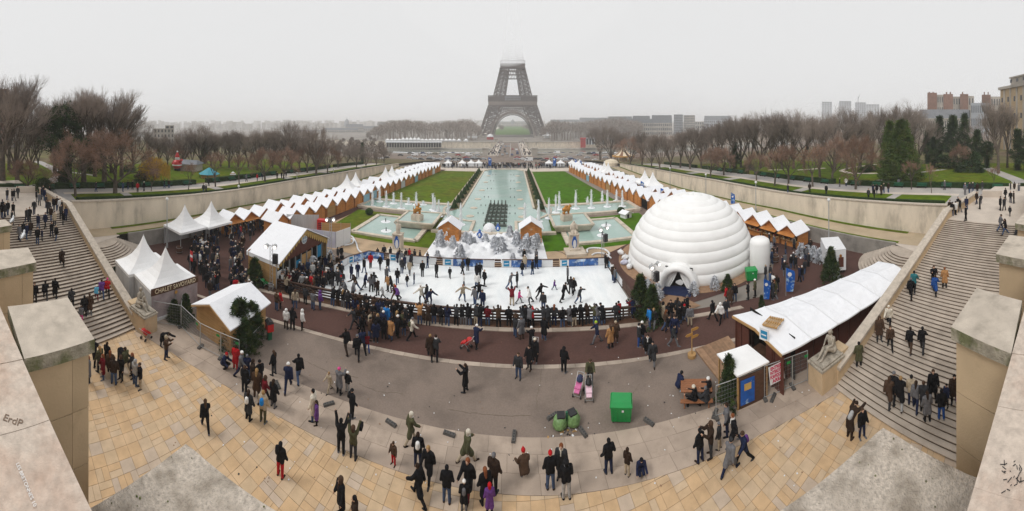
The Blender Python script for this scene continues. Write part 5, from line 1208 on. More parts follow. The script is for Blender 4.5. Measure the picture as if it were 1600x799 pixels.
NOUN = {'bare': 'tall bare grey tree', 'tall': 'very tall bare tree with upright twigs', 'red': 'bare reddish brown tree with withered leaves', 'young': 'slender young leafless tree', 'willow': 'yellow weeping willow', 'cypress': 'broad dense green conifer',
  'pine': 'dark green pine', 'cedar': 'dark cedar with flat crown', 'shrub': 'dark green evergreen shrub', 'fir': 'green fir', 'bushfir': 'fir'}
GRP = {'bare': 'bare park trees', 'tall': 'bare park trees', 'red': 'reddish park trees', 'young': 'young promenade trees', 'pine': 'park pines', 'shrub': 'park shrubs'}
NAME = {'bare': 'bare_tree', 'tall': 'bare_tree', 'red': 'brown_tree', 'young': 'young_tree', 'willow': 'willow_tree', 'cypress': 'conifer_tree', 'pine': 'pine_tree', 'cedar': 'cedar_tree', 'shrub': 'evergreen_shrub', 'fir': 'fir_tree', 'bushfir': 'fir_tree'}
def plant(kind, loc, h, lab, grp=None, wide=1.0, vi=None):
 vs_ = VAR[kind]; H0, ms = vs_[(vi if vi is not None else R.randrange(len(vs_))) % len(vs_)]; k = h / H0
 root = thing(NAME[kind], lab, 'shrub' if kind == 'shrub' else 'tree', tuple(loc), R.uniform(0, 6.28), grp or GRP.get(kind)); root.scale = (k * wide, k * wide, k)
 for n, me in ms: link(n, me, root)
 return root
TREES = []   # (px, base y, top y, kind, width)
TL = [(-14, 292, 126, 'bare', 1.1), (4, 286, 124, 'tall', 1.1), (27, 284, 138, 'bare', .95), (14, 266, 150, 'tall', 1), (47, 274, 182, 'bare', .9), (60, 262, 198, 'bare', 1), (44, 299, 250, 'red', 1.15), (100, 290, 168, 'cedar', 1.1), (118, 307, 205, 'red', .8),
      (86, 274, 160, 'tall', 1.1), (110, 276, 150, 'bare', .95), (131, 288, 144, 'tall', 1.15), (148, 276, 141, 'bare', .95), (163, 285, 146, 'tall', 1.1), (180, 302, 203, 'red', 1.15), (174, 270, 157, 'bare', .9), (190, 277, 162, 'tall', 1.15), (208, 266, 188, 'bare', 1.0),
      (141, 268, 226, 'shrub', 1), (233, 260, 206, 'bare', 1), (241, 283, 245, 'willow', 1.15), (236, 299, 266, 'young', 1), (250, 258, 210, 'bare', 1), (262, 259, 214, 'bare', 1), (274, 262, 222, 'red', 1), (286, 260, 203, 'bare', 1), (300, 261, 212, 'bare', 1), (314, 262, 196, 'bare', 1.0),
      (294, 297, 256, 'young', 1), (330, 260, 210, 'bare', 1), (337, 292, 240, 'young', 1.3), (345, 261, 208, 'bare', 1), (358, 262, 206, 'bare', 1.1), (372, 261, 203, 'bare', 1), (374, 288, 244, 'young', 1.2), (388, 262, 207, 'bare', 1.1), (320, 256, 222, 'pine', 1), (240, 266, 255, 'shrub', 1),
      (402, 266, 203, 'bare', .9), (414, 284, 232, 'red', .9), (426, 262, 200, 'bare', .9), (438, 263, 205, 'bare', 1), (443, 280, 226, 'red', .9), (455, 268, 191, 'bare', .9), (468, 264, 212, 'bare', 1), (480, 270, 225, 'red', .9), (494, 273, 195, 'bare', .85), (497, 262, 218, 'bare', 1), (512, 272, 222, 'red', .85),
      (528, 262, 222, 'bare', 1), (543, 258, 228, 'bare', 1), (557, 264, 226, 'bare', .9), (566, 255, 224, 'pine', .8), (572, 262, 236, 'bare', 1), (588, 260, 238, 'bare', 1), (600, 256, 232, 'bare', 1), (68, 300, 280, 'shrub', 1.4), (25, 272, 262, 'shrub', 2), (200, 268, 258, 'shrub', 2), (170, 292, 284, 'shrub', 1.6), (222, 284, 270, 'shrub', 1.5)]
TRR = [(938, 250, 196, 'bare', 1), (955, 252, 200, 'bare', 1), (975, 252, 205, 'bare', 1), (985, 258, 215, 'red', 1), (1003, 258, 204, 'bare', .9), (1018, 262, 214, 'bare', .9), (1031, 266, 206, 'bare', .85), (1048, 263, 214, 'bare', 1), (1063, 262, 208, 'tall', 1), (1078, 264, 202, 'bare', 1), (1096, 262, 196, 'bare', 1), (1110, 276, 226, 'red', .9),
       (1122, 262, 188, 'bare', .9), (1131, 274, 230, 'red', .9), (1141, 266, 184, 'bare', .9), (1148, 264, 223, 'pine', .9), (1158, 262, 182, 'bare', 1), (1172, 264, 178, 'bare', .9), (1182, 282, 234, 'red', .85), (1188, 262, 180, 'bare', 1), (1204, 264, 173, 'bare', .9), (1210, 290, 236, 'young', 1.4), (1222, 264, 178, 'bare', 1), (1232, 287, 227, 'red', .8),
       (1240, 264, 174, 'bare', .9), (1256, 262, 180, 'bare', 1), (1270, 292, 232, 'young', 1.5), (1281, 277, 178, 'bare', .8), (1300, 280, 208, 'red', .9), (1304, 266, 180, 'bare', 1), (1323, 266, 166, 'bare', .85), (1337, 296, 212, 'red', .75), (1345, 262, 188, 'bare', 1), (1362, 262, 178, 'bare', 1), (1378, 260, 170, 'tall', 1),
       (1390, 281, 193, 'cypress', .8), (1409, 283, 189, 'cypress', 1.05), (1398, 258, 166, 'bare', 1), (1416, 258, 160, 'bare', .95), (1434, 258, 178, 'bare', 1), (1449, 256, 205, 'pine', 1), (1468, 252, 184, 'pine', 1), (1489, 252, 182, 'pine', 1.0), (1507, 252, 180, 'pine', .9), (1458, 262, 215, 'pine', .8), (1500, 268, 222, 'red', .8), (1527, 258, 204, 'pine', 1),
       (1542, 263, 222, 'cedar', 1.2), (1549, 250, 178, 'bare', 1), (1560, 271, 158, 'tall', .85), (1574, 262, 170, 'tall', .8), (1590, 266, 204, 'pine', 1.1), (1606, 268, 200, 'pine', 1), (1424, 296, 252, 'young', 1), (1456, 302, 258, 'young', .8), (1553, 292, 262, 'young', 1), (1482, 262, 243, 'shrub', 2), (1518, 268, 240, 'shrub', 1.2), (1360, 268, 258, 'shrub', 2), (1350, 270, 262, 'shrub', 2), (1170, 266, 256, 'shrub', 1.6), (1500, 269, 260, 'shrub', 2), (1532, 270, 262, 'shrub', 1.6)]
def zgx(x, y): return zg(y) if (x < WXL or x > WXR) else zb(y)
for lst, sd_ in ((TL, 'left'), (TRR, 'right')):
 lst = sorted(lst, key=lambda t: t[0]); cnt = {}
 tot = {}
 for t in lst: tot[t[3]] = tot.get(t[3], 0) + 1
 for px, by, ty, kind, wd in lst:
  cnt[kind] = cnt.get(kind, 0) + 1; z = 4.5
  for _ in range(30): p = G(px, by, z); z = lerp(z, zgx(p.x, p.y), .5)
  d = math.hypot(p.x, p.y); h = ZD(ty, d) - p.z
  n_ = '' if tot[kind] == 1 else ', %s such from the left' % ORD[cnt[kind]]
  plant(kind, (p.x, p.y, zgx(p.x, p.y)), h, '%s, %s garden%s' % (NOUN[kind], sd_, n_), GRP.get(kind), wd, cnt[kind])
for px, by, ty, w_, lab in ((398, 446, 404, .8, 'green fir leaning against the ticket hall wall'), (1001, 490, 432, .75, 'green fir tree left of the dome entrance, at the rink corner'), (1018, 505, 448, .75, 'green fir tree in front of its neighbour left of the dome entrance'),
       (1298, 438, 388, .7, 'green fir beside the white delivery van'), (1140, 630, 558, .62, 'green fir behind the wire fence beside the small canopy'), (374, 535, 470, .95, 'green fir nearest the red letter box, lower one'), (395, 525, 474, 1.0, 'green fir touching the storage chalet roof, right of the fence'),
       (360, 540, 492, .9, 'green fir in front of the storage chalet wall'), (384, 548, 500, .9, 'green fir behind the leaning barrier near the letter box'), (272, 500, 470, .9, 'green fir between the signed tent and the storage chalet'), (290, 505, 462, .7, 'green fir at the back corner of the storage chalet'),
       (1137, 454, 430, 1.0, 'small dark fir in a white pot before the dome'), (1190, 486, 462, .6, 'thin fir at the restaurant roof corner'), (180, 432, 418, 1.2, 'dark fir behind the balustrade next to the signed tents')):
 p = G(px, by, 0); h = ZD(ty, math.hypot(p.x, p.y)); bu = 355 < px < 400 and py > 500; plant('bushfir' if bu else 'fir', p, h * (1.1 if bu else 1), lab, 'green firs around the market', w_ * (1.05 if bu else 1.5))
for px, by, ty, lab in ((1028, 462, 438, 'frosted silver fir directly left of the dome entrance'), (1084, 456, 436, 'frosted silver fir directly right of the dome entrance'), (1117, 448, 427, 'frosted silver fir in a white pot on the dome edge'), (1012, 455, 432, 'frosted silver fir hiding the black speaker'),
      (1252, 398, 376, 'frosted silver fir, first of the row left of the delivery van'), (1262, 400, 379, 'frosted silver fir, second of the row left of the delivery van'), (1272, 404, 381, 'frosted silver fir, third of the row left of the delivery van'), (1281, 408, 384, 'frosted silver fir, fourth of the row left of the delivery van'),
      (1308, 433, 418, 'frosted silver fir beyond the restaurant roof next to the van'), (1203, 398, 376, 'frosted silver fir at the end of the dome annex'), (489, 420, 396, 'frosted silver fir before the ticket hall doors'), (516, 405, 388, 'frosted silver fir inside the rink entrance corner')):
 p = G(px, by); frosted(px, by, by - ty, px, lab=lab, wide=.36, n=420)
for side, wx, nm in ((-1, WXL, 'left'), (1, WXR, 'right')):
 off = 10.0 if side < 0 else 12.8; gaps = ((-30, -1), (1, 33), (36, 60), (63, 84), (88, 110)) if side > 0 else ((-14, 3), (5, 37), (40, 62), (66, 88), (91, 112))
 for k, (y0, y1) in enumerate(gaps):
  root = thing('box_hedge', 'low dark box hedge along the %s promenade, %s section from the stairs' % (nm, ORD[k + 1]), 'hedge', (0, 0, 0), 0, 'promenade hedges')
  b = MB(); n = int((y1 - y0) / 1.2); rr = random.Random(k)
  for i in range(n):
   ya, yb = lerp(y0, y1, i / n), lerp(y0, y1, (i + 1) / n); h = .95 + rr.uniform(-.06, .06); x = wx + side * (off + rr.uniform(-.05, .05))
   b.prism([(x - .55, ya), (x + .55, ya), (x + .55, yb), (x - .55, yb)], lambda p: zg(p[1]) - .1, lambda p, h=h: zg(p[1]) + h)
  b.build('clipped_leaves', M['hedge'], root)
 root = thing('low_hedge', 'knee high dark hedge running along the top of the %s retaining wall' % nm, 'hedge'); b = MB(); ys = [10, 12, 18, 24, 30, 37, 48, 58, 75, 97, 118]
 for y0, y1 in zip(ys, ys[1:]): X = sorted((wx + side * .35, wx + side * .95)); b.prism([(X[0], y0), (X[1], y0), (X[1], y1), (X[0], y1)], lambda p: zg(p[1]) - .1, lambda p: zg(p[1]) + .42)
 b.build('clipped_leaves', M['hedge'], root)
 n = 0
 for k, (y0, y1) in enumerate(gaps):
  y = y0 + 2
  while y < min(y1 - 1, 75):
   n += 1; x = wx + side * (off - .95)
   root = thing('park_bench', 'dark green slatted bench, %s from the stairs along the %s hedge' % (ORD[n], nm), 'bench', (x, y, zg(y)), 0 if side > 0 else PI, 'green benches along the hedges')
   if n == 1 and side < 0:
    BC = []
    for i in range(3): b = MB(); b.box(-.18 + i * .14, 0, .42, .12, 1.9, .04); BC.append((b.build('seat_slat', M['greenb'], root), []))
    for i in range(3): b = MB(); b.box(.30 + i * .03, 0, .52 + i * .14, .04, 1.9, .12); BC.append((b.build('back_slat', M['greenb'], root), []))
    for s in (-.8, .8): b = MB(); b.box(0, s, 0, .5, .06, .42); b.box(.30, s, .4, .05, .06, .5); BC.append((b.build('leg', M['black'], root), []))
   else:
    for c, _ in BC: d = c.copy(); COL.objects.link(d); d.parent = root
   y += 4.6
for px, py, nm in ((577, 336, 'left'), (970, 334, 'right')):
 p = G(px, py); root = thing('ball_bush', 'round clipped dark bush on the lawn by the %s square pool' % nm, 'shrub', (p.x, p.y, 0)); b = MB(); b.ball((0, 0, .65), .8, 14, (1, 1, .85)); rr = random.Random(2); b.v = [(x * rr.uniform(.94, 1.06), y * rr.uniform(.94, 1.06), z) for x, y, z in b.v]; b.build('crown', M['hedge'], root); b = MB(); b.tube((0, 0, -.1), (0, 0, .3), .1, .1, 6); b.build('stem', M['bark'], root)
p = G(978, 340); hut('tiny_white_hut', 'tiny white play hut on the lawn right of the pool', p.x, p.y, 1.6, 1.4, .9, 1.25, .4, M['bwhite'], False)
b = MB(); b.box(-.1, -.72, .05, .5, .05, .7); b.build('doorway', M['dark'], [o for o in COL.objects if o.name == 'tiny_white_hut'][0])
def lamp_post(px, by, ty, z, lab, globe=True):
 p = G(px, by, z); d = math.hypot(p.x, p.y); h = ZD(ty, d) - z
 root = thing('lamp_post', lab, 'street lamp', (p.x, p.y, z), 0, 'garden lamp posts')
 b = MB(); b.lathe([(.16, 0), (.15, .5), (.08, .7), (.06, h - .35), (.10, h - .3)], 0, 0, 8); b.build('pole', M['galv'], root)
 b = MB(); b.ball((0, 0, h - .12), .24, 10); b.build('globe', M['globe'], root, smooth=True)
 b = MB(); b.tube((0, 0, h + .08), (0, 0, h + .16), .14, .03, 8); b.build('cap', M['galv'], root)
for k, (px, by, ty, z) in enumerate([(261, 387, 310, 0), (373, 322, 290, 1.9), (464, 305, 270, 1.2), (521, 292, 264, .5)]): lamp_post(px, by, ty, z, 'grey lamp post with round globe, %s from the stairs along the left wall' % ORD[k + 1])
for k, (px, by, ty, z) in enumerate([(1295, 400, 311, 0), (1181, 330, 284, 1.9), (1103, 312, 272, 1.2), (1047, 296, 262, .8)]): lamp_post(px, by, ty, z, 'grey lamp post with round globe, %s from the stairs along the right wall' % ORD[k + 1])
# ================================================================ IRON TOWER
TX, TD = GD(801, 640)[0], 640.0
TZ = lambda y: H + (CY0 - y) * TD / FPX
def ow(z): return pw(z, [(-6, 66), (11, 58), (53, 45.5), (72, 36.5), (113, 27), (141, 20.5), (190, 13.5), (260, 8), (345, 3)])
def iw(z): return pw(z, [(-6, 44), (11, 39), (53, 22), (72, 15.4), (113, 9.2), (141, 5), (190, 1), (345, .4)])
tw = thing('iron_lattice_tower', 'great iron lattice tower on four arched legs fading into low cloud', 'tower', (TX, TD, -6))
def tp(sx, sy, ax, ay, z): return Vector((sx * (ow(z) if ax else iw(z)), sy * (ow(z) if ay else iw(z)), z + 6))
for sx in (-1, 1):
 for sy in (-1, 1):
  for nm, z0, z1, n in (('leg', -6, 66, 8), ('upper_leg', 72, 136, 8)):
   b = MB(); zs = [lerp(z0, z1, i / n) for i in range(n + 1)]
   for za, zc in zip(zs, zs[1:]):
    r = 1.15 if z0 < 0 else .85
    for ax, ay in ((0, 0), (0, 1), (1, 0), (1, 1)): b.tube(tp(sx, sy, ax, ay, za), tp(sx, sy, ax, ay, zc), r, r, 4, False)
    for (p, q) in (((0, 0), (1, 0)), ((0, 1), (1, 1)), ((0, 0), (0, 1)), ((1, 0), (1, 1))):
     b.tube(tp(sx, sy, *p, za), tp(sx, sy, *q, zc), .62, .62, 4, False); b.tube(tp(sx, sy, *q, za), tp(sx, sy, *p, zc), .62, .62, 4, False)
     b.tube(tp(sx, sy, *p, zc), tp(sx, sy, *q, zc), .75, .75, 4, False)
     m0, m1 = (tp(sx, sy, *p, za) + tp(sx, sy, *q, za)) / 2, (tp(sx, sy, *p, zc) + tp(sx, sy, *q, zc)) / 2; b.tube(m0, m1, .45, .45, 4, False)
   b.build(nm, M['iron'], tw)
  b = MB(); c = (ow(-6) + iw(-6)) / 2; b.box(sx * c, sy * c, -1, 32, 32, 4); b.build('masonry_foot', M['haus'], tw)
for side in range(4):
 rot = Matrix.Rotation(side * PI / 2, 3, 'Z'); T_ = lambda x, y, z: rot @ Vector((x, y, z + 6))
 b = MB(); n = 22; prev = None
 for i in range(n + 1):
  t = PI * i / n; x, z = -math.cos(t), math.sin(t)
  yo = lambda zz: -ow(max(-6, zz)) + 1.5
  zi, zo = -5 + 44 * z, -5 + 49.5 * z; xi, xo = 39 * x, 44.5 * x
  cur = (T_(xi, yo(zi), zi), T_(xo, yo(zo), zo))
  if prev:
   b.tube(prev[0], cur[0], 1.3, 1.3, 4, False); b.tube(prev[1], cur[1], 1.1, 1.1, 4, False); b.tube((prev[0] + prev[1]) / 2, (cur[0] + cur[1]) / 2, .7, .7, 4, False); b.tube(prev[0], cur[1], .5, .5, 4, False); b.tube(prev[1], cur[0], .5, .5, 4, False)
  b.tube(cur[0], cur[1], .45, .45, 4, False); prev = cur
 b.build('arch', M['ironl'], tw)
 b = MB(); n = 26      # spandrel lattice between the arch and the first platform
 for i in range(n + 1):
  x = lerp(-44, 44, i / n); zt = 53; za = -4 + 47.8 * math.sqrt(max(0, 1 - (x / 42.3) ** 2)) if abs(x) < 42.3 else 20
  if abs(x) > 30: za = max(za, 30)
  y = -ow(50) + .6; b.tube(T_(x, y, za), T_(x, y, zt), .45, .45, 4, False)
  if i < n:
   x2 = lerp(-44, 44, (i + 1) / n); b.tube(T_(x, y, zt - 8), T_(x2, y, zt), .5, .5, 4, False); b.tube(T_(x2, y, zt - 8), T_(x, y, zt), .5, .5, 4, False)
 b.tube(T_(-45, -ow(50) + .6, 45), T_(45, -ow(50) + .6, 45), .7, .7, 4, False); b.tube(T_(-46, -ow(50) + .6, 53), T_(46, -ow(50) + .6, 53), 1, 1, 4, False)
 b.build('spandrel', M['iron'], tw)
 b = MB(); w = 45.5; p0, p1 = T_(-w, -w, 54.5), T_(w, -w, 54.5); b.hexa([T_(-w, -w, 54.5), T_(w, -w, 54.5), T_(w - 3, -w + 3, 54.5), T_(-w + 3, -w + 3, 54.5)], [T_(-w, -w, 61), T_(w, -w, 61), T_(w - 3, -w + 3, 61), T_(-w + 3, -w + 3, 61)]); b.build('frieze', M['ironl'], tw)
 for i in range(30): x = lerp(-w + 1, w - 1, i / 29); b = MB(); b.bar(T_(x, -w - .3, 55), T_(x, -w - .3, 61), .7, .7); b.raw([], []) ;
 b = MB()
 for i in range(37): x = lerp(-w + 1, w - 1, i / 36); b.tube(T_(x, -w - .3, 62), T_(x, -w - .3, 71.5), .35, .35, 4, False)
 for z in (62.2, 66, 71.8): b.tube(T_(-w, -w - .3, z), T_(w, -w - .3, z), .8 if z != 66 else .4, .8 if z != 66 else .4, 4, False)
 b.build('gallery', M['iron'], tw)
 b = MB(); b.hexa([T_(-w + 2, -w + 2, 62), T_(w - 2, -w + 2, 62), T_(w - 2, -w + 3, 62), T_(-w + 2, -w + 3, 62)], [T_(-w + 2, -w + 2, 71), T_(w - 2, -w + 2, 71), T_(w - 2, -w + 3, 71), T_(-w + 2, -w + 3, 71)]); b.build('gallery_wall', M['iron'], tw)
 b = MB(); b.hexa([T_(-15, -w + 1, 63), T_(15, -w + 1, 63), T_(15, -w + 2, 63), T_(-15, -w + 2, 63)], [T_(-15, -w + 1, 71.9), T_(15, -w + 1, 71.9), T_(15, -w + 2, 71.9), T_(-15, -w + 2, 71.9)]); b.build('glazed_pavilion', M['hausg'], tw)
 b = MB(); w = 23.5;
 for z in (128, 134, 141): b.tube(T_(-w, -w, z), T_(w, -w, z), 1.2, 1.2, 4, False)
 for i in range(21): x = lerp(-w, w, i / 20); b.tube(T_(x, -w, 128), T_(x, -w, 141), .5, .5, 4, False)
 b.hexa([T_(-w, -w, 129), T_(w, -w, 129), T_(w - 2, -w + 2, 129), T_(-w + 2, -w + 2, 129)], [T_(-w, -w, 136), T_(w, -w, 136), T_(w - 2, -w + 2, 136), T_(-w + 2, -w + 2, 136)])
 b.build('second_gallery', M['iron'], tw)
 b = MB()
 for z in (113, 121): b.tube(T_(-ow(z), -ow(z), z), T_(ow(z), -ow(z), z), 1.4, 1.4, 4, False)
 for i in range(10): x = lerp(-14, 14, i / 9); b.tube(T_(x, -ow(118) + .5, 113), T_(lerp(-14, 14, (i + 1) / 9), -ow(118) + .5, 128), .6, .6, 4, False)
 b.build('second_truss', M['iron'], tw)
for z0, z1, w, nm in ((61, 62.3, 45.5, 'first_platform'), (127, 128, 23.5, 'second_platform')):
 b = MB(); b.box(0, 0, z0 + 6, w * 2, w * 2, z1 - z0)
 b = MB(); i_ = w * .35
 for rx in range(4):
  rot = Matrix.Rotation(rx * PI / 2, 3, 'Z'); P = [rot @ Vector(p) for p in ((-w, -w, 0), (w, -w, 0), (i_, -i_, 0), (-i_, -i_, 0))]; b.prism([(p.x, p.y) for p in P], z0 + 6, z1 + 6)
 b.build(nm, M['iron'], tw)
b = MB()
for sx in (-1, 1):
 for sy in (-1, 1):
  for za, zc in zip(range(141, 341, 14), range(155, 355, 14)):
   b.tube((sx * ow(za), sy * ow(za), za + 6), (sx * ow(zc), sy * ow(zc), zc + 6), 1.8, 1.7, 4, False); b.tube((sx * ow(za) * .45, sy * ow(za), za + 6), (sx * ow(zc) * .45, sy * ow(zc), zc + 6), 1.3, 1.2, 4, False)
   for e_ in range(4): zq = za + e_ * 3.5; b.tube((sx * ow(zq), sy * ow(zq), zq + 6), (-sx * ow(zq + 3.5), sy * ow(zq + 3.5), zq + 9.5), .7, .7, 4, False)
   b.tube((sx * ow(za), sy * ow(za), za + 6), (-sx * ow(zc), sy * ow(zc), zc + 6), .5, .5, 4, False); b.tube((sx * ow(za), sy * ow(za), za + 6), (sx * ow(zc), -sy * ow(zc), zc + 6), .5, .5, 4, False)
b.build('upper_shaft', M['iron'], tw)
# ================================================================ BRIDGE, RIVERSIDE ROAD, FAR BANK
b = MB(); b.face([(-420, 186, -4.93), (420, 186, -4.93), (420, 236, -5.75), (-420, 236, -5.75)]); struct('riverside_road', b, M['asphalt'])
b = MB(); b.prism([(-11.5, 228), (8.5, 228), (8.5, 440), (-11.5, 440)], -6.4, -5.3); struct('bridge_roadway', b, M['asphalt'])
b = MB()
for y in range(232, 430, 9): b.box(-1.5, y, -5.296, .35, 5, .006)
for x in (-10.6, 7.6): b.box(x, 334, -5.296, .25, 205, .006)
struct('road_markings', b, M['bwhite'])
br = thing('stone_bridge', 'wide stone bridge with busy pavements leading to the iron tower', 'bridge')
for s, x in ((-1, -14.8), (1, 11.8)):
 b = MB(); b.box(x, 325, -6.4, 6.4, 180, 1.25); b.build('pavement', M['land'], br)
 b = MB(); b.box(x + s * 3.4, 325, -7.2, .5, 160, 3.1); b.build('parapet', M['haus'], br)
 for y in (241, 405): b = MB(); b.box(x + s * 5.2, y, -7, 4.2, 5.2, 6.4); b.box(x + s * 5.2, y, -.6, 4.8, 5.8, .6); b.build('pylon', M['haus'], br)
 for k in range(5): b = MB(); b.tube((x + s * 3.6, 265 + 30 * k, -10), (x + s * 3.7, 265 + 30 * k, -10), 12, 12, 20);
for k in range(4): b = MB(); b.box(-1.5, 280 + 31 * k, -14, 34, 5, 7.5); b.build('pier', M['haus'], br)
b = MB(); b.box(-1.5, 325, -7.0, 33, 150, .55); b.build('deck', M['haus'], br)
for nm, xa, xb in (('left', -420, -19), ('right', 16, 420)):
 root = thing('quay_wall', 'long pale stone quay wall of the far river bank, %s of the bridge' % nm, 'wall')
 n = 14
 for i in range(n):
  b = MB(); x0_, x1_ = lerp(xa, xb, i / n), lerp(xa, xb, (i + 1) / n); b.box((x0_ + x1_) / 2, 399, -14, abs(x1_ - x0_) - .3, 1.2, 9.8); b.build('wall_bay', M['wall'], root)
  b = MB(); b.box((x0_ + x1_) / 2, 398.6, -4.3, abs(x1_ - x0_) - .1, 1.8, .7); b.build('coping', M['haus'], root)
 b = MB(); b.box((xa + xb) / 2, 393, -14, abs(xb - xa), 9, 2.2); b.build('lower_quay', M['haus'], root)
for s, x in ((-1, -45), (1, 42)):
 b = MB(); b.prism([(x - 26, 245), (x + 26, 245), (x + 26, 249), (x - 26, 249)], -7, -4.6); tag(b.build('river_parapet', M['haus']), 'pale stone river parapet %s of the bridge head' % ('left' if s < 0 else 'right'), 'wall')
def car_proto(van=False):
 root = thing('parked_car', 'x', 'car', (0, 0, 0)); C = []
 L, W_, hh = (4.3, 1.75, 1.42) if not van else (5.2, 1.95, 2.3)
 def add(b, n, m, **k): o = b.build(n, m, root, **k); C.append(o); return o
 if not van: sec = [(-L / 2, .35), (-L / 2, .85), (-L / 2 + .25, .95), (-L / 4 - .1, 1.0), (-L / 4 + .35, hh), (L / 6, hh), (L / 4 + .2, .98), (L / 2 - .15, .82), (L / 2, .6), (L / 2, .35)]
 else: sec = [(-L / 2, .4), (-L / 2, hh - .1), (-L / 2 + .15, hh), (L / 4, hh), (L / 3, hh - .2), (L / 2 - .5, 1.2), (L / 2, 1.0), (L / 2, .4)]
 b = MB(); n = len(sec); V = [(x, -W_ / 2 + (.12 if z > 1.05 else 0), z) for x, z in sec] + [(x, W_ / 2 - (.12 if z > 1.05 else 0), z) for x, z in sec]
 b.raw(V, [tuple(range(n)), tuple(range(2 * n - 1, n - 1, -1))] + [(i, n + i, n + (i + 1) % n, (i + 1) % n) for i in range(n)]); add(b, 'body', M['car'])
 for s in (-1, 1):
  b = MB(); y = s * (W_ / 2 - .05);
  q = [(-L / 4 - .0, y, 1.03), (L / 5 + .1, y, 1.03), (L / 7, y - s * .02, hh - .1), (-L / 4 + .4, y - s * .02, hh - .1)] if not van else [(L / 8, y, 1.3), (L / 3, y, 1.3), (L / 3 - .1, y - s * .03, hh - .3), (L / 8, y - s * .03, hh - .3)]
  q2 = [(a, c + s * .03, e) for a, c, e in q]; b.hexa(q if s > 0 else q[::-1], q2 if s > 0 else q2[::-1]); add(b, 'side_window', M['win'])
  for x in (-L / 3.2, L / 3.2): b = MB(); b.tube((x, s * (W_ / 2 - .2), .33), (x, s * (W_ / 2 + .02), .33), .33, .33, 10); add(b, 'wheel', M['black'])
 b = MB(); x0_, x1_ = (L / 6 + .03, L / 4 + .22) if not van else (L / 3 + .02, L / 2 - .48); z0_, z1_ = (hh - .06, 1.0) if not van else (hh - .25, 1.25)
 b.raw([(x0_, -W_ / 2 + .2, z0_), (x0_, W_ / 2 - .2, z0_), (x1_, W_ / 2 - .15, z1_), (x1_, -W_ / 2 + .15, z1_), (x0_ + .04, -W_ / 2 + .2, z0_ + .03), (x0_ + .04, W_ / 2 - .2, z0_ + .03), (x1_ + .04, W_ / 2 - .15, z1_ + .03), (x1_ + .04, -W_ / 2 + .15, z1_ + .03)], [(3, 2, 1, 0), (4, 5, 6, 7), (0, 1, 5, 4), (1, 2, 6, 5), (2, 3, 7, 6), (3, 0, 4, 7)]); add(b, 'windscreen', M['win'])
 if not van: b = MB(); b.raw([(-L / 4 - .13, -.7, 1.01), (-L / 4 - .13, .7, 1.01), (-L / 4 + .33, .68, hh - .02), (-L / 4 + .33, -.68, hh - .02), (-L / 4 - .17, -.7, 1.03), (-L / 4 - .17, .7, 1.03), (-L / 4 + .29, .68, hh + .01), (-L / 4 + .29, -.68, hh + .01)], [(3, 2, 1, 0), (4, 5, 6, 7), (0, 1, 5, 4), (1, 2, 6, 5), (2, 3, 7, 6), (3, 0, 4, 7)]); add(b, 'rear_window', M['win'])
 return root, C
PAINT = {'white': (.75, .75, .76), 'silver': (.42, .44, .46), 'black': (.015, .015, .018), 'dark grey': (.07, .075, .08), 'dark blue': (.02, .04, .14), 'red': (.35, .02, .02), 'pale blue': (.25, .38, .5), 'beige': (.4, .36, .28)}
cars = {False: car_proto(False), True: car_proto(True)}; used = {False: 0, True: 0}
def put_car(px, py, z, rz, colr, lab, van=False, grp='cars on the riverside road'):
 root, C = cars[van]; p = G(px, py, z)
 if used[van]: root = root.copy(); COL.objects.link(root); C = [(lambda d: (COL.objects.link(d), setattr(d, 'parent', root), d)[2])(c.copy()) for c in C]
 used[van] = 1; root.location = (p.x, p.y, z); root.rotation_euler = (0, 0, rz); root['label'] = lab; root['group'] = grp; root['category'] = 'van' if van else 'car'; root.name = 'white_van' if van else 'parked_car'
 C[0].color = (*PAINT[colr], 1)
rr = random.Random(5); cl = list(PAINT); k = 0; seen = {}
xr_ = lambda a, n_: [a + i * 9.7 + rr.uniform(-2, 2) for i in range(n_)]
for y_, xs_, nm in ((240.5, xr_(640, 13) + xr_(832, 12), 'farthest'), (249.8, xr_(650, 12) + xr_(806, 10), 'crowded'), (243.5, [626, 648, 662, 690, 716, 733, 746, 872, 905, 931, 958], 'far'), (247.5, [604, 640, 672, 700, 714, 728, 741, 808, 828, 843, 868, 890, 918, 946], 'middle'), (252.0, [575, 594, 660, 684, 699, 712, 730, 826, 850, 884, 902, 930], 'near')):
 for x_ in xs_:
  c_ = rr.choices(cl, (4, 4, 3, 3, 2, 1, 1, 1))[0]; seen[(nm, c_)] = seen.get((nm, c_), 0) + 1; van = c_ == 'white' and rr.random() < .35
  z = zb(G(x_, y_, -5).y); put_car(x_, y_, -5.4, rr.choice((0, PI)) + rr.uniform(-.1, .1), c_, '%s %s %s in the %s line of the riverside road' % (ORD[seen[(nm, c_)]], c_, 'van' if van else 'car', nm), van)
n = {}
for x_, y_ in ((782, 232), (783.5, 229), (781, 236), (779.5, 239.5), (789, 238), (788.5, 234), (790, 229.5), (795, 229.5), (792, 241.5), (801, 234), (807, 234.8), (785, 243), (808.5, 241), (786, 226), (800, 243)):
 c_ = rr.choices(cl, (4, 4, 3, 3, 2, 1, 1, 1))[0]; n[c_] = n.get(c_, 0) + 1; put_car(x_, y_, -5.3, PI / 2 if x_ < 795 else -PI / 2, c_, '%s %s car from the far end of the bridge roadway' % (ORD[n[c_]], c_), (x_, y_) == (808.5, 241), 'cars on the bridge')
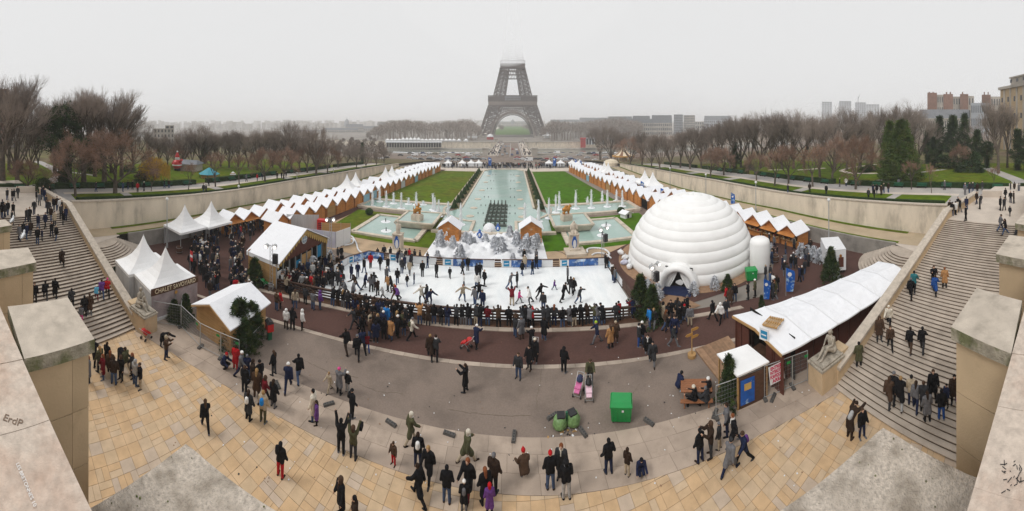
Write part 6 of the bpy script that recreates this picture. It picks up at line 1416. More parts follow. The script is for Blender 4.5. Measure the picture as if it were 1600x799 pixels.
# ================================================================ FAR SIDE: LAWN, MILITARY SCHOOL, WOODS, CITY
b = MB(); b.face([(-62, 735, -5.5), (68, 735, -5.5), (48, 1500, 9), (-42, 1500, 9)]); struct('distant_lawn', b, M['grassr'])
for s in (-1, 1): b = MB(); x0_ = 3 + s * 66; x1_ = 3 + s * 46; b.face([(x0_, 735, -5.4), (x0_ + s * 16, 735, -5.4), (x1_ + s * 14, 1500, 9.2), (x1_, 1500, 9.2)][::s]); struct('distant_path', b, M['land'])
def building(lab, px0, px1, ytop, ybase, d, m='haus', roof=None, rows=0, cols=0, depth=14, name='city_building', winw=.5, cat='building', rot=None, cornice=False):
 """a block seen between two pixel columns at distance d; windows are real recessed pieces"""
 A, B = GD(px0, d), GD(px1, d); zt, z0 = ZD(ytop, d), ZD(ybase, d); u = (B - A); w = u.length; a = math.atan2(u.y, u.x); c = (A + B) / 2
 root = thing(name, lab, cat, (c.x, c.y, z0), a); h = zt - z0; rh = h * .16 if roof else 0
 b = MB(); b.box(0, depth / 2, 0, w, depth, h - rh); b.build('wall', M[m], root)
 if roof: b = MB(); b.hexa([(-w / 2, 0, h - rh), (w / 2, 0, h - rh), (w / 2, depth, h - rh), (-w / 2, depth, h - rh)], [(-w / 2 + 1, 1.6, h), (w / 2 - 1, 1.6, h), (w / 2 - 1, depth - 1.6, h), (-w / 2 + 1, depth - 1.6, h)]); b.build('roof', M[roof], root)
 if rows and cols:
  hh = (h - rh) / rows
  for j in range(rows):
   for i in range(cols):
    x = lerp(-w / 2, w / 2, (i + .5) / cols); b = MB() if (rows * cols <= 60) else (b if i or j else MB())
    b.box(x, -.06, j * hh + hh * .25, w / cols * winw, .25, hh * .55)
    if rows * cols <= 60: b.build('window', M['win'], root)
  if rows * cols > 60: tag(b.build('windows', M['win'], root), kind='stuff')
 if cornice: b = MB(); b.box(0, depth / 2, h - rh - .6, w + 1.2, depth + 1.2, .8); b.build('cornice', M['haus'], root)
 return root, w, h
building('wide domed palace far behind the lawn under the tower arch', 768, 834, 190, 199, 1600, 'haus', 'zinc', 2, 22, 20)
o = thing('palace_dome', 'small dome rising over the far palace under the arch', 'dome', (*GD(801, 1605)[:2], 20)); b = MB(); b.lathe([(12, 0), (12, 8), (10, 14), (5, 20), (1, 24), (.5, 30)], 0, 0, 12); b.build('dome_shell', M['zinc'], o)
building('stepped pale concrete apartment block above the left garden trees', 240, 272, 201, 262, 230, 'haus', None, 8, 6, 12, 'apartment_block', .4)
building('narrow top storey block of the left apartment building', 258, 272, 196, 202, 231, 'haus', None, 1, 2, 9, 'apartment_block', .6)
building('dark tall block behind the bare trees at the far left edge', -20, 13, 139, 262, 150, 'hausb', None, 9, 4, 14, 'apartment_block', .4)
building('lower dark block beside the tall one at the far left', 13, 26, 155, 262, 160, 'haus', None, 8, 2, 14, 'apartment_block', .4)
building('long pale block behind the left garden, near the cedar', 92, 140, 215, 262, 170, 'haus', 'zinc', 4, 10, 10, 'apartment_block')
for k, (a, c, t, m, rf, lab) in enumerate([(505, 560, 200, 'haus', 'zinc', 'long pale mansion block left of the far woods'), (540, 568, 194, 'haus', 'zinc', 'pale block with grey roof above the mansion block'), (562, 610, 197, 'haus', 'zinc', 'white roofed hall on the left skyline'), (590, 606, 190, 'haus', None, 'square block on the left skyline'), (440, 505, 203, 'haus', 'zinc', 'low pale row behind the left trees'), (380, 445, 207, 'haus', 'zinc', 'grey roofed row above the left trees')]):
 building(lab, a, c, t, 222, 900 + 60 * k, m, rf, 5, 16, 20)
o = thing('church_dome', 'small dark church dome on the left skyline', 'church', (*GD(542, 1400)[:2], 10)); b = MB(); b.lathe([(12, 0), (12, 12), (11, 18), (8, 26), (3, 32), (1, 34), (.6, 42)], 0, 0, 12); b.build('dome_shell', M['zinc'], o)
for a, c, t, d, m, rf, rw, cl_, lab in [(985, 1050, 186, 620, 'haus', 'zinc', 5, 22, 'ornate pale mansion block with grey mansard right of the tower'), (988, 1016, 181, 700, 'haus', 'zinc', 4, 10, 'pale wing behind the ornate mansion block'), (1018, 1050, 180, 720, 'hausg', 'zinc', 6, 10, 'glassy dark roofed block behind the mansion block'),
          (1053, 1067, 179, 800, 'hausg', None, 12, 6, 'left slab of the two pale high blocks'), (1068, 1086, 180, 790, 'haus', None, 12, 8, 'right slab of the two pale high blocks'), (1100, 1142, 181, 800, 'hausg', 'zinc', 8, 14, 'long terraced office block behind the right trees'), (1086, 1100, 190, 850, 'haus', None, 6, 4, 'small pale block between the slabs and the office block'),
          (860, 905, 187, 1200, 'haus', 'zinc', 3, 14, 'faint pale row on the skyline right of the tower'), (905, 950, 184, 1100, 'haus', 'zinc', 4, 16, 'pale row with roofs above the woods right of the tower'), (950, 988, 182, 900, 'haus', 'zinc', 5, 14, 'tall faint row before the mansion block'),
          (1284, 1300, 159, 1500, 'hausg', None, 18, 4, 'leftmost of the four misty high towers'), (1311, 1330, 158, 1450, 'hausg', None, 18, 5, 'second misty high tower from the left'), (1336, 1353, 160, 1250, 'hausg', None, 18, 5, 'third misty high tower, beside the crane'), (1353, 1374, 163, 1700, 'hausg', None, 16, 5, 'faintest and rightmost misty high tower')]:
 building(lab, a, c, t, 225 if d < 1200 else 212, d, m, rf, rw, cl_, 18, 'high_tower' if 'tower' in lab and 'right' not in lab.split('tower')[0][-6:] and m == 'hausg' and rw > 12 else 'city_building', .55)
o = thing('tower_crane', 'thin construction crane on the third misty tower', 'crane', (*GD(1341, 1245)[:2], 100)); b = MB(); b.bar((0, 0, 0), (0, 0, 27), 1.2, 1.2); b.build('mast', M['black'], o); b = MB(); b.bar((-4, 0, 15), (14, 0, 36), 1.0, 1.0); b.build('jib', M['black'], o)
for a, c, t, m, rw, cl_, d, lab in [(1449, 1464, 145, 'hausb', 0, 0, 330, 'first windowless brick gable from the left on the hill'), (1464, 1474, 148, 'haus', 7, 3, 333, 'narrow pale house between the first two brick gables'), (1474, 1489, 147, 'hausb', 0, 0, 330, 'second windowless brick gable on the hill'), (1489, 1501, 151, 'haus', 7, 3, 336, 'pale stepped house between brick gables'), (1500, 1513, 147, 'hausb', 0, 0, 330, 'third windowless brick gable on the hill'),
         (1513, 1522, 150, 'haus', 6, 2, 338, 'narrow pale house right of the third brick gable'), (1534, 1548, 148, 'hausb', 0, 0, 340, 'rightmost reddish brick gable on the hill'), (1548, 1564, 151, 'haus', 6, 4, 345, 'pale house before the palace wing'), (1435, 1516, 171, 'haus', 4, 22, 260, 'long ornate pale mansion with balustrade on the right hill'), (1517, 1546, 161, 'hausg', 5, 9, 250, 'dark glazed modern block beside the palace wing')]:
 building(lab, a, c, t, 262, d, m, 'zinc' if 'mansion' in lab else None, rw, cl_, 12, 'hill_house', .42, cornice='mansion' in lab)
for k, x in enumerate((1452, 1458, 1479, 1485, 1504, 1538, 1544)):
 p = GD(x, 335); o = tag(link('chimney_stack', None, None, (p.x, p.y, ZD(149, 335))), '%s chimney stack from the left on the hill houses' % ORD[k + 1], 'chimney', 'chimneys of the hill houses'); b = MB(); b.box(0, 0, 0, 2.2, 1, 3.4); b.build('stack', M['hausb'], o)
A, B = GD(1563, 150), GD(1640, 120); u = (B - A); a = math.atan2(u.y, u.x); root = thing('palace_wing', 'massive ochre stone palace wing with stepped roof at the right edge', 'palace', (A.x, A.y, 4), a); w = u.length
zt = ZD(122, 145) - 4; zc_ = ZD(139, 145) - 4
b = MB(); b.box(w / 2, 10, 0, w, 20, zc_); b.build('wall', M['pillar'], root)
b = MB(); b.box(w / 2, 10, zc_ + .01, w + 1.6, 21.6, 1.2); b.build('cornice', M['haus'], root)
b = MB(); b.box(w / 2 + 3, 11, zc_ + 1.22, w - 4, 17, zt - zc_ - 1.2); b.build('attic', M['haus'], root)
b = MB(); b.box(w / 2 + 3, 11, zt + .02, w - 3, 18, .6); b.build('attic_cornice', M['haus'], root)
for k in range(6):
 x = 2.5 + k * 5.2
 b = MB(); b.box(x + 1.4, -.15, 0, .9, .5, zc_ - .1); b.build('pilaster', M['haus'], root)
 for z in (zc_ * .30, zc_ * .55, zc_ * .8): b = MB(); b.box(x - .6, -.05, z, 1.0, .3, 2.2); b.build('window', M['win'], root)
 b = MB(); b.box(x + 3, 2.45, zc_ + 3.0, 1.4, .3, 1.4); b.build('attic_window', M['win'], root)
def cloud_wood(lab, rng, n, d0, d1, hpx, seed, m='twig', tri=80, size=1.0, zf=lambda d: -6):
 rr = random.Random(seed); b = MB()
 for k in range(n):
  px = rr.uniform(*rng); d = rr.uniform(d0, d1); p = GD(px, d); z0 = zf(d); yt = hpx(px) + rr.uniform(-2.5, 3); ht = max(6, ZD(yt, d) - z0); R_ = ht * rr.uniform(.28, .4)
  b.tube((p.x, p.y, z0), (p.x, p.y, z0 + ht * .5), R_ * .07, R_ * .05, 4, False)
  for q in range(tri):
   u_ = Vector((rr.gauss(0, 1), rr.gauss(0, 1), rr.gauss(0, 1))).normalized() * R_ * rr.random() ** .4; c = Vector((p.x, p.y, z0 + ht - R_)) + Vector((u_.x, u_.y, u_.z * 1.0)); s_ = size * rr.uniform(.5, 1.3); v = Vector((rr.gauss(0, 1), rr.gauss(0, 1), rr.gauss(0, 1) + 1)).normalized(); w_ = v.orthogonal().normalized() * s_ * .28
   b.raw([c - w_, c + w_, c + v * s_ * 1.8], [(0, 1, 2)])
 o = b.build('distant_woodland', M[m]); tag(o, lab, 'woodland', kind='stuff'); return o
cloud_wood('brownish woods left of the tower beyond the river', (575, 748), 150, 440, 640, lambda x: pw(x, [(575, 208), (600, 191), (640, 186), (660, 192), (690, 190), (735, 187), (752, 202)]), 1, tri=150, size=1.5)
cloud_wood('dark woods right of the tower beyond the river', (848, 1000), 140, 440, 620, lambda x: pw(x, [(848, 201), (865, 188), (900, 192), (930, 188), (960, 183), (1000, 190)]), 2, tri=150, size=1.5)
cloud_wood('trees lining the far lawn left side', (758, 786), 22, 760, 1300, lambda x: 196, 3, tri=60, size=2.6, zf=lambda d: lerp(-5, 6, (d - 735) / 765))
cloud_wood('trees lining the far lawn right side', (817, 846), 22, 760, 1300, lambda x: 196, 4, tri=60, size=2.6, zf=lambda d: lerp(-5, 6, (d - 735) / 765))
cloud_wood('grey brown thicket behind the left garden trees', (-10, 600), 230, 140, 330, lambda x: pw(x, [(0, 175), (80, 205), (220, 222), (400, 218), (600, 224)]), 5, tri=170, size=.75, zf=lambda d: -1)
cloud_wood('grey brown thicket behind the right garden trees', (935, 1610), 250, 140, 330, lambda x: pw(x, [(935, 222), (1100, 204), (1300, 196), (1450, 205), (1600, 200)]), 6, tri=170, size=.75, zf=lambda d: -1)
b = MB(); rr = random.Random(8)
for k in range(650):
 px = rr.uniform(-20, 1620); d = rr.uniform(1300, 3000)
 if 752 < px < 850 and d < 1900: continue
 p = GD(px, d); w = rr.uniform(14, 50); b.box(p.x, p.y, -6, w, rr.uniform(12, 24), rr.uniform(14, 36) + (d - 1300) * .02, rr.uniform(-.5, .5))
tag(b.build('distant_city', M['haus']), 'hazy roofs of the distant city along the whole horizon', 'city', kind='stuff')
b = MB(); V = []; n = 120
for i in range(n + 1):
 a = lerp(-1.75, 1.75, i / n); hgt = 34 + 16 * noise.noise(Vector((a * 2.3, 0, 0))) + 6 * noise.noise(Vector((a * 9, 2, 0)))
 for d, h in ((3200, -10), (3700, hgt), (4400, hgt * 1.15)): V.append((d * math.sin(a), d * math.cos(a), h))
F = []
for i in range(n):
 for j in range(2): q = i * 3 + j; F.append((q, q + 3, q + 4, q + 1))
b.raw(V, F); struct('distant_hills', b, M['ground'])
def mini_tent(px, base, w_, h_, lab, m='white', z=-4.6, grp='white tents on the far bank'):
 p = G(px, base, z); root = thing('small_tent', lab, 'tent', (p.x, p.y, z), 0, grp)
 b = MB(); b.lathe([(w_ * .71, h_ * .45), (w_ * .35, h_ * .62), (w_ * .12, h_ * .82), (.05, h_)], 0, 0, 4, 0, PI / 4); b.build('roof_canopy', M[m], root)
 b = MB(); b.box(0, 0, 0, w_ * .92, w_ * .92, h_ * .46); b.build('side_wall', M['bwhite'] if m == 'white' else M[m], root)
for k, x in enumerate(list(range(606, 692, 6)) + [697, 703, 709, 717, 728]): mini_tent(x, 221.5, 5.6, 6.5 if 626 < x < 660 else 4.6, '%s tiny white peaked tent from the left on the far river bank' % ORD[k + 1])
def shed(lab, px0, px1, ytop, ybase, d, m, nm='riverside_hall', n=14, colm='bwhite', roofm='roof', depth=9):
 A, B = GD(px0, d), GD(px1, d); u = B - A; w = u.length; c = (A + B) / 2; z0, zt = ZD(ybase, d), ZD(ytop, d); h = zt - z0; root = thing(nm, lab, 'building', (c.x, c.y, z0), math.atan2(u.y, u.x))
 b = MB(); b.box(0, depth / 2 + 1, 0, w, depth, h * .9); b.build('wall', M[m], root)
 for i in range(n): b = MB(); b.box(lerp(-w / 2 + .5, w / 2 - .5, i / (n - 1)), .2, 0, .7, .7, h * .9); b.build('column', M[colm], root)
 b = MB(); b.box(0, depth / 2, h * .9, w + 1, depth + 2, h * .12); b.build('roof', M[roofm], root)
shed('low dark hall with pale columns under the row of tiny tents', 603, 690, 222, 230.5, 392, 'dark', n=22, colm='haus')
shed('long glazed river pavilion with pale columns right of the bridge', 915, 1000, 216.5, 226, 392, 'win', n=20, roofm='zinc')
shed('red end block of the river pavilion', 907, 915, 216, 231, 390, 'redp', n=3, colm='redp', roofm='redp')
def boat(lab, px0, px1, ybase, m='bwhite', d=300):
 A, B = GD(px0, d), GD(px1, d); c = (A + B) / 2; L = (B - A).length; root = thing('river_boat', lab, 'boat', (c.x, c.y, -13), 0)
 b = MB(); b.hexa([(-L / 2 + 2, -2.4, 0), (L / 2 - 2, -2.4, 0), (L / 2 - 2, 2.4, 0), (-L / 2 + 2, 2.4, 0)], [(-L / 2, -3, 2), (L / 2, -3, 2), (L / 2, 3, 2), (-L / 2, 3, 2)]); b.build('hull', M[m], root)
 b = MB(); b.box(0, 0, 2, L * .85, 4.6, 2.3); b.build('cabin', M['win'], root); b = MB(); b.box(0, 0, 4.3, L * .9, 5.2, .35); b.build('roof', M['bwhite'], root)
boat('long white glass roofed tour boat left of the bridge', 690, 735, 240); boat('white tour boat right of the bridge under the pavilion', 915, 952, 240); boat('red and white boat behind the carousel', 958, 985, 240, 'redp'); boat('dark moored barge far left by the bare trees', 610, 660, 240, 'win')
p = G(854.5, 216, -5); o = thing('balloon_kiosk', 'white round topped kiosk with a disc sign by the right tower leg', 'kiosk', (p.x, p.y, -5)); b = MB(); b.lathe([(5, 0), (6, 1.5), (3.4, 3), (8, 4), (7.5, 5), (3, 6.5)], 0, 0, 14); b.build('body', M['bwhite'], o); b = MB(); b.tube((0, -.4, 10), (0, .4, 10), 3.8, 3.8, 16); b.build('disc_sign', M['bwhite'], o); b = MB(); b.tube((0, -.6, 10), (0, -.4, 10), 2.2, 2.2, 14); b.build('disc_centre', M['lilac'], o); b = MB(); b.tube((0, 0, 6), (0, 0, 8), .4, .4, 6); b.build('stem', M['galv'], o)
p = G(766, 218, -5); o = thing('red_kiosk', 'red and white kiosk with curved roof by the left tower leg', 'kiosk', (p.x, p.y, -5)); b = MB(); b.box(0, 0, 0, 10, 5, 4); b.build('body', M['redp'], o); b = MB(); b.lathe([(5.5, 4), (4.5, 6), (2, 8), (.3, 8.6)], 0, 0, 8); b.build('roof', M['bwhite'], o)
p = G(738, 219, -5); o = thing('white_marquee', 'white rectangular marquee left of the red kiosk', 'marquee', (p.x, p.y, -5)); b = MB(); b.box(0, 0, 3, 14, 5, 3); b.build('roof', M['bwhite'], o)
for x in (-6.5, 6.5): b = MB(); b.box(x, 0, 0, .5, .5, 3); b.build('post', M['galv'], o)
p = G(974, 256, -1.6); root = thing('carousel', 'cream carousel with striped pointed roof at the end of the right market', 'carousel', (p.x, p.y, -1.6)); n = 16
for i in range(n):
 a0, a1 = 2 * PI * i / n, 2 * PI * (i + 1) / n; prof = [(5.3, 4.1), (3.4, 4.9), (1.9, 6.2), (.9, 7.6), (.05, 9.2)]; b = MB()
 for (r0, h0), (r1, h1) in zip(prof, prof[1:]): b.face([(r0 * math.cos(a0), r0 * math.sin(a0), h0), (r0 * math.cos(a1), r0 * math.sin(a1), h0), (r1 * math.cos(a1), r1 * math.sin(a1), h1), (r1 * math.cos(a0), r1 * math.sin(a0), h1)])
 b.build('roof_panel', M['carou'] if i % 2 else M['brownr'], root)
 b = MB(); b.tube((4.2 * math.cos(a0), 4.2 * math.sin(a0), .4), (4.2 * math.cos(a0), 4.2 * math.sin(a0), 4.0), .09, .09, 5); b.build('pole', M['ochre'], root)
 if i % 2 == 0: b = MB(); c0 = Vector((3.6 * math.cos(a0), 3.6 * math.sin(a0), 1.5)); t_ = Vector((-math.sin(a0), math.cos(a0), 0)); b.tube(c0 - t_ * .5, c0 + t_ * .5, .28, .24, 7); b.tube(c0 + t_ * .5, c0 + t_ * .8 + Vector((0, 0, .6)), .16, .12, 6); b.build('wooden_horse', M['carou'], root)
b = MB(); b.lathe([(5.4, 3.5), (5.5, 3.6), (5.5, 4.15), (5.4, 4.2)], 0, 0, 24); b.build('crown_board', M['ochre'], root); b = MB(); b.lathe([(5.0, 0), (5.0, .4)], 0, 0, 24); b.build('platform', M['woodt'], root); b = MB(); b.lathe([(1.4, .4), (1.4, 4)], 0, 0, 12); b.build('centre_drum', M['carou'], root)
p = G(955, 262, -1); o = thing('round_cream_tent', 'cream round topped tent left of the carousel', 'tent', (p.x, p.y, -1)); b = MB(); b.lathe([(3.2, 0), (3.2, 2.2), (2.4, 3.2), (.1, 3.8)], 0, 0, 14); b.build('canopy', M['carou'], o)
p = gpz(277, 267); root = thing('inflatable_santa', 'red and white inflatable father christmas above the left park kiosk', 'inflatable', (p.x, p.y, p.z), .2)
k = ZD(236, math.hypot(p.x, p.y)) - p.z
b = MB(); b.lathe([(.16 * k, .12 * k), (.24 * k, .25 * k), (.23 * k, .42 * k), (.13 * k, .55 * k)], 0, 0, 12); b.build('red_coat', M['redp'], root, smooth=True)
b = MB(); b.ball((0, 0, .62 * k), .12 * k, 10); b.build('white_beard', M['bwhite'], root); b = MB(); b.lathe([(.12 * k, .69 * k), (.10 * k, .78 * k), (.05 * k, .9 * k), (.01, .97 * k)], 0, 0, 10); b.build('red_hat', M['redp'], root)
b = MB(); b.ball((.03, 0, .97 * k), .045 * k, 8); b.build('bobble', M['bwhite'], root); b = MB(); b.lathe([(.25 * k, .27 * k), (.25 * k, .33 * k)], 0, 0, 12); b.build('belt', M['bwhite'], root)
for s in (-1, 1): b = MB(); b.tube((s * .2 * k, 0, .48 * k), (s * .36 * k, -.1, .58 * k if s > 0 else .3 * k), .07 * k, .06 * k, 8); b.build('arm', M['redp'], root); b = MB(); b.tube((s * .09 * k, 0, .14 * k), (s * .11 * k, 0, 0), .09 * k, .10 * k, 8); b.build('boot', M['black'], root)
def gtent(px, base, wpx, top, eave, m, lab, n=8):
 p = gpz(px, base); d = math.hypot(p.x, p.y); w = wpx / FPX * d; root = thing('garden_tent', lab, 'tent', tuple(p)); ze, zt = ZD(eave, d) - p.z, ZD(top, d) - p.z
 b = MB(); b.lathe([(w * .5, ze), (w * .3, lerp(ze, zt, .4)), (w * .1, lerp(ze, zt, .85)), (.05, zt)], 0, 0, n); b.build('roof_canopy', M[m], root)
 for i in range(n): a = 2 * PI * i / n; b = MB(); b.tube((w * .46 * math.cos(a), w * .46 * math.sin(a), 0), (w * .46 * math.cos(a), w * .46 * math.sin(a), ze), .07, .07, 5); b.build('post', M['greenb'], root)
 b = MB(); b.lathe([(w * .4, 0), (w * .4, 1)], 0, 0, n); b.build('counter', M['woodt'], root)
gtent(327, 278, 34, 262, 271.5, 'teal', 'teal roofed round stand on green posts in the left park'); gtent(364, 277, 13, 268, 272.5, 'bwhite', 'small white garden tent right of the teal stand', 4)
p = gpz(294, 266); o = thing('park_kiosk', 'low pale kiosk building under the inflatable father christmas', 'kiosk', tuple(p), .5); b = MB(); b.box(0, 0, 0, 7, 4, 1.9); b.build('wall', M['haus'], o); b = MB(); b.hexa([(-4, -2.5, 1.9), (4, -2.5, 1.9), (4, 2.5, 1.9), (-4, 2.5, 1.9)], [(-3, -.3, 2.9), (3, -.3, 2.9), (3, .3, 2.9), (-3, .3, 2.9)]); b.build('roof', M['zinc'], o)
def flag(px, ytop, ybase, z, lab, w=1.0, big=False, m='blue'):
 p = G(px, ybase, z); d = math.hypot(p.x, p.y); h = ZD(ytop, d) - z; root = thing('feather_banner', lab, 'banner', (p.x, p.y, z), -math.atan2(p.x, p.y), 'blue feather banners')
 b = MB(); b.tube((-.0, 0, 0), (0, 0, h), .03, .02, 6); b.build('mast', M['galv'], root); b = MB(); V = []; n = 8
 for i in range(n + 1):
  t = i / n; z_ = lerp(h * .16, h, t); x = .05 + w * (.62 + .18 * math.sin(t * 2.2)) * (1 if t < .8 else math.sqrt(max(0, 1 - ((t - .8) / .2) ** 2)) * .9 + .1); V += [(0.03, .0, z_), (x, .06 * math.sin(t * 5), z_), (0.03, .03, z_), (x, .03 + .06 * math.sin(t * 5), z_)]
 F = []
 for i in range(n): a = i * 4; F += [(a, a + 1, a + 5, a + 4), (a + 2, a + 6, a + 7, a + 3), (a + 1, a + 3, a + 7, a + 5)]
 b.raw(V, F); b.build('cloth', M[m], root)
 b = MB(); b.tube((.35 * w, -.08, h * .78), (.35 * w, -.05, h * .78), .2 * w, .2 * w, 8); b.build('white_emblem', M['bwhite'], root)
for k, (px, t, c) in enumerate([(898, 249, 259), (906, 251, 261), (914, 253, 264), (924, 256, 267), (935, 260, 273), (943, 261, 279), (975, 273, 290), (1001, 283, 305), (1032, 294, 318), (1142, 301, 330)]): flag(px, t, c, 0, '%s blue banner along the right market counted from the pool end' % ORD[k + 1])
flag(1228, 419, 463, 0, 'large curved blue banner standing before the restaurant roof', 1.1); flag(1193, 436, 474, 0, 'narrow blue banner right of the green waste bin', .8)
flag(763, 246, 262, -.1, 'blue banner at the left end of the far pool terrace', 1.6); flag(864, 246, 262, -.1, 'blue banner at the right end of the far pool terrace', 1.6)
for k, px in enumerate((700, 722, 736, 748, 858, 876, 894, 906)): p = G(px, 261); mini_tent(px, 259.5, 3.2, 2.9, '%s white stall canopy from the left beyond the long pool' % ORD[k + 1], 'white', 0, 'stall canopies beyond the pool')
# ================================================================ LOW CLOUD AND HAZE
SKYC = (.762, .764, .767)
cm = bpy.data.materials.new('low_cloud'); cm.use_nodes = True; n = cm.node_tree.nodes; n.clear(); L = cm.node_tree.links
o_ = n.new('ShaderNodeOutputMaterial'); ab = n.new('ShaderNodeVolumeAbsorption'); em = n.new('ShaderNodeEmission'); ad = n.new('ShaderNodeAddShader'); CD = .062
ab.inputs['Color'].default_value = (0, 0, 0, 1); ab.inputs['Density'].default_value = CD; em.inputs['Color'].default_value = (*SKYC, 1); em.inputs['Strength'].default_value = CD  # emission at sky brightness stands in for light scattered by the cloud
L.new(ab.outputs[0], ad.inputs[0]); L.new(em.outputs[0], ad.inputs[1]); L.new(ad.outputs[0], o_.inputs['Volume'])
b = MB(); V = []; F = []; nu, nv = 40, 20
for j in range(nv + 1):
 t = PI * j / nv
 for i in range(nu):
  a = 2 * PI * i / nu; q = Vector((math.sin(t) ** 1.8 * math.cos(a), math.sin(t) ** 1.8 * math.sin(a), -math.cos(t))); k = 1 + .10 * noise.noise(q * 2.6)
  V.append((TX + 230 * q.x * k, TD + 230 * q.y * k, 291 + 168 * q.z * (1 + .05 * noise.noise(q * 4))))
for j in range(nv):
 for i in range(nu): F.append((j * nu + i, j * nu + (i + 1) % nu, (j + 1) * nu + (i + 1) % nu, (j + 1) * nu + i))
b.raw(V, F); tag(b.build('cloud', cm), kind='stuff');
hm = bpy.data.materials.new('haze'); hm.use_nodes = True; n = hm.node_tree.nodes; n.clear()
o_ = n.new('ShaderNodeOutputMaterial'); pv = n.new('ShaderNodeVolumePrincipled'); pv.inputs['Color'].default_value = (.99, .99, 1, 1); pv.inputs['Density'].default_value = .00050
hm.node_tree.links.new(pv.outputs[0], o_.inputs['Volume'])
b = MB(); b.box(0, 2150, -15, 9400, 4900, 116); tag(b.build('haze', hm), kind='stuff')
SC.cycles.volume_bounces = 2
# ================================================================ PEOPLE
D = math.radians
def skeleton(lean, legs, arms, sit=0.0, twist=0.0, hd=0.0):
 T_, S_ = .43, .42; hips = []
 low = max(T_ * math.cos(D(a)) + S_ * math.cos(D(a - k)) for a, k, *_ in legs); hz = low + .09 if not sit else sit
 pel = Vector((0, 0, hz)); td = Vector((0, math.sin(D(lean)), math.cos(D(lean)))); J = {'pel': pel, 'waist': pel + td * .18, 'chest': pel + td * .42, 'neck': pel + td * .55}
 hd_ = Vector((0, math.sin(D(lean * .6 + hd)), math.cos(D(lean * .6 + hd)))); J['head'] = J['neck'] + hd_ * .17 + Vector((0, .015, 0)); J['hd'] = hd_
 for s, (a, k, *o) in zip((-1, 1), legs):
  o = D(o[0]) if o else D(3); h = pel + Vector((s * .09, 0, -.02)); kn = h + Vector((s * math.sin(o) * T_, math.sin(D(a)) * T_, -math.cos(D(a)) * math.cos(o) * T_)); an = kn + Vector((s * math.sin(o) * S_ * .6, math.sin(D(a - k)) * S_, -math.cos(D(a - k)) * S_))
  J['hip', s], J['knee', s], J['ank', s] = h, kn, an; fa = max(-50, min(10, (a - k)))
  J['toe', s] = an + Vector((s * .03, .17 * math.cos(D(fa * .6)), -.05 + .17 * math.sin(D(fa * .6)) * (1 if fa < 0 else .3)))
 for s, (f, o, b_) in zip((-1, 1), arms):
  sh = J['neck'] - td * .06 + Vector((s * .185, 0, 0)); f_, o_ = D(f) + D(lean) * .5, D(o)
  el = sh + Vector((s * math.sin(o_), math.sin(f_) * math.cos(o_), -math.cos(f_) * math.cos(o_))) * .29; g_ = f_ + D(b_); o2 = o_ * (1 if b_ < 60 else -.5)
  wr = el + Vector((s * math.sin(o2) * (1 if b_ < 60 else 1), math.sin(g_) * math.cos(o2), -math.cos(g_) * math.cos(o2))) * .26
  J['sho', s], J['elb', s], J['wri', s] = sh, el, wr
 return J
POSES = {
 'standing': dict(lean=2, legs=((2, 2), (-2, 2)), arms=((5, 10, 15), (5, 10, 15))),
 'standing with hands in pockets': dict(lean=0, legs=((4, 6), (-3, 2)), arms=((-12, 16, 45), (-12, 16, 45))),
 'walking': dict(lean=6, legs=((26, 8), (-16, 20)), arms=((-22, 8, 15), (26, 8, 25))),
 'striding': dict(lean=8, legs=((-22, 18), (30, 4)), arms=((28, 8, 30), (-26, 8, 12))),
 'skating with arms out': dict(lean=14, legs=((14, 24, 8), (-14, 18, 12)), arms=((15, 58, 15), (10, 62, 20))),
 'gliding forward': dict(lean=22, legs=((20, 34), (-26, 12, 10)), arms=((30, 30, 30), (-10, 36, 15))),
 'leaning on the rail': dict(lean=20, legs=((0, 4), (-4, 2)), arms=((50, 10, 45), (50, 10, 45)), hd=8),
 'taking a photo': dict(lean=-2, legs=((2, 2), (-3, 4)), arms=((52, 8, 78), (52, 8, 78)), hd=4),
 'with arms raised': dict(lean=-3, legs=((2, 2), (-3, 4)), arms=((140, 12, 35), (140, 12, 35)), hd=6),
 'bending over': dict(lean=62, legs=((8, 14), (-2, 6)), arms=((40, 12, 20), (50, 12, 20)), hd=20),
 'sitting': dict(lean=10, legs=((84, 84), (80, 78)), arms=((30, 10, 60), (30, 10, 60)), sit=.5),
 'crouching': dict(lean=24, legs=((88, 132), (82, 128)), arms=((8, 10, 50), (8, 10, 50)), sit=.36),
 'pushing a stroller': dict(lean=10, legs=((20, 10), (-14, 16)), arms=((38, 8, 45), (38, 8, 45))),
}
MESH = {}
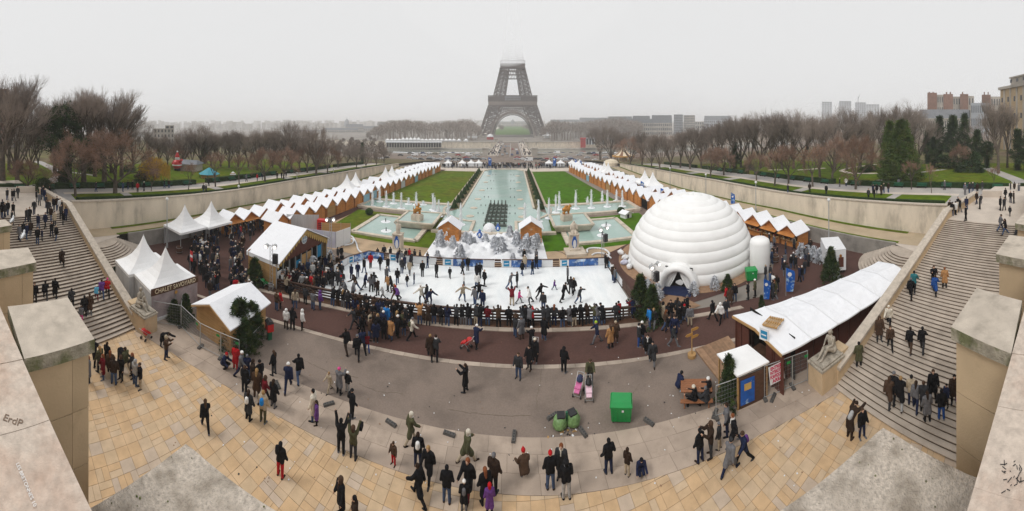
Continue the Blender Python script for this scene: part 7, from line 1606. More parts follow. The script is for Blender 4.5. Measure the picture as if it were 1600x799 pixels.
def person_meshes(pose):
 if pose in MESH: return MESH[pose]
 J = skeleton(**POSES[pose]); out_ = {}
 def limb(b, inflate, parts):
  C = lambda p, q, r0, r1: capsule(b, p, q, r0 + inflate, r1 + inflate, 9)
  if 'torso' in parts:
   for s in (-1, 1): C(J['pel'] + Vector((s * .055, 0, .02)), J['waist'] + Vector((s * .05, 0, 0)), .105, .098); C(J['waist'] + Vector((s * .05, 0, 0)), J['chest'] + Vector((s * .07, 0, 0)), .098, .115); C(J['chest'] + Vector((s * .07, 0, 0)), J['neck'] + Vector((s * .12, 0, -.06)), .10, .065)
   C(J['chest'], J['neck'], .1, .062)
  if 'neck' in parts: C(J['neck'], J['head'] - J['hd'] * .05, .056, .052)
  for s in (-1, 1):
   if 'arm' in parts: C(J['sho', s], J['elb', s], .056, .045); C(J['elb', s], J['wri', s], .044, .030)
   if 'leg' in parts: C(J['hip', s], J['knee', s], .088, .062); C(J['knee', s], J['ank', s], .06, .042)
   if 'foot' in parts: C(J['ank', s] + Vector((0, -.03, -.035)), J['toe', s], .042, .032)
 b = MB(); limb(b, -.012, ('torso', 'neck', 'arm', 'leg', 'foot')); H_ = J['head']
 b.ball(H_, .098, 12, (.86, 1.0, 1.18)); f = Vector((0, math.cos(D(8)), 0)); up = J['hd']; fw = (f - up * f.dot(up)).normalized()
 capsule(b, H_ + fw * .085 + up * .01, H_ + fw * .108 - up * .012, .012, .016, 6); capsule(b, H_ + fw * .05 - up * .07, H_ + fw * .065 - up * .085, .045, .03, 8)
 for s in (-1, 1): capsule(b, H_ + Vector((s * .085, 0, 0)) + up * .015, H_ + Vector((s * .092, -.01, 0)) - up * .02, .016, .012, 6)
 for s in (-1, 1):
  w_ = J['wri', s]; d = (w_ - J['elb', s]).normalized(); side_ = Vector((s, 0, 0)); side_ = (side_ - d * side_.dot(d)).normalized(); n_ = d.cross(side_)
  ac = n_ if n_.y > 0 else -n_      # across the palm
  for k in range(4): o_ = ac * (.030 - .019 * k); base = w_ + d * .075 + o_; L_ = (.062, .074, .068, .05)[k]; mid = base + d * L_ * .55 - side_ * .012; capsule(b, base, mid, .0105, .0095, 6); capsule(b, mid, mid + (d - side_ * .6).normalized() * L_ * .5, .0095, .008, 6); capsule(b, w_, base, .02, .014, 6)
  tb = w_ + d * .03 + ac * .03; capsule(b, tb, tb + (d * .6 + ac).normalized() * .05, .014, .010, 6)
 out_['body'] = skinned('body', b, M['skin'], .0145, 1)
 for nm, long_ in (('jacket', 0), ('coat', 1)):
  b = MB(); limb(b, .032 if not long_ else .038, ('torso', 'arm')); capsule(b, J['neck'] - Vector((0, 0, .03)), J['neck'] + J['hd'] * .05, .075, .072, 9)
  for s in (-1, 1):
   k = .18 if not long_ else .92; e = J['hip', s].lerp(J['knee', s], k); capsule(b, J['pel'] + Vector((s * .07, 0, 0)), e, .135, .12 if not long_ else .145, 9)
  if long_: m_ = (J['hip', -1].lerp(J['knee', -1], .75) + J['hip', 1].lerp(J['knee', 1], .75)) / 2; capsule(b, J['pel'], m_, .12, .12, 9)
  out_[nm] = skinned(nm, b, M['cloth'], .026, 2)
 b = MB(); limb(b, .020, ('leg',)); capsule(b, J['pel'] + Vector((-.05, 0, 0)), J['pel'] + Vector((.05, 0, 0)), .12, .12, 9); out_['trousers'] = skinned('trousers', b, M['cloth'], .026, 2)
 out_['shoes'] = None
 for s in (-1, 1): b = MB(); capsule(b, J['ank', s] + Vector((0, -.03, -.035)), J['toe', s], .054, .044, 8); capsule(b, J['ank', s], J['ank', s] + Vector((0, -.02, -.04)), .055, .05, 8); out_['shoe', s] = b.mesh('shoe', M['cloth'])
 def headgear(n):
  b = MB(); back = -fw
  if n == 'short hair': b.ball(H_ + up * .018 + back * .014, .108, 10, (.90, .98, 1.12));
  elif n == 'long hair': b.ball(H_ + up * .015 + back * .018, .112, 10, (.92, .98, 1.12)); capsule(b, H_ + back * .06, J['neck'] + back * .10 - Vector((0, 0, .10)), .085, .06, 9)
  elif n == 'hat': b.ball(H_ + up * .05 + back * .008, .112, 10, (.92, 1.0, .86)); b.tube(H_ + up * .02 + back * .01, H_ + up * .055 + back * .01, .112, .112, 12)
  elif n == 'bobble': b.ball(H_ + up * .05 + back * .008, .112, 10, (.92, 1.0, .95)); b.ball(H_ + up * .175, .035, 8)
  elif n == 'hood': b.ball(H_ + back * .022, .132, 10, (.92, .98, 1.12)); capsule(b, H_ + back * .04 - up * .05, J['neck'] - Vector((0, 0, .02)), .10, .095, 9)
  return skinned('hair' if 'hair' in n else n, b, M['cloth'], .022, 1)
 out_['_head'] = headgear; b = MB()
 for s in (-1, 1): b.ball(H_ + fw * .092 + Vector((s * .034, 0, 0)) + up * .018, .011, 6)
 b.bar(H_ + fw * .10 - up * .048 + Vector((-.022, 0, 0)), H_ + fw * .10 - up * .048 + Vector((.022, 0, 0)), .012, .007); out_['eyes'] = b.mesh('eyes', M['black'])
 b = MB(); q = J['chest'] + (J['neck'] - J['chest']) * .0; capsule(b, J['waist'] + Vector((0, -.17, .08)), J['chest'] + Vector((0, -.17, .02)), .12, .11, 9); out_['backpack'] = skinned('backpack', b, M['cloth'], .03, 2)
 b = MB(); sh = J['wri', 1]; b.box(sh.x + .06, sh.y - .02, sh.z - .36, .12, .30, .24); b.tube((sh.x + .06, sh.y - .1, sh.z - .13), (sh.x, sh.y, sh.z), .01, .01, 5); b.tube((sh.x + .06, sh.y + .06, sh.z - .13), (sh.x, sh.y, sh.z), .01, .01, 5); out_['bag'] = b.mesh('bag', M['cloth'])
 b = MB(); nk = J['neck'] + J['hd'] * .03; b.lathe([(.085, -.04), (.10, -.01), (.10, .035), (.08, .06)], nk.x, nk.y, 12, nk.z); capsule(b, nk + fw * .09, nk + fw * .12 - Vector((0, 0, .22)), .035, .03, 7); out_['scarf'] = b.mesh('scarf', M['cloth'])
 MESH[pose] = out_; return out_
CC_ = {'black': (.012, .012, .014), 'charcoal': (.035, .036, .04), 'grey': (.14, .14, .15), 'pale grey': (.34, .34, .34), 'navy': (.016, .022, .055), 'blue': (.02, .07, .25), 'bright blue': (.02, .20, .55), 'jeans': (.055, .085, .16), 'brown': (.07, .042, .028), 'dark brown': (.035, .022, .016), 'tan': (.40, .21, .09), 'beige': (.40, .33, .24),
       'cream': (.62, .57, .48), 'white': (.75, .74, .72), 'red': (.42, .015, .02), 'dark red': (.14, .012, .018), 'pink': (.55, .06, .22), 'purple': (.13, .05, .22), 'olive': (.075, .075, .04), 'green': (.03, .14, .07), 'teal': (.03, .15, .17), 'blonde': (.32, .2, .09), 'ginger': (.20, .07, .03), 'orange': (.45, .14, .03), 'sky blue': (.12, .42, .62), 'yellow green': (.35, .5, .05)}
PPL = []
def P_(x, y, pose='standing', coat='black', long_=0, tr='charcoal', head='short hair', hc='dark brown', face=None, zone='', child=0, sc=None, z=None, extra=None, loc=None, lab=None):
 p = loc if loc is not None else G(x, y, z or 0); PPL.append(dict(x=x, y=y, pose=pose, coat=coat, long_=long_, tr=tr, head=head, hc=hc, face=face, zone=zone, child=child, sc=sc, p=Vector(p), extra=extra or [], lab=lab))
pr = random.Random(21)
def rnd_cloth(): return pr.choices(['black', 'charcoal', 'dark brown', 'navy', 'grey', 'brown', 'beige', 'red', 'olive', 'purple', 'white', 'pale grey', 'tan', 'dark red', 'bright blue', 'pink'], (32, 18, 9, 9, 8, 7, 3, 2.2, 4, 1.5, 1.6, 2, 1.6, 1.8, 1, 1))[0]
def rnd_tr(): return pr.choices(['black', 'charcoal', 'jeans', 'navy', 'grey', 'brown', 'beige'], (8, 8, 9, 4, 3, 2, 1.5))[0]
def rnd_head(): return pr.choices([('short hair', 'dark brown'), ('short hair', 'black'), ('long hair', 'dark brown'), ('long hair', 'blonde'), ('hat', 'black'), ('bobble', 'grey'), ('hood', 'black'), ('short hair', 'grey'), ('hat', 'white'), ('bobble', 'red'), ('long hair', 'ginger')], (9, 6, 6, 2.5, 6, 2, 3, 2.5, 1.2, .8, 1.5))[0]
def rp(x, y, zone, poses=('standing', 'standing with hands in pockets', 'walking', 'striding'), face=None, side=None, gz=None, child=.1, z=0):
 hd_, hc = rnd_head(); loc = SP(x, y, side) if side else (gz(x, y) if gz else None)
 P_(x, y, pr.choice(poses), rnd_cloth(), int(pr.random() < .3), rnd_tr(), hd_, hc, pr.uniform(0, 2 * PI) if face is None else face + pr.uniform(-.5, .5), zone, int(pr.random() < child), loc=loc, z=z)
Z1 = 'on the yellow tiles'
P_(138, 597, 'standing', 'grey', 1, 'charcoal', 'long hair', 'ginger', PI + .3, 'at the left pillar'); P_(147, 568, 'walking', 'black', 0, 'black', 'short hair', 'black', 1.0, 'at the left pillar'); P_(156, 581, 'standing', 'olive', 0, 'black', 'long hair', 'blonde', 2, 'at the left pillar'); P_(161, 592, 'standing', 'dark red', 1, 'jeans', 'long hair', 'ginger', PI, 'at the left pillar')
P_(172, 587, 'walking', 'brown', 1, 'black', 'long hair', 'ginger', 1.2, 'at the left pillar'); P_(167, 573, 'standing', 'black', 1, 'charcoal', 'short hair', 'dark brown', .5, 'at the left pillar'); P_(189, 594, 'standing', 'black', 0, 'black', 'hood', 'brown', PI + .5, 'at the left pillar', extra=[('bag', 'brown')]); P_(197, 583, 'walking', 'olive', 0, 'beige', 'short hair', 'dark brown', 2.0, 'at the left pillar')
P_(188, 566, 'bending over', 'black', 0, 'black', 'short hair', 'black', -1.6, 'at the left pillar'); P_(207, 590, 'standing', 'charcoal', 1, 'black', 'long hair', 'ginger', PI, 'right of the left pillar'); P_(211, 602, 'standing', 'pale grey', 0, 'jeans', 'hood', 'pale grey', .4, 'right of the left pillar'); P_(219, 607, 'standing', 'black', 0, 'beige', 'hat', 'brown', PI, 'right of the left pillar', extra=[('bag', 'black')])
P_(178, 600, 'standing', 'dark brown', 0, 'jeans', 'short hair', 'dark brown', 1, 'at the left pillar')
P_(321, 671, 'walking', 'black', 0, 'black', 'long hair', 'brown', 1.1, Z1); P_(254, 541, 'bending over', 'black', 1, 'charcoal', 'short hair', 'dark brown', -1.2, 'by the wire fence near the left statue'); P_(260, 561, 'taking a photo', 'brown', 0, 'navy', 'hood', 'beige', -.8, 'by the wire fence near the left statue')
P_(348, 574, 'crouching', 'navy', 0, 'black', 'bobble', 'red', -1.2, 'on the kerb by the wire fence'); P_(368, 577, 'standing', 'red', 1, 'red', 'short hair', 'dark brown', .4, 'beside the wire fence corner'); P_(376, 588, 'walking', 'grey', 0, 'navy', 'hat', 'white', -1.0, 'beside the wire fence corner'); P_(382, 614, 'standing', 'black', 0, 'black', 'short hair', 'brown', .3, 'on the grey slabs at left'); P_(386, 592, 'walking', 'navy', 0, 'jeans', 'short hair', 'grey', .8, 'beside the wire fence corner')
P_(394, 602, 'walking', 'dark brown', 0, 'black', 'long hair', 'dark brown', -.7, 'on the grey slabs at left'); P_(401, 621, 'standing', 'brown', 1, 'brown', 'long hair', 'blonde', .5, 'on the grey slabs at left'); P_(388, 656, 'standing', 'charcoal', 1, 'black', 'long hair', 'dark brown', .2, Z1, extra=[('backpack', 'white')]); P_(413, 629, 'walking', 'dark red', 0, 'black', 'hood', 'brown', -.6, 'on the grey slabs at left'); P_(427, 636, 'standing', 'black', 1, 'grey', 'long hair', 'dark brown', .1, 'on the grey slabs at left')
P_(411, 660, 'standing', 'beige', 0, 'olive', 'short hair', 'blonde', .3, 'on the grey slabs at left', extra=[('backpack', 'bright blue')]); P_(406, 606, 'standing', 'black', 0, 'black', 'hat', 'black', 1.3, 'on the grey slabs at left')
Z2 = 'on the brown asphalt'
P_(428, 586, 'standing', 'black', 0, 'charcoal', 'long hair', 'brown', 1.7, Z2); P_(467, 594, 'striding', 'black', 0, 'jeans', 'short hair', 'black', 0.9, Z2); P_(450, 609, 'striding', 'navy', 0, 'navy', 'hat', 'white', .6, Z2); P_(515, 612, 'walking', 'beige', 0, 'beige', 'short hair', 'blonde', 2.8, Z2, child=1, sc=.85); P_(530, 615, 'taking a photo', 'grey', 1, 'black', 'hat', 'pink', 0, Z2, sc=.95); P_(543, 613, 'standing', 'black', 0, 'pale grey', 'hat', 'white', 0, Z2, child=1, sc=.75)
P_(490, 657, 'standing', 'cream', 1, 'jeans', 'short hair', 'black', 1.8, 'on the slab edge beside a purple dress'); P_(495, 663, 'standing', 'purple', 1, 'black', 'long hair', 'dark brown', 2.2, 'on the slab edge', child=1, sc=.78); P_(550, 652, 'standing with hands in pockets', 'black', 0, 'black', 'hat', 'black', -.4, 'on the asphalt edge')
P_(533, 708, 'with arms raised', 'black', 0, 'black', 'short hair', 'black', .3, 'where slabs meet yellow tiles', extra=[('bag', 'charcoal')]); P_(552, 716, 'with arms raised', 'olive', 0, 'charcoal', 'hood', 'brown', .2, 'where slabs meet yellow tiles', extra=[('bag', 'black')]); P_(615, 726, 'standing', 'brown', 0, 'red', 'bobble', 'brown', 2.9, 'on the grey slabs', child=1, sc=.66)
P_(641, 691, 'walking', 'olive', 1, 'beige', 'hood', 'cream', -.8, 'on the grey slab row', extra=[('scarf', 'white')]); P_(653, 729, 'standing', 'black', 0, 'navy', 'short hair', 'dark brown', .2, 'on the grey slabs', extra=[('backpack', 'white')]); P_(670, 748, 'walking', 'black', 1, 'black', 'long hair', 'blonde', 3.0, 'on the slab edge'); P_(438, 745, 'standing', 'black', 0, 'red', 'long hair', 'black', .2, Z1)
P_(533, 806, 'standing', 'black', 1, 'black', 'hood', 'brown', 2.6, Z1 + ' cut by the lower picture edge', extra=[('scarf', 'brown')]); P_(555, 838, 'standing', 'dark brown', 0, 'black', 'short hair', 'black', 2, Z1 + ' only the head in view'); P_(655, 782, 'striding', 'black', 1, 'black', 'short hair', 'dark brown', 1.2, Z1); P_(698, 785, 'standing', 'black', 0, 'jeans', 'short hair', 'black', .1, Z1); P_(732, 772, 'walking', 'black', 1, 'dark red', 'long hair', 'ginger', 2.8, Z1 + ' near the middle'); P_(725, 798, 'standing', 'black', 1, 'grey', 'hat', 'white', .1, Z1, child=1, sc=.85, extra=[('backpack', 'grey')])
P_(729, 722, 'striding', 'olive', 1, 'beige', 'hood', 'cream', -1.0, 'in the middle of the grey slabs', extra=[('scarf', 'white')]); P_(727, 612, 'taking a photo', 'black', 1, 'black', 'short hair', 'dark brown', 1.4, 'alone on the brown asphalt'); P_(771, 769, 'standing', 'dark brown', 0, 'black', 'short hair', 'grey', -.4, 'at the tile edge'); P_(758, 788, 'standing', 'black', 1, 'black', 'long hair', 'ginger', .5, 'at the tile edge'); P_(765, 806, 'standing', 'purple', 1, 'black', 'hood', 'red', .2, 'at the lower edge', child=1, sc=.9)
P_(810, 591, 'standing', 'charcoal', 0, 'jeans', 'short hair', 'brown', 2.8, Z2); P_(827, 577, 'standing', 'black', 1, 'charcoal', 'short hair', 'dark brown', 2.5, 'at the inner kerb'); P_(836, 566, 'standing', 'black', 1, 'black', 'hat', 'cream', 2.6, 'at the inner kerb'); P_(881, 582, 'standing', 'black', 0, 'black', 'hood', 'black', -.6, 'at the inner kerb'); P_(922, 598, 'pushing a stroller', 'olive', 0, 'charcoal', 'hat', 'brown', 2.9, 'behind the two pink strollers')
P_(672, 560, 'walking', 'dark brown', 1, 'black', 'short hair', 'blonde', .2, 'on the red ring'); P_(681, 560, 'walking', 'charcoal', 0, 'black', 'short hair', 'dark brown', .1, 'on the red ring', extra=[('scarf', 'white')]); P_(541, 550, 'striding', 'black', 0, 'dark brown', 'short hair', 'dark brown', 1, 'on the red ring'); P_(558, 560, 'walking', 'black', 0, 'black', 'hat', 'grey', .4, 'on the red ring'); P_(566, 551, 'walking', 'navy', 0, 'black', 'short hair', 'black', .8, 'on the red ring'); P_(574, 549, 'walking', 'dark red', 0, 'blue', 'short hair', 'brown', .6, 'on the red ring', child=1, sc=.85)
P_(1012, 557, 'walking', 'black', 1, 'black', 'long hair', 'dark brown', 2.7, 'on the red ring near the firs', extra=[('scarf', 'white')]); P_(1020, 569, 'walking', 'charcoal', 1, 'grey', 'long hair', 'black', 2.6, 'on the red ring near the firs'); P_(1059, 611, 'crouching', 'navy', 0, 'sky blue', 'short hair', 'black', -1.5, 'on the bench end of the picnic table', z=0)
P_(1087, 636, 'sitting', 'black', 0, 'black', 'hat', 'cream', .7, 'near side of the picnic table'); P_(1105, 638, 'sitting', 'charcoal', 1, 'black', 'short hair', 'grey', .3, 'near side of the picnic table'); P_(1110, 622, 'sitting', 'black', 0, 'black', 'hat', 'white', .9, 'right end of the picnic table')
P_(821, 748, 'crouching', 'brown', 0, 'brown', 'bobble', 'red', .3, 'on the grey slabs wearing a red santa hat'); P_(860, 764, 'standing', 'black', 0, 'jeans', 'bobble', 'red', .1, 'at the tile edge wearing a santa hat'); P_(877, 748, 'standing', 'charcoal', 1, 'black', 'long hair', 'ginger', 2.8, 'at the tile edge beside the santa hats', extra=[('scarf', 'cream')]); P_(885, 779, 'standing', 'black', 0, 'pale grey', 'hood', 'black', .1, 'at the tile edge', extra=[('scarf', 'pale grey')])
P_(951, 739, 'standing with hands in pockets', 'black', 0, 'navy', 'short hair', 'black', .1, 'in the middle of the grey slabs'); P_(980, 743, 'standing', 'dark brown', 0, 'beige', 'hood', 'dark brown', -.8, 'in the middle of the grey slabs', child=1, sc=.85); P_(1001, 737, 'crouching', 'navy', 0, 'navy', 'hat', 'black', 2.9, 'in the middle of the grey slabs', child=1, sc=.8)
P_(1094, 722, 'standing', 'black', 0, 'navy', 'short hair', 'black', .2, 'at the right slab edge'); P_(1110, 713, 'taking a photo', 'dark brown', 0, 'charcoal', 'hood', 'brown', 1.3, 'at the right slab edge'); P_(1124, 702, 'standing', 'charcoal', 0, 'beige', 'hat', 'grey', .6, 'at the right slab edge', child=1, sc=.9); P_(1136, 680, 'standing', 'grey', 0, 'navy', 'short hair', 'dark brown', 1.0, 'on the right grey slabs'); P_(1147, 694, 'walking', 'black', 1, 'black', 'short hair', 'ginger', 1.2, 'on the right grey slabs', extra=[('scarf', 'white')])
P_(1163, 722, 'striding', 'navy', 0, 'black', 'hat', 'brown', 1.4, 'at the right slab edge', extra=[('backpack', 'purple')]); P_(1140, 739, 'striding', 'grey', 1, 'navy', 'bobble', 'charcoal', -1.3, 'on the right yellow tiles'); P_(1328, 684, 'bending over', 'dark brown', 1, 'dark brown', 'short hair', 'dark brown', -1.6, 'before the right staircase', extra=[('backpack', 'pale grey')]); P_(1347, 684, 'standing', 'black', 0, 'navy', 'short hair', 'brown', 2.6, 'before the right staircase')
for x, y, po, co_, lg, tr, hd_, hc, ex in [(472, 515, 'standing', 'white', 0, 'black', 'hood', 'white', []), (457, 515, 'standing', 'black', 0, 'black', 'hood', 'black', []), (447, 514, 'standing', 'white', 0, 'dark brown', 'hood', 'white', []), (432, 485, 'standing', 'brown', 0, 'jeans', 'hat', 'brown', []), (438, 482, 'standing', 'red', 0, 'black', 'short hair', 'dark brown', []), (455, 472, 'walking', 'black', 0, 'black', 'short hair', 'black', []), (461, 482, 'standing', 'beige', 0, 'jeans', 'long hair', 'brown', [('bag', 'brown')]),
  (477, 475, 'standing', 'charcoal', 0, 'black', 'short hair', 'dark brown', []), (489, 484, 'standing', 'grey', 0, 'jeans', 'short hair', 'brown', []), (500, 483, 'standing', 'purple', 0, 'jeans', 'hood', 'purple', []), (643, 530, 'walking', 'cream', 0, 'black', 'hat', 'grey', [('backpack', 'olive')]), (744, 542, 'pushing a stroller', 'navy', 1, 'black', 'hat', 'white', []), (831, 545, 'pushing a stroller', 'black', 0, 'charcoal', 'hat', 'white', []), (805, 526, 'standing', 'charcoal', 0, 'jeans', 'short hair', 'brown', []), (815, 530, 'standing', 'grey', 1, 'brown', 'hat', 'grey', []), (850, 531, 'standing', 'black', 1, 'jeans', 'short hair', 'dark brown', []),
  (933, 536, 'walking', 'navy', 0, 'grey', 'hat', 'yellow green', []), (954, 544, 'standing', 'tan', 1, 'black', 'long hair', 'brown', []), (962, 535, 'standing', 'brown', 1, 'brown', 'hat', 'beige', []), (998, 541, 'standing', 'charcoal', 0, 'blue', 'short hair', 'black', [('scarf', 'white')]), (1003, 537, 'standing', 'black', 0, 'jeans', 'hat', 'white', []), (1052, 541, 'walking', 'charcoal', 0, 'grey', 'short hair', 'black', []), (1114, 501, 'walking', 'black', 0, 'black', 'short hair', 'black', []), (1126, 503, 'walking', 'white', 0, 'black', 'hood', 'white', []), (1134, 497, 'standing', 'charcoal', 0, 'jeans', 'short hair', 'grey', []),
  (1135, 474, 'standing', 'red', 0, 'brown', 'short hair', 'dark brown', []), (1141, 477, 'standing', 'brown', 1, 'brown', 'long hair', 'brown', []), (1148, 470, 'standing', 'black', 0, 'jeans', 'short hair', 'black', []), (1169, 468, 'standing', 'black', 0, 'black', 'short hair', 'dark brown', [])]:
 P_(x, y, po, co_, lg, tr, hd_, hc, pr.uniform(-1, 1) if x < 900 else pr.uniform(0, 6), 'on the red ring', extra=ex, child=0)
for x, y in [(1036, 503), (1043, 507), (1040, 514), (1048, 500), (1059, 497), (1062, 507), (1069, 497), (1074, 492), (1078, 509), (1068, 505), (1045, 523), (1054, 528), (1015, 513), (1022, 512)]: rp(x, y, 'before the dome entrance', ('standing', 'standing with hands in pockets', 'walking'))
SK = [(628, 427), (621, 444), (612, 456), (606, 455), (622, 472), (647, 444), (660, 432), (668, 419), (682, 434), (703, 435), (723, 429), (725, 446), (723, 471), (731, 423), (745, 436), (750, 434), (757, 446), (745, 453), (742, 477), (749, 468), (754, 482), (667, 473), (659, 473), (671, 476), (797, 451), (808, 449), (800, 477), (811, 474), (816, 430), (832, 429), (838, 420), (828, 475), (844, 468), (849, 485), (866, 453), (880, 470), (887, 440), (892, 459), (897, 458), (820, 421),
      (549, 436), (559, 434), (570, 451), (569, 426), (579, 419), (594, 421), (535, 449), (584, 451), (580, 456), (590, 462), (534, 456), (905, 474), (946, 419), (958, 439), (961, 442), (598, 468), (636, 447), (643, 416), (617, 470), (604, 440), (640, 430), (520, 446), (527, 440), (556, 455), (606, 424), (632, 421), (540, 462), (551, 466)]
for i, (x, y) in enumerate(SK):
 hd_, hc = rnd_head(); ch_ = x in (647, 703, 725, 811, 866, 598, 636) ; c_ = {647: 'purple', 811: 'pink', 866: 'purple', 659: 'cream', 828: 'white', 745: 'white', 667: 'charcoal'}.get(x) or rnd_cloth()
 P_(x, y, pr.choice(['skating with arms out', 'gliding forward', 'walking', 'standing', 'skating with arms out']) if x not in (808, 800, 820) else 'bending over', c_, 0, rnd_tr(), hd_, hc, pr.uniform(0, 6.28), 'skating on the ice', int(ch_), z=.12)
for x in [447, 556, 562, 571, 585, 592, 597, 604, 612, 618, 625, 636, 642, 656, 661, 669, 678, 689, 699, 713, 722, 731, 734, 744, 750, 762, 779, 795, 806, 816, 822, 827, 831, 850, 857, 866, 879, 891, 897, 908, 918, 930, 934, 942, 963, 967, 985, 990, 997, 520, 528, 536, 544]:
 y0_ = pw(x, [(447, 458), (500, 472), (560, 489), (600, 499), (650, 506), (700, 509), (800, 512), (900, 510), (950, 506), (1000, 495)]) + pr.uniform(-2.5, 1.0)
 rp(x, y0_, 'at the rink fence', ('standing', 'leaning on the rail', 'leaning on the rail', 'standing with hands in pockets', 'taking a photo'), face=0, child=.08)
for x, y in [(599, 519), (608, 523), (560, 506), (566, 512), (578, 520), (585, 517), (590, 525), (596, 512), (604, 509), (612, 514), (620, 520), (572, 500), (583, 505), (591, 500), (627, 517), (633, 511), (616, 504), (555, 497), (600, 530), (587, 535), (578, 531), (566, 524), (610, 531), (621, 527), (631, 524), (553, 512)]: rp(x, y, 'in the group behind the fence', ('standing', 'standing', 'walking', 'standing with hands in pockets'), child=.15)
for i in range(85):
 x = pr.uniform(438, 535); y = pr.uniform(pw(x, [(438, 440), (470, 430), (500, 418), (535, 402)]), pw(x, [(438, 452), (470, 455), (500, 462), (535, 450)])); rp(x, y, 'in the crowd at the rink entrance', ('standing', 'standing with hands in pockets', 'walking'))
for x, y in [(621, 412), (628, 414), (634, 410), (640, 410), (648, 410), (656, 412), (641, 416), (819, 410), (838, 410), (948, 420), (600, 404), (590, 402), (668, 414), (624, 408), (610, 406)]: rp(x, y, 'beside the far rink barrier', ('standing', 'leaning on the rail'))
Z = 'on the right staircase'
for x, y, po, co_, lg, tr, hd_, hc, fc, c_ in [(1389, 633, 'walking', 'brown', 1, 'charcoal', 'long hair', 'brown', 1.5, 0), (1396, 627, 'walking', 'black', 0, 'black', 'hat', 'grey', 1.5, 0), (1407, 637, 'walking', 'black', 1, 'pale grey', 'short hair', 'blonde', 1.4, 0), (1424, 634, 'standing', 'beige', 0, 'navy', 'short hair', 'black', 1.4, 0), (1431, 642, 'walking', 'grey', 0, 'navy', 'long hair', 'dark brown', 1.5, 0), (1443, 644, 'standing', 'charcoal', 0, 'black', 'short hair', 'brown', 1.4, 0), (1449, 660, 'standing', 'grey', 1, 'black', 'long hair', 'dark brown', 1.0, 0),
 (1458, 624, 'standing', 'black', 1, 'black', 'short hair', 'brown', -1.9, 0), (1471, 657, 'standing', 'black', 0, 'blue', 'short hair', 'black', 1.2, 0), (1479, 637, 'standing', 'navy', 0, 'charcoal', 'short hair', 'black', -1.2, 1), (1491, 632, 'standing', 'dark brown', 1, 'black', 'short hair', 'black', -1.8, 0), (1500, 645, 'walking', 'purple', 0, 'black', 'long hair', 'dark brown', 1.4, 1), (1342, 573, 'standing', 'olive', 1, 'black', 'short hair', 'black', .9, 0), (1374, 533, 'standing', 'brown', 1, 'charcoal', 'hood', 'brown', -2.2, 0),
 (1389, 511, 'walking', 'cream', 0, 'black', 'hat', 'cream', -1.8, 0), (1391, 546, 'walking', 'brown', 0, 'black', 'short hair', 'brown', -2, 0), (1422, 551, 'walking', 'black', 0, 'brown', 'short hair', 'dark brown', 1.5, 0), (1441, 551, 'walking', 'black', 0, 'charcoal', 'short hair', 'black', 1.5, 0), (1423, 467, 'walking', 'black', 0, 'black', 'short hair', 'grey', 1.5, 0), (1428, 456, 'walking', 'teal', 0, 'black', 'short hair', 'black', 1.5, 0), (1461, 461, 'walking', 'blue', 1, 'black', 'short hair', 'brown', 1.5, 0), (1459, 448, 'taking a photo', 'black', 0, 'black', 'short hair', 'dark brown', -2, 0), (1476, 451, 'standing', 'tan', 1, 'black', 'short hair', 'ginger', 1.3, 0)]:
 P_(x, y, po, co_, lg, tr, hd_, hc, -fc, Z, c_, loc=SP(x, y, 1), sc=.85 if c_ else None)
for x, y in [(1509, 346), (1488, 338), (1493, 336), (1500, 332), (1484, 334), (1497, 328), (1526, 319), (1533, 318), (1531, 327), (1563, 329), (1569, 329), (1578, 338), (1563, 362), (1571, 367), (1590, 371), (1579, 317), (1584, 318), (1571, 312), (1515, 302), (1508, 305), (1527, 303), (1510, 328)]: rp(x, y, 'at the top of the right stairs', side=1, child=.05)
Z = 'on the left staircase'
for x, y, po, co_, lg, tr, hd_, hc, fc, c_ in [(97, 417, 'walking', 'dark brown', 1, 'black', 'short hair', 'grey', 1.5, 0), (71, 470, 'walking', 'black', 0, 'charcoal', 'short hair', 'black', 1.5, 0), (86, 466, 'standing', 'black', 1, 'black', 'short hair', 'dark brown', 1.0, 0), (112, 484, 'walking', 'charcoal', 0, 'black', 'short hair', 'black', 1.4, 0), (132, 495, 'standing', 'black', 1, 'black', 'short hair', 'black', 1.3, 0), (140, 493, 'standing', 'brown', 1, 'grey', 'short hair', 'brown', 1.3, 0), (151, 469, 'walking', 'sky blue', 0, 'dark red', 'hat', 'white', 1.4, 1), (159, 466, 'walking', 'purple', 0, 'jeans', 'short hair', 'brown', 1.4, 0), (168, 463, 'walking', 'red', 0, 'black', 'bobble', 'pink', 1.3, 0), (127, 503, 'walking', 'grey', 0, 'pink', 'short hair', 'brown', 1.3, 1), (54, 474, 'standing', 'black', 0, 'black', 'short hair', 'brown', -1.6, 0)]:
 P_(x, y, po, co_, lg, tr, hd_, hc, fc, Z, c_, loc=SP(x, y, -1), sc=.85 if c_ else None)
U = [(222, 360), (247, 355), (285, 295), (303, 190), (328, 220), (160, 520), (195, 480), (222, 500), (255, 475), (318, 420), (312, 550), (350, 520), (378, 415), (430, 490), (468, 510), (455, 395), (425, 350), (525, 380), (548, 355), (395, 290), (450, 260), (475, 260), (500, 270), (370, 180), (345, 170), (415, 150), (20, 290), (65, 300), (110, 310), (100, 385), (15, 330), (40, 330), (100, 180), (118, 180), (60, 175), (148, 160), (385, 240), (405, 300), (440, 230), (515, 300), (510, 340), (360, 150)]
for a, c in U: rp(a / 5.33, 280 + c / 5.33, 'at the top of the left stairs' if c < 360 else 'on the upper left stairs', side=-1, child=.05)
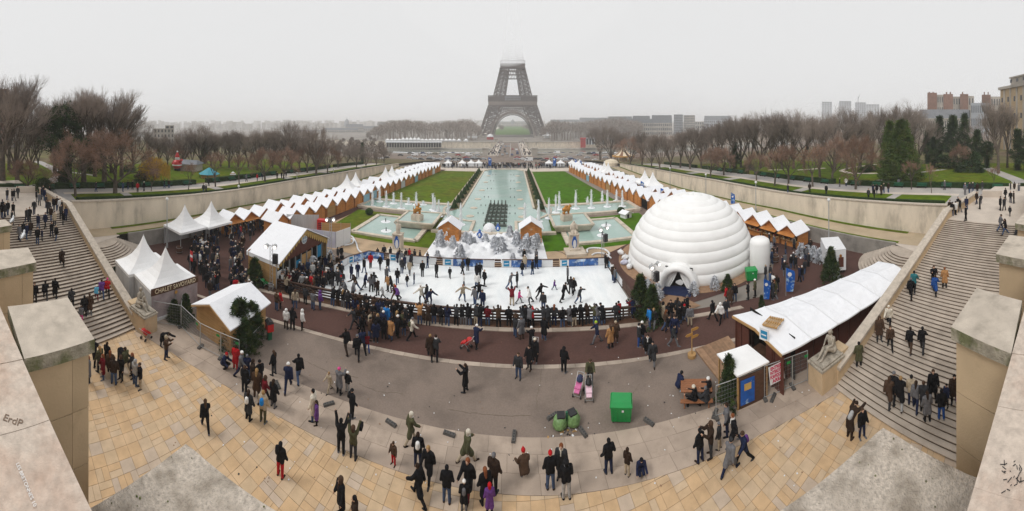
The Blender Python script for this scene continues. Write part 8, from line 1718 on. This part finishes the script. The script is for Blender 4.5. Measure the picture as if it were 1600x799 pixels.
for i in range(225):
 y = pr.uniform(352, 468); xa, xb = pw(y, [(352, 345), (385, 300), (420, 296), (468, 328)]), pw(y, [(352, 420), (385, 382), (430, 378), (468, 395)]); x = pr.uniform(xa, xb)
 if y > 372 and abs(x - pw(y, [(372, 352), (468, 350)])) < 9: continue
 rp(x, y, 'in the crowded left alley', child=.06)
for i in range(40):
 y = pr.uniform(382, 468); xa, xb = pw(y, [(382, 1185), (420, 1200), (468, 1172)]), pw(y, [(382, 1262), (420, 1292), (468, 1215)]); rp(pr.uniform(xa, xb), y, 'in the right alley by the restaurant', child=.08)
for x, y in [(150, 300), (200, 296), (207, 296), (192, 300), (215, 300), (225, 299), (257, 294), (264, 294), (326, 291), (92, 270), (318, 302), (322, 302), (385, 284), (440, 279), (433, 280), (447, 278), (402, 283), (410, 281)]: rp(x, y, 'on the left promenade', gz=gpz, child=0)
for x, y in [(1231, 303), (1265, 301), (1291, 304), (1312, 292), (1322, 291), (1364, 303), (1370, 304), (1377, 305), (1381, 302), (1388, 301), (1404, 292), (1366, 310), (1357, 311), (1476, 297), (1508, 303), (1514, 301), (1520, 300), (1535, 298), (1585, 300), (1592, 303), (1579, 301)]: rp(x, y, 'on the right promenade', gz=gpz, child=0)
PPL.sort(key=lambda q: (q['p'].x ** 2 + q['p'].y ** 2) * (1 if q['zone'] != 'in the crowded left alley' else 1.25) * (.5 if 'promenade' in q['zone'] else 1))
near_, far_ = PPL[:300], PPL[300:]
near_.sort(key=lambda q: q['x']); seen = {}
def base_lab(q, full=True):
 g_ = ('long ' + q['coat'] + ' coat') if q['long_'] else (q['coat'] + ' jacket'); po = {'standing': '', 'skating with arms out': ', arms out', 'gliding forward': ', gliding', 'standing with hands in pockets': ', hands pocketed', 'leaning on the rail': ', leaning', 'pushing a stroller': ', pushing stroller'}.get(q['pose'], ', ' + q['pose'])
 z = q['zone'].replace('skating on the ice', 'on the rink ice').replace('in the crowd at the rink entrance', 'in rink entrance crowd').replace('at the top of', 'atop').replace('in the group behind the fence', 'in group behind fence').replace('in the right alley by the restaurant', 'in the right alley').replace('by the wire fence near', 'near')
 hat = {'hat': ' and %s hat' % q['hc'], 'bobble': ' and %s bobble hat' % q['hc'], 'hood': ' and %s hood' % q['hc']}.get(q['head'], ' and %s trousers' % q['tr']) if full else ''
 return '%s in %s%s%s, %s' % ('child' if q['child'] else 'person', g_, hat, po, z)
L1 = [base_lab(q) for q in near_]
for i, q in enumerate(near_):
 l = L1[i]
 if len(l.split()) > 13: l = base_lab(q, False)
 L1[i] = l
cnt = {}
for l in L1: cnt[l] = cnt.get(l, 0) + 1
HEADS = {}
for q, l in zip(near_, L1):
 if cnt[l] > 1: seen[l] = seen.get(l, 0) + 1; l = ORD[seen[l]] + ' from left, ' + l
 ms = person_meshes(q['pose']); root = thing('person', l, 'person', tuple(q['p']), q['face'] if q['face'] is not None else 0, 'people ' + q['zone'].split(' cut')[0].split(' only')[0])
 k = q['sc'] or (pr.uniform(.94, 1.04) if not q['child'] else pr.uniform(.6, .8)); root.scale = (k * 1.14, k * 1.12, k)
 if q['child'] and q['sc'] and q['sc'] > .84: root.scale = (k * .92, k * .92, k * .9)
 link('body', ms['body'], root); link('coat' if q['long_'] else 'jacket', ms['coat' if q['long_'] else 'jacket'], root, color=CC_[q['coat']]); link('trousers', ms['trousers'], root, color=CC_[q['tr']])
 sc_ = CC_[pr.choice(['black', 'dark brown', 'charcoal', 'grey'])]
 for s in (-1, 1): link('skate' if 'skating' in q['zone'] else 'shoe', ms['shoe', s], root, color=sc_)
 key = (q['pose'], q['head']); HEADS.setdefault(key, None)
 if HEADS[key] is None: HEADS[key] = ms['_head'](q['head'])
 link('hair' if 'hair' in q['head'] else 'hat' if q['head'] in ('hat', 'bobble') else 'hood', HEADS[key], root, color=CC_[q['hc']])
 if q['y'] > 560: tag(link('eyes', ms['eyes'], root), kind='stuff')
 for n_, c_ in q['extra']: link(n_, ms[n_], root, color=CC_[c_])
CM = []
for nm in ('black', 'charcoal', 'navy', 'dark brown', 'grey', 'beige', 'red', 'jeans', 'white'): CM.append(mat('crowd_' + nm.replace(' ', '_'), CC_[nm], .9, .15, 3))
CM.append(M['skin'])
def crowd_fig(b, p, rz, k, rr):
 c_, s_ = math.cos(rz), math.sin(rz); T_ = lambda x, y, z: Vector((p.x + (x * c_ - y * s_) * k, p.y + (x * s_ + y * c_) * k, p.z + z * k)); st = rr.uniform(-.22, .22); top = rr.choices(range(9), (12, 9, 4, 4, 2.5, 1.2, .7, .8, .8))[0]; tr = rr.choice((0, 1, 2, 7, 7, 4))
 b.mat(tr)
 for s in (-1, 1): b.tube(T_(s * .09, st * s, 0), T_(s * .09, 0, .85), .065 * k, .095 * k, 5); b.tube(T_(s * .09, st * s - .05, .04), T_(s * .1, st * s + .15, .04), .05 * k, .04 * k, 4)
 b.mat(top); b.hexa([T_(-.17, -.12, .68), T_(.17, -.12, .68), T_(.17, .12, .68), T_(-.17, .12, .68)], [T_(-.23, -.11, 1.42), T_(.23, -.11, 1.42), T_(.23, .11, 1.42), T_(-.23, .11, 1.42)]); b.tube(T_(0, 0, 1.38), T_(0, 0, 1.5), .16 * k, .07 * k, 6)
 for s in (-1, 1): b.tube(T_(s * .22, 0, 1.38), T_(s * .28, st * s * -.8, .85), .065 * k, .045 * k, 5)
 b.mat(9).ball(T_(0, .03, 1.60), .095 * k, 6); b.mat(rr.choice((0, 3, 3, 1, 5, 8) if rr.random() < .6 else (0, 3))).ball(T_(0, -.015, 1.64), .108 * k, 6)
rr = random.Random(31); b = MB()
for q in far_: crowd_fig(b, q['p'], rr.uniform(0, 6.28), .72 if q['child'] else rr.uniform(.95, 1.05), rr)
tag(b.build('market_crowd', CM), 'dense crowd in the market alleys and at the top of the stairs', 'crowd', kind='stuff')
b = MB()
for i in range(720):
 r_ = rr.random()
 if r_ < .15: y = rr.uniform(42, 118); p = Vector((lerp(-36.2, -29.2, (y - 40) / 77) + rr.uniform(-1.1, 1.1), y, 0))
 elif r_ < .3: y = rr.uniform(42, 118); p = Vector((lerp(32.0, 24.6, (y - 40) / 77) + rr.uniform(-1.0, 1.0), y, 0))
 elif r_ < .74: p = Vector((rr.uniform(-30, 28), rr.uniform(125, 158), 0)); p.z = zb(p.y) + .03
 else: p = Vector((rr.choice((-14.8, 11.8)) + rr.uniform(-2.8, 2.8), 236 + 195 * rr.random() ** 1.3, -5.15))
 crowd_fig(b, p, rr.uniform(0, 6.28), rr.uniform(.95, 1.05), rr)
tag(b.build('distant_crowd', CM), 'small distant crowd between the market rows, beyond the pool and on the bridge pavements', 'crowd', kind='stuff')
# ================================================================ STATUES AT THE FOOT OF THE STAIRS
for s, nm, base in ((1, 'right', (18.15, 11.9)), (-1, 'left', (-25.4, 11.1))):
 O, u, v, run, _n = STAIR[s]; c = Vector((18.15, 12.1, 0)) if s > 0 else Vector((-25.15, 11.2, 0)); a = math.atan2(-u.y, -u.x)
 root = thing('seated_statue', 'weathered seated stone figure on its pedestal at the foot of the %s stairs' % nm, 'statue', (c.x, c.y, 0), a)
 b = MB(); b.box(.0, 0, 0, 2.1, 1.35, 1.45); b.build('pedestal', M['pillar'] if s > 0 else M['pillar'], root)
 b = MB(); b.box(.0, 0, 1.452, 2.2, 1.45, .14); b.box(-.02, 0, 1.594, 2.0, 1.25, .12); b.build('top_slab', M['statue'], root)
 b = MB(); b.box(-1.35, 0, 0, .7, 1.0, 1.75); b.build('scroll_block', M['pillar'], root)
 b = MB(); C = lambda p, q, r0, r1: capsule(b, p, q, r0, r1, 9); z = 1.72
 C((-.55, -.12, z + .28), (-.55, .12, z + .28), .26, .26); C((-.5, 0, z + .35), (-.42, 0, z + .85), .24, .21); C((-.42, 0, z + .85), (-.38, 0, z + 1.12), .23, .19); C((-.38, 0, z + 1.2), (-.34, 0, z + 1.36), .09, .085); C((-.32, 0, z + 1.48), (-.30, 0, z + 1.52), .145, .13); C((-.4, 0, z + 1.52), (-.5, 0, z + 1.40), .12, .10)
 for q in (-1, 1):
  C((-.5, q * .15, z + .3), (.12, q * .17, z + (.62 if q > 0 else .5)), .18, .13); C((.12, q * .17, z + (.62 if q > 0 else .5)), (.55, q * .15, z + .12), .12, .075); C((.55, q * .15, z + .08), (.80, q * .15, z + .04), .07, .05)
  C((-.38, q * .27, z + 1.1), (-.22, q * .34, z + .78), .09, .075); C((-.22, q * .34, z + .78), (.05, q * .18, z + .72), .07, .055); C((.05, q * .18, z + .72), (.14, q * .14, z + .72), .055, .04)
 C((-.7, 0, z + .1), (-.7, 0, z + .9), .2, .12); C((-.6, -.3, z + .1), (-.1, -.25, z + .12), .16, .1)
 if s < 0: C((.0, 0, z + .75), (.1, .05, z + .95), .16, .14)
 link('figure', skinned('figure', b, M['statue'], .035, 1), root)
# ================================================================ SMALL PROPS
def stroller(px, py, rz, m1, lab, m2=None):
 p = G(px, py); root = thing('baby_stroller', lab, 'stroller', (p.x, p.y, 0), rz)
 for sx in (-1, 1):
  for y, r in ((.38, .10), (-.28, .13)): b = MB(); b.tube((sx * .24, y, r), (sx * .28, y, r), r, r, 12); b.build('wheel', M['black'], root)
 b = MB()
 for sx in (-1, 1): b.path([(sx * .24, .38, .12), (sx * .22, -.05, .55), (sx * .22, -.55, 1.0)], .016, 6); b.path([(sx * .24, -.28, .14), (sx * .22, .05, .5)], .016, 6)
 b.tube((-.22, -.55, 1.0), (.22, -.55, 1.0), .02, .02, 6); b.tube((-.24, .38, .12), (.24, .38, .12), .015, .015, 6); b.build('frame', M['galv'], root)
 b = MB(); b.hexa([(-.2, -.15, .42), (.2, -.15, .42), (.2, .28, .45), (-.2, .28, .45)], [(-.2, -.15, .5), (.2, -.15, .5), (.2, .28, .53), (-.2, .28, .53)]); b.hexa([(-.2, -.38, .8), (.2, -.38, .8), (.2, -.12, .48), (-.2, -.12, .48)], [(-.2, -.32, .86), (.2, -.32, .86), (.2, -.06, .54), (-.2, -.06, .54)]); b.build('seat', m2 or m1, root)
 b = MB(); V = []; F = []
 for i in range(7):
  t = D(10 + 130 * i / 6)
  for j in range(7): a = PI * j / 6; V.append((.23 * math.cos(a), -.28 + .33 * math.cos(t) * math.sin(a) * .9, .66 + .33 * math.sin(t) * math.sin(a) + .0))
 for i in range(6):
  for j in range(6): k = i * 7 + j; F.append((k, k + 1, k + 8, k + 7))
 b.raw(V, F); b.build('hood', m1, root)
 b = MB(); b.hexa([(-.19, .0, .52), (.19, .0, .52), (.17, .42, .30), (-.17, .42, .30)], [(-.19, .0, .6), (.19, .0, .6), (.17, .46, .38), (-.17, .46, .38)]); b.build('blanket', m2 or m1, root)
pinkm = mat('pink_blanket', (.60, .16, .34), .8, .1, 8); palepink = mat('pale_pink_blanket', (.72, .50, .58), .8, .08, 8); navm = mat('navy_fabric', (.03, .04, .09), .8, .1, 8)
stroller(904, 615, 2.6, navm, 'navy stroller with bright pink blanket, left of its twin', pinkm); stroller(920, 621, 2.95, M['black'], 'black stroller with pale pink blanket on the brown asphalt', palepink)
stroller(729, 545, 1.25, M['redp'], 'red stroller pushed along the red ring by a woman'); stroller(228, 530, .3, M['redp'], 'red stroller parked before the left statue pedestal'); stroller(835, 555, 2.9, M['black'], 'black stroller on the red ring, centre'); stroller(414, 449, -.5, M['green'], 'green stroller by the ticket hall truss'); stroller(424, 454, .5, M['black'], 'black stroller with white cover by the truss', M['bwhite'])
def dumpster(px, py, w, d, h, rz, lab):
 p = G(px, py); root = thing('waste_container', lab, 'bin', (p.x, p.y + d / 2, 0), rz)
 b = MB(); b.hexa([(-w * .45, -d * .42, .12), (w * .45, -d * .42, .12), (w * .45, d * .42, .12), (-w * .45, d * .42, .12)], [(-w / 2, -d / 2, h * .84), (w / 2, -d / 2, h * .84), (w / 2, d / 2, h * .84), (-w / 2, d / 2, h * .84)]); b.build('body', M['green'], root)
 b = MB(); b.box(0, 0, h * .84 + .002, w * 1.06, d * 1.08, .07); b.hexa([(-w * .52, -d * .53, h * .84 + .073), (w * .52, -d * .53, h * .84 + .073), (w * .52, d * .53, h * .84 + .073), (-w * .52, d * .53, h * .84 + .073)], [(-w * .46, -d * .30, h), (w * .46, -d * .30, h), (w * .46, d * .45, h), (-w * .46, d * .45, h)]); b.build('lid', M['green'], root)
 for i in range(5): b = MB(); b.box(lerp(-w * .4, w * .4, i / 4), -d * .475, .3, .04, .05, h * .5); b.build('rib', M['green'], root)
 b = MB(); b.box(.1, -d * .52, h * .66, .12, .02, .10); b.build('sticker', M['bwhite'], root); b = MB(); b.tube((-w * .3, -d * .35, h * .93), (w * .3, -d * .35, h * .93), .02, .02, 6); b.build('lid_bar', M['green'], root)
 for sx in (-1, 1):
  for sy in (-1, 1): b = MB(); b.tube((sx * w * .38 - .03, sy * d * .32, .09), (sx * w * .38 + .03, sy * d * .32, .09), .09, .09, 10); b.build('wheel', M['black'], root)
dumpster(975, 664, 1.25, .95, 1.15, -.36, 'bright green wheeled waste container on the brown asphalt'); dumpster(1178, 440, 1.25, .9, 1.35, -.5, 'green wheeled waste bin against the dome, beside the annex')
p = G(886, 668); root = thing('bag_stand', 'litter stand with two bulging translucent green bags and spilled rubbish', 'litter stand', (p.x, p.y, 0), .1)
b = MB(); b.box(0, .1, 0, .12, .12, .8); b.build('post', M['greenb'], root)
for sx in (-1, 1):
 b = MB(); b.lathe([(.24, 0), (.40, .12), (.42, .3), (.33, .52), (.24, .66)], sx * .40, .1, 14); rr = random.Random(sx + 4); b.v = [(x * (1 + rr.uniform(-.06, .06)), y + rr.uniform(-.04, .04), z) for x, y, z in b.v]; b.build('rubbish_bag', M['bagg'], root, smooth=True)
 b = MB(); b.box(sx * .34, .1, .66, .46, .46, .08, .2 * sx); b.build('bag_lid', M['black'], root)
b = MB(); rr = random.Random(2)
for k in range(34): b.mat(k % 3).box(rr.gauss(.1, .45), rr.gauss(-.3, .18), .0, rr.uniform(.04, .14), rr.uniform(.03, .1), rr.uniform(.02, .05), rr.uniform(0, 3))
tag(b.build('spilled_rubbish', [M['bwhite'], M['black'], M['woodt']], root), kind='stuff')
b = MB(); rr = random.Random(77)
for k in range(150):
 x = rr.uniform(240, 1290); y = rr.uniform(530, 760); q = G(x, y); b.mat(rr.choice((0, 0, 1, 2))).box(q.x, q.y, .02, rr.uniform(.03, .09), rr.uniform(.03, .08), .012, rr.uniform(0, 3))
tag(b.build('litter', [M['bwhite'], M['black'], M['deck']]), 'small scraps of paper and litter on the plaza', 'litter', kind='stuff')
for k, (x, y, a) in enumerate([(863, 652, .5), (911, 677, -1.2), (1014, 661, -1.1), (803, 684, 1.45), (1117, 648, .6), (514, 633, .9), (611, 663, -.25), (702, 680, -.15), (434, 603, -.5), (1208, 623, .4)]):
 q = G(x, y); root = thing('fence_foot', '%s dark concrete fence block lying on the plaza, counted along the list from left' % ORD[[434, 514, 611, 702, 803, 863, 911, 1014, 1117, 1208].index(x) + 1], 'block', (q.x, q.y, 0), a, 'loose fence feet'); root['label'] = '%s loose concrete fence foot from the left on the plaza edge' % ORD[[434, 514, 611, 702, 803, 863, 911, 1014, 1117, 1208].index(x) + 1]
 b = MB(); b.hexa([(-.36, -.12, 0), (.36, -.12, 0), (.36, .12, 0), (-.36, .12, 0)], [(-.33, -.09, .14), (.33, -.09, .14), (.33, .09, .14), (-.33, .09, .14)]); b.build('block', M['conc'], root)
 for i in range(4): b = MB(); b.box(-.24 + .16 * i, 0, .139, .06, .07, .012); b.build('socket', M['black'], root)
def wire_fence(lab, pts, h=2.0, post=M['galv'], feet=True, tagc=None):
 root = thing('wire_fence', lab, 'fence'); P = [Vector((*p[:2], 0)) for p in pts]
 for a, c in zip(P, P[1:]):
  d = (c - a); n = max(1, round(d.length / 2.2))
  for k in range(n):
   p, q = a.lerp(c, k / n + .01), a.lerp(c, (k + 1) / n - .01); up = Vector((0, 0, h)); b = MB(); b.tube(p, p + up, .024, .024, 6); b.tube(q, q + up, .024, .024, 6); b.tube(p + up, q + up, .024, .024, 6); b.tube(p + Vector((0, 0, .12)), q + Vector((0, 0, .12)), .02, .02, 6); fr = b.build('panel_frame', post, root)
   b = MB()
   for i in range(1, 16): r_ = p.lerp(q, i / 16); b.tube(r_ + Vector((0, 0, .12)), r_ + up, .004, .004, 3, False)
   for i in range(1, 8): z_ = Vector((0, 0, h * i / 8)); b.tube(p + z_, q + z_, .004, .004, 3, False)
   tag(b.build('wire_mesh', post, fr), kind='stuff')
   if feet: b = MB(); b.box(p.x, p.y, 0, .6, .22, .13, math.atan2(d.y, d.x) + PI / 2); b.build('foot', M['conc'], root)
   if tagc and k % 2 == 0: b = MB(); m_ = p.lerp(q, .8) + Vector((0, 0, h * .8)); b.bar(m_, m_ + d.normalized() * .28, .03, .16); b.build('green_tag', M['green'], root)
 return root, P
wire_fence('wire fence panels with green tags around the storage chalet', [G(283, 512), G(313, 543), G(345, 560), G(374, 573)], 1.9, tagc=1); wire_fence('wire fence closing the gap behind the left statue', [G(240, 504), G(283, 512)], 1.9)
wire_fence('single fence panel standing behind the fir and storage chalet left side', [G(283, 512), G(286, 490)], 1.9)
wire_fence('long wire fence before the fir and small canopy on the right', [G(1118, 653), G(1190, 622)], 1.9)
fr, FP_ = wire_fence('wire fence with red lettered banner beside the right statue', [G(1194, 624), G(1238, 606), G(1262, 596)], 2.1, tagc=1)
a, c = FP_[0], FP_[1]; d = (c - a).normalized(); n_ = Vector((d.y, -d.x, 0)); n_ = n_ if n_.y < 0 else -n_
q = a.lerp(c, .42); ban = thing('lettered_banner', 'white paper banner with red hand lettering tied to the right wire fence', 'banner', tuple(q + n_ * .05 + Vector((0, 0, 1.42))), math.atan2(d.y, d.x)); ban.rotation_euler = (0, -.12, math.atan2(d.y, d.x))
b = MB(); b.box(0, 0, -.6, 1.05, .012, 1.2); b.build('paper', M['bwhite'], ban)
for i, t in enumerate(('ENTREE', 'INTERDITE', 'FORBIDDEN', 'AREA')): text(t, .30, M['sign'], ban, (0, -.014, .42 - i * .28), (PI / 2, 0, 0), 'lettering', .004, xs=(.76, .61, .58, .95)[i], bold=.012)
def barrier(lab, p, q, h=1.1):
 root = thing('crowd_barrier', lab, 'barrier', (0, 0, 0)); p, q = Vector((*p[:2], 0)), Vector((*q[:2], 0)); up = Vector((0, 0, h)); b = MB(); b.path([p + Vector((0, 0, .15)), p + up, q + up, q + Vector((0, 0, .15)), p + Vector((0, 0, .15))], .022, 6); b.build('frame', M['galv'], root)
 for i in range(1, 14): b = MB(); r_ = p.lerp(q, i / 14); b.tube(r_ + Vector((0, 0, .15)), r_ + up, .009, .009, 4); b.build('bar', M['galv'], root)
 d = (q - p).normalized(); n_ = Vector((-d.y, d.x, 0)) * .3
 for e in (p.lerp(q, .1), p.lerp(q, .9)): b = MB(); b.path([e - n_, e + Vector((0, 0, .15)), e + n_], .02, 5); b.build('foot', M['galv'], root)
barrier('grey crowd barrier leaning beside the firs next to the red letter box', G(386, 553), G(410, 527)); barrier('grey crowd barrier second one at the fir group corner', G(380, 550), G(386, 553))
p = G(421, 530); root = thing('letter_box', 'red letter box with black curved top on a green post', 'letter box', (p.x, p.y, 0), -.45); b = MB(); b.box(0, 0, 0, .34, .34, .75); b.build('post', M['greenb'], root); b = MB(); b.box(0, 0, .75, .68, .52, .62); b.build('box', M['redp'], root)
b = MB(); b.hexa([(-.37, -.30, 1.372), (.37, -.30, 1.372), (.37, .30, 1.372), (-.37, .30, 1.372)], [(-.30, -.08, 1.58), (.30, -.08, 1.58), (.30, .08, 1.58), (-.30, .08, 1.58)]); b.build('roof', M['black'], root); b = MB(); b.box(0, -.27, 1.18, .4, .02, .05); b.build('slot', M['black'], root)
p = G(1088, 622); root = thing('picnic_table', 'orange brown wooden picnic table with benches on the asphalt', 'table', (p.x, p.y, 0), -.55); pm = mat('varnished_planks', (.26, .105, .045), .55, .2, 3, stretch=(1, 5, 1))
for i in range(6): b = MB(); b.box(0, -.40 + i * .16, .74, 2.0, .15, .05); b.build('plank', pm, root)
for s in (-1, 1):
 for k in range(2): b = MB(); b.box(0, s * (.72 + k * .14), .44, 2.0, .13, .045); b.build('bench_plank', pm, root)
 b = MB(); b.bar((s * .75, -.8, 0), (s * .75, -.3, .74), .08, .08); b.bar((s * .75, .8, 0), (s * .75, .3, .74), .08, .08); b.bar((s * .75, -.85, .36), (s * .75, .85, .36), .06, .08); b.build('trestle', pm, root)
def truss(px, by, ty, lab, spk=True):
 p = G(px, by); d = math.hypot(p.x, p.y); h = ZD(ty, d); root = thing('lighting_truss', lab, 'lighting mast', (p.x, p.y, 0), .3)
 b = MB(); w = .16
 for a, c in ((-w, -w), (w, -w), (0, w)): b.tube((a, c, 0), (a, c, h), .025, .025, 5)
 n = int(h / .4)
 for k in range(n):
  P = [(-w, -w), (w, -w), (0, w)]
  for i in range(3): a, c = P[i], P[(i + 1) % 3]; b.tube((*a, h * k / n), (*c, h * (k + 1) / n), .012, .012, 4)
 b.build('lattice', M['galv'], root)
 for s, z in ((-1, .0), (1, .1)):
  b = MB(); b.tube((s * .45, -.1, h + z - .1), (s * .5, -.45, h + z - .2), .20, .24, 12); l = b.build('flood_lamp', M['galv'], root); b = MB(); b.tube((s * .5, -.45, h + z - .2), (s * .502, -.47, h + z - .204), .19, .19, 12); b.build('lamp_glass', M['lamp'], l)
 b = MB(); b.tube((-.6, 0, h - .15), (.6, 0, h - .15), .02, .02, 5); b.build('cross_bar', M['galv'], root)
 if spk: b = MB(); b.box(.42, -.1, h - 1.9, .5, .42, .95, .1); b.build('loudspeaker', M['black'], root)
truss(425, 455, 382, 'lattice mast with white floodlights and speaker before the ticket hall'); truss(941, 410, 355, 'lattice mast with bright floodlights behind the rink barrier, right'); truss(517, 392, 341, 'lattice mast with lit lamp behind the white screens', False); truss(1020, 462, 412, 'short mast with black lights beside the dome entrance')
p = G(1312, 428); root = thing('delivery_van', 'tall white box van with a printed figure picture on its side, right alley end', 'van', (p.x + 1.0, p.y + 1.6, 0), -.80)
b = MB(); b.box(0, 0, .5, 2.3, 4.2, 2.4); b.build('box_body', M['bwhite'], root); b = MB(); b.box(0, 0, 2.9, 2.34, 4.24, .06); b.build('roof', M['bwhite'], root); b = MB(); b.box(0, 2.7, .5, 2.0, 1.2, 1.5); b.build('cab', M['bwhite'], root)
for sx in (-1, 1):
 for y in (-1.3, 2.5): b = MB(); b.tube((sx * .9, y, .38), (sx * 1.12, y, .38), .38, .38, 12); b.build('wheel', M['black'], root)
b = MB(); b.box(.55, -2.12, .9, .62, .02, 1.15); b.build('printed_figure', M['gable'], root); b = MB(); b.ball((.5, -2.13, 2.2), .17, 8, (1, .1, 1.2)); b.build('printed_head', M['gold'], root); b = MB(); b.box(-.45, -2.12, 1.7, .4, .02, .25); b.build('red_mark', M['redp'], root); b = MB(); b.box(-.1, -2.12, .62, .5, .02, .12); b.build('number_plate', M['yellow'], root)
for k_, pts in enumerate([[(846, 575), (844, 600), (838, 622), (840, 640)], [(560, 600), (590, 612), (630, 615)], [(1000, 600), (985, 620), (990, 640)], [(700, 640), (760, 648), (830, 650)], [(470, 560), (520, 585), (560, 590)]]):
 b = MB(); rr = random.Random(k_); P = [G(x, y) for x, y in pts]
 for a, c in zip(P, P[1:]):
  for i in range(5): p0, p1 = a.lerp(c, i / 5), a.lerp(c, (i + 1) / 5); p0.z = p1.z = .006; j = Vector((rr.uniform(-.06, .06), rr.uniform(-.06, .06), 0)); b.bar(p0, p1 + j, .035, .004)
 struct('asphalt_crack', b, M['joint'])
p = G(1081, 558); root = thing('arrow_signpost', 'ochre wooden arrow signpost on a log base by the kerb', 'signpost', (p.x, p.y, 0)); b = MB(); b.tube((0, 0, .2), (0, 0, 2.1), .05, .05, 6); b.build('pole', M['woodt'], root); b = MB(); b.lathe([(.32, 0), (.32, .25)], 0, 0, 10); b.build('log_base', M['woodt'], root)
for i, (z, s) in enumerate(((1.95, 1), (1.65, -1), (1.4, 1))): b = MB(); b.raw([(-.05 * s, -.06, z), (.45 * s, -.06, z), (.6 * s, -.06, z + .1), (.45 * s, -.06, z + .2), (-.05 * s, -.06, z + .2)] + [(-.05 * s, -.03, z), (.45 * s, -.03, z), (.6 * s, -.03, z + .1), (.45 * s, -.03, z + .2), (-.05 * s, -.03, z + .2)], [(0, 1, 2, 3, 4), (9, 8, 7, 6, 5), (0, 5, 6, 1), (1, 6, 7, 2), (2, 7, 8, 3), (3, 8, 9, 4), (4, 9, 5, 0)]); b.build('arrow_board', M['ochre'], root)
def hose(lab, pts, r, m='bwhite', z=.12):
 P = [Vector((*G(x, y)[:2], z)) for x, y in pts]; Q = []
 for i in range(len(P) - 1):
  p0, p1, p2, p3 = P[max(0, i - 1)], P[i], P[i + 1], P[min(len(P) - 1, i + 2)]
  for k in range(6): t = k / 6; Q.append(.5 * ((2 * p1) + (-p0 + p2) * t + (2 * p0 - 5 * p1 + 4 * p2 - p3) * t * t + (-p0 + 3 * p1 - 3 * p2 + p3) * t ** 3))
 Q.append(P[-1]); b = MB(); b.path(Q, r, 8); tag(b.build('air_hose', M[m], smooth=True), lab, 'hose')
hose('thick white air hose looping on the ground behind the right end of the rink', [(918, 396), (918, 391), (928, 389), (944, 391), (952, 398), (948, 403)], .13); hose('second white hose bending towards the dome edge', [(925, 400), (932, 397), (945, 398), (955, 405)], .11); hose('white hose beside the left end of the rink barrier', [(534, 376), (548, 370), (556, 380), (560, 392), (568, 398)], .12); hose('white hose curling below the screens', [(538, 385), (550, 382), (552, 376), (545, 374)], .11)
hose('black cable running across the pale ground near the right plinth', [(866, 392), (878, 395), (886, 401), (888, 408)], .03, 'black', .03)
for k, (x, y, m) in enumerate([(977, 406, 'bwhite'), (985, 412, 'bwhite'), (990, 405, 'white'), (976, 414, 'lilac'), (984, 420, 'bwhite'), (970, 398, 'white')]):
 p = G(x, y); root = thing('plastic_sack', '%s white sack piled at the rink side of the dome' % ORD[k + 1], 'sack', (p.x, p.y, 0), k, 'sacks beside the dome'); b = MB(); b.ball((0, 0, .32), .5, 10, (1.1, .75, .65)); rr = random.Random(k); b.v = [(a * rr.uniform(.85, 1.12), c * rr.uniform(.85, 1.12), e) for a, c, e in b.v]; b.build('sack_body', M[m], root); b = MB(); b.tube((0, 0, .6), (0, 0, .75), .06, .09, 6); b.build('tied_neck', M[m], root)
for k, (x, y) in enumerate([(280, 396), (1212, 410)]):
 p = G(x, y); root = thing('wooden_barrel', 'brown wooden barrel standing in the %s market alley' % ('left', 'right')[k], 'barrel', (p.x, p.y, 0)); b = MB(); b.lathe([(.34, 0), (.42, .3), (.44, .5), (.42, .7), (.34, 1.0)], 0, 0, 14); b.build('staves', M['woodd'], root)
 for z in (.2, .78): b = MB(); b.lathe([(.425, z), (.43, z + .06)], 0, 0, 14); b.build('hoop', M['metal'], root)
p = G(297, 437); root = thing('red_white_flag', 'red and white flag on a pole at the corner of the signed tent', 'flag', (p.x, p.y, 0)); b = MB(); b.tube((0, 0, 0), (0, 0, 3.4), .03, .02, 6); b.build('pole', M['galv'], root); b = MB(); b.box(.28, 0, 2.2, .5, .03, 1.1); b.build('cloth', M['redp'], root); b = MB(); b.box(.28, -.02, 2.62, .5, .02, .25); b.build('white_band', M['bwhite'], root)
for x, y, z, lab in ((36, 376, ZC, 'white gull perched on the second left pillar cap'), (19, 351, ZC, 'white gull at the corner of the farthest left pillar cap')):
 p = G(x, y, z); root = thing('seagull', lab, 'bird', (p.x, p.y, z), 1.2); b = MB(); capsule(b, (0, -.12, .16), (0, .08, .18), .05, .07, 8); capsule(b, (0, .08, .2), (0, .13, .28), .045, .035, 8); capsule(b, (0, .13, .29), (0, .14, .30), .04, .035, 8); capsule(b, (0, -.12, .16), (0, -.25, .15), .035, .012, 8); link('body', skinned('body', b, M['bwhite'], .012, 1), root)
 for s in (-1, 1): b = MB(); b.hexa([(s * .06, -.2, .15), (s * .075, .08, .16), (s * .06, .08, .24), (s * .045, -.2, .19)], [(s * .07, -.26, .15), (s * .09, .06, .17), (s * .07, .06, .24), (s * .055, -.26, .18)]); b.build('wing', M['metal'], root); b = MB(); b.tube((s * .03, 0, 0), (s * .03, 0, .12), .006, .006, 5); b.build('leg', M['ochre'], root)
 b = MB(); b.tube((0, .17, .295), (0, .22, .285), .012, .004, 6); b.build('beak', M['ochre'], root)
bpy.data.scenes.remove(TS)
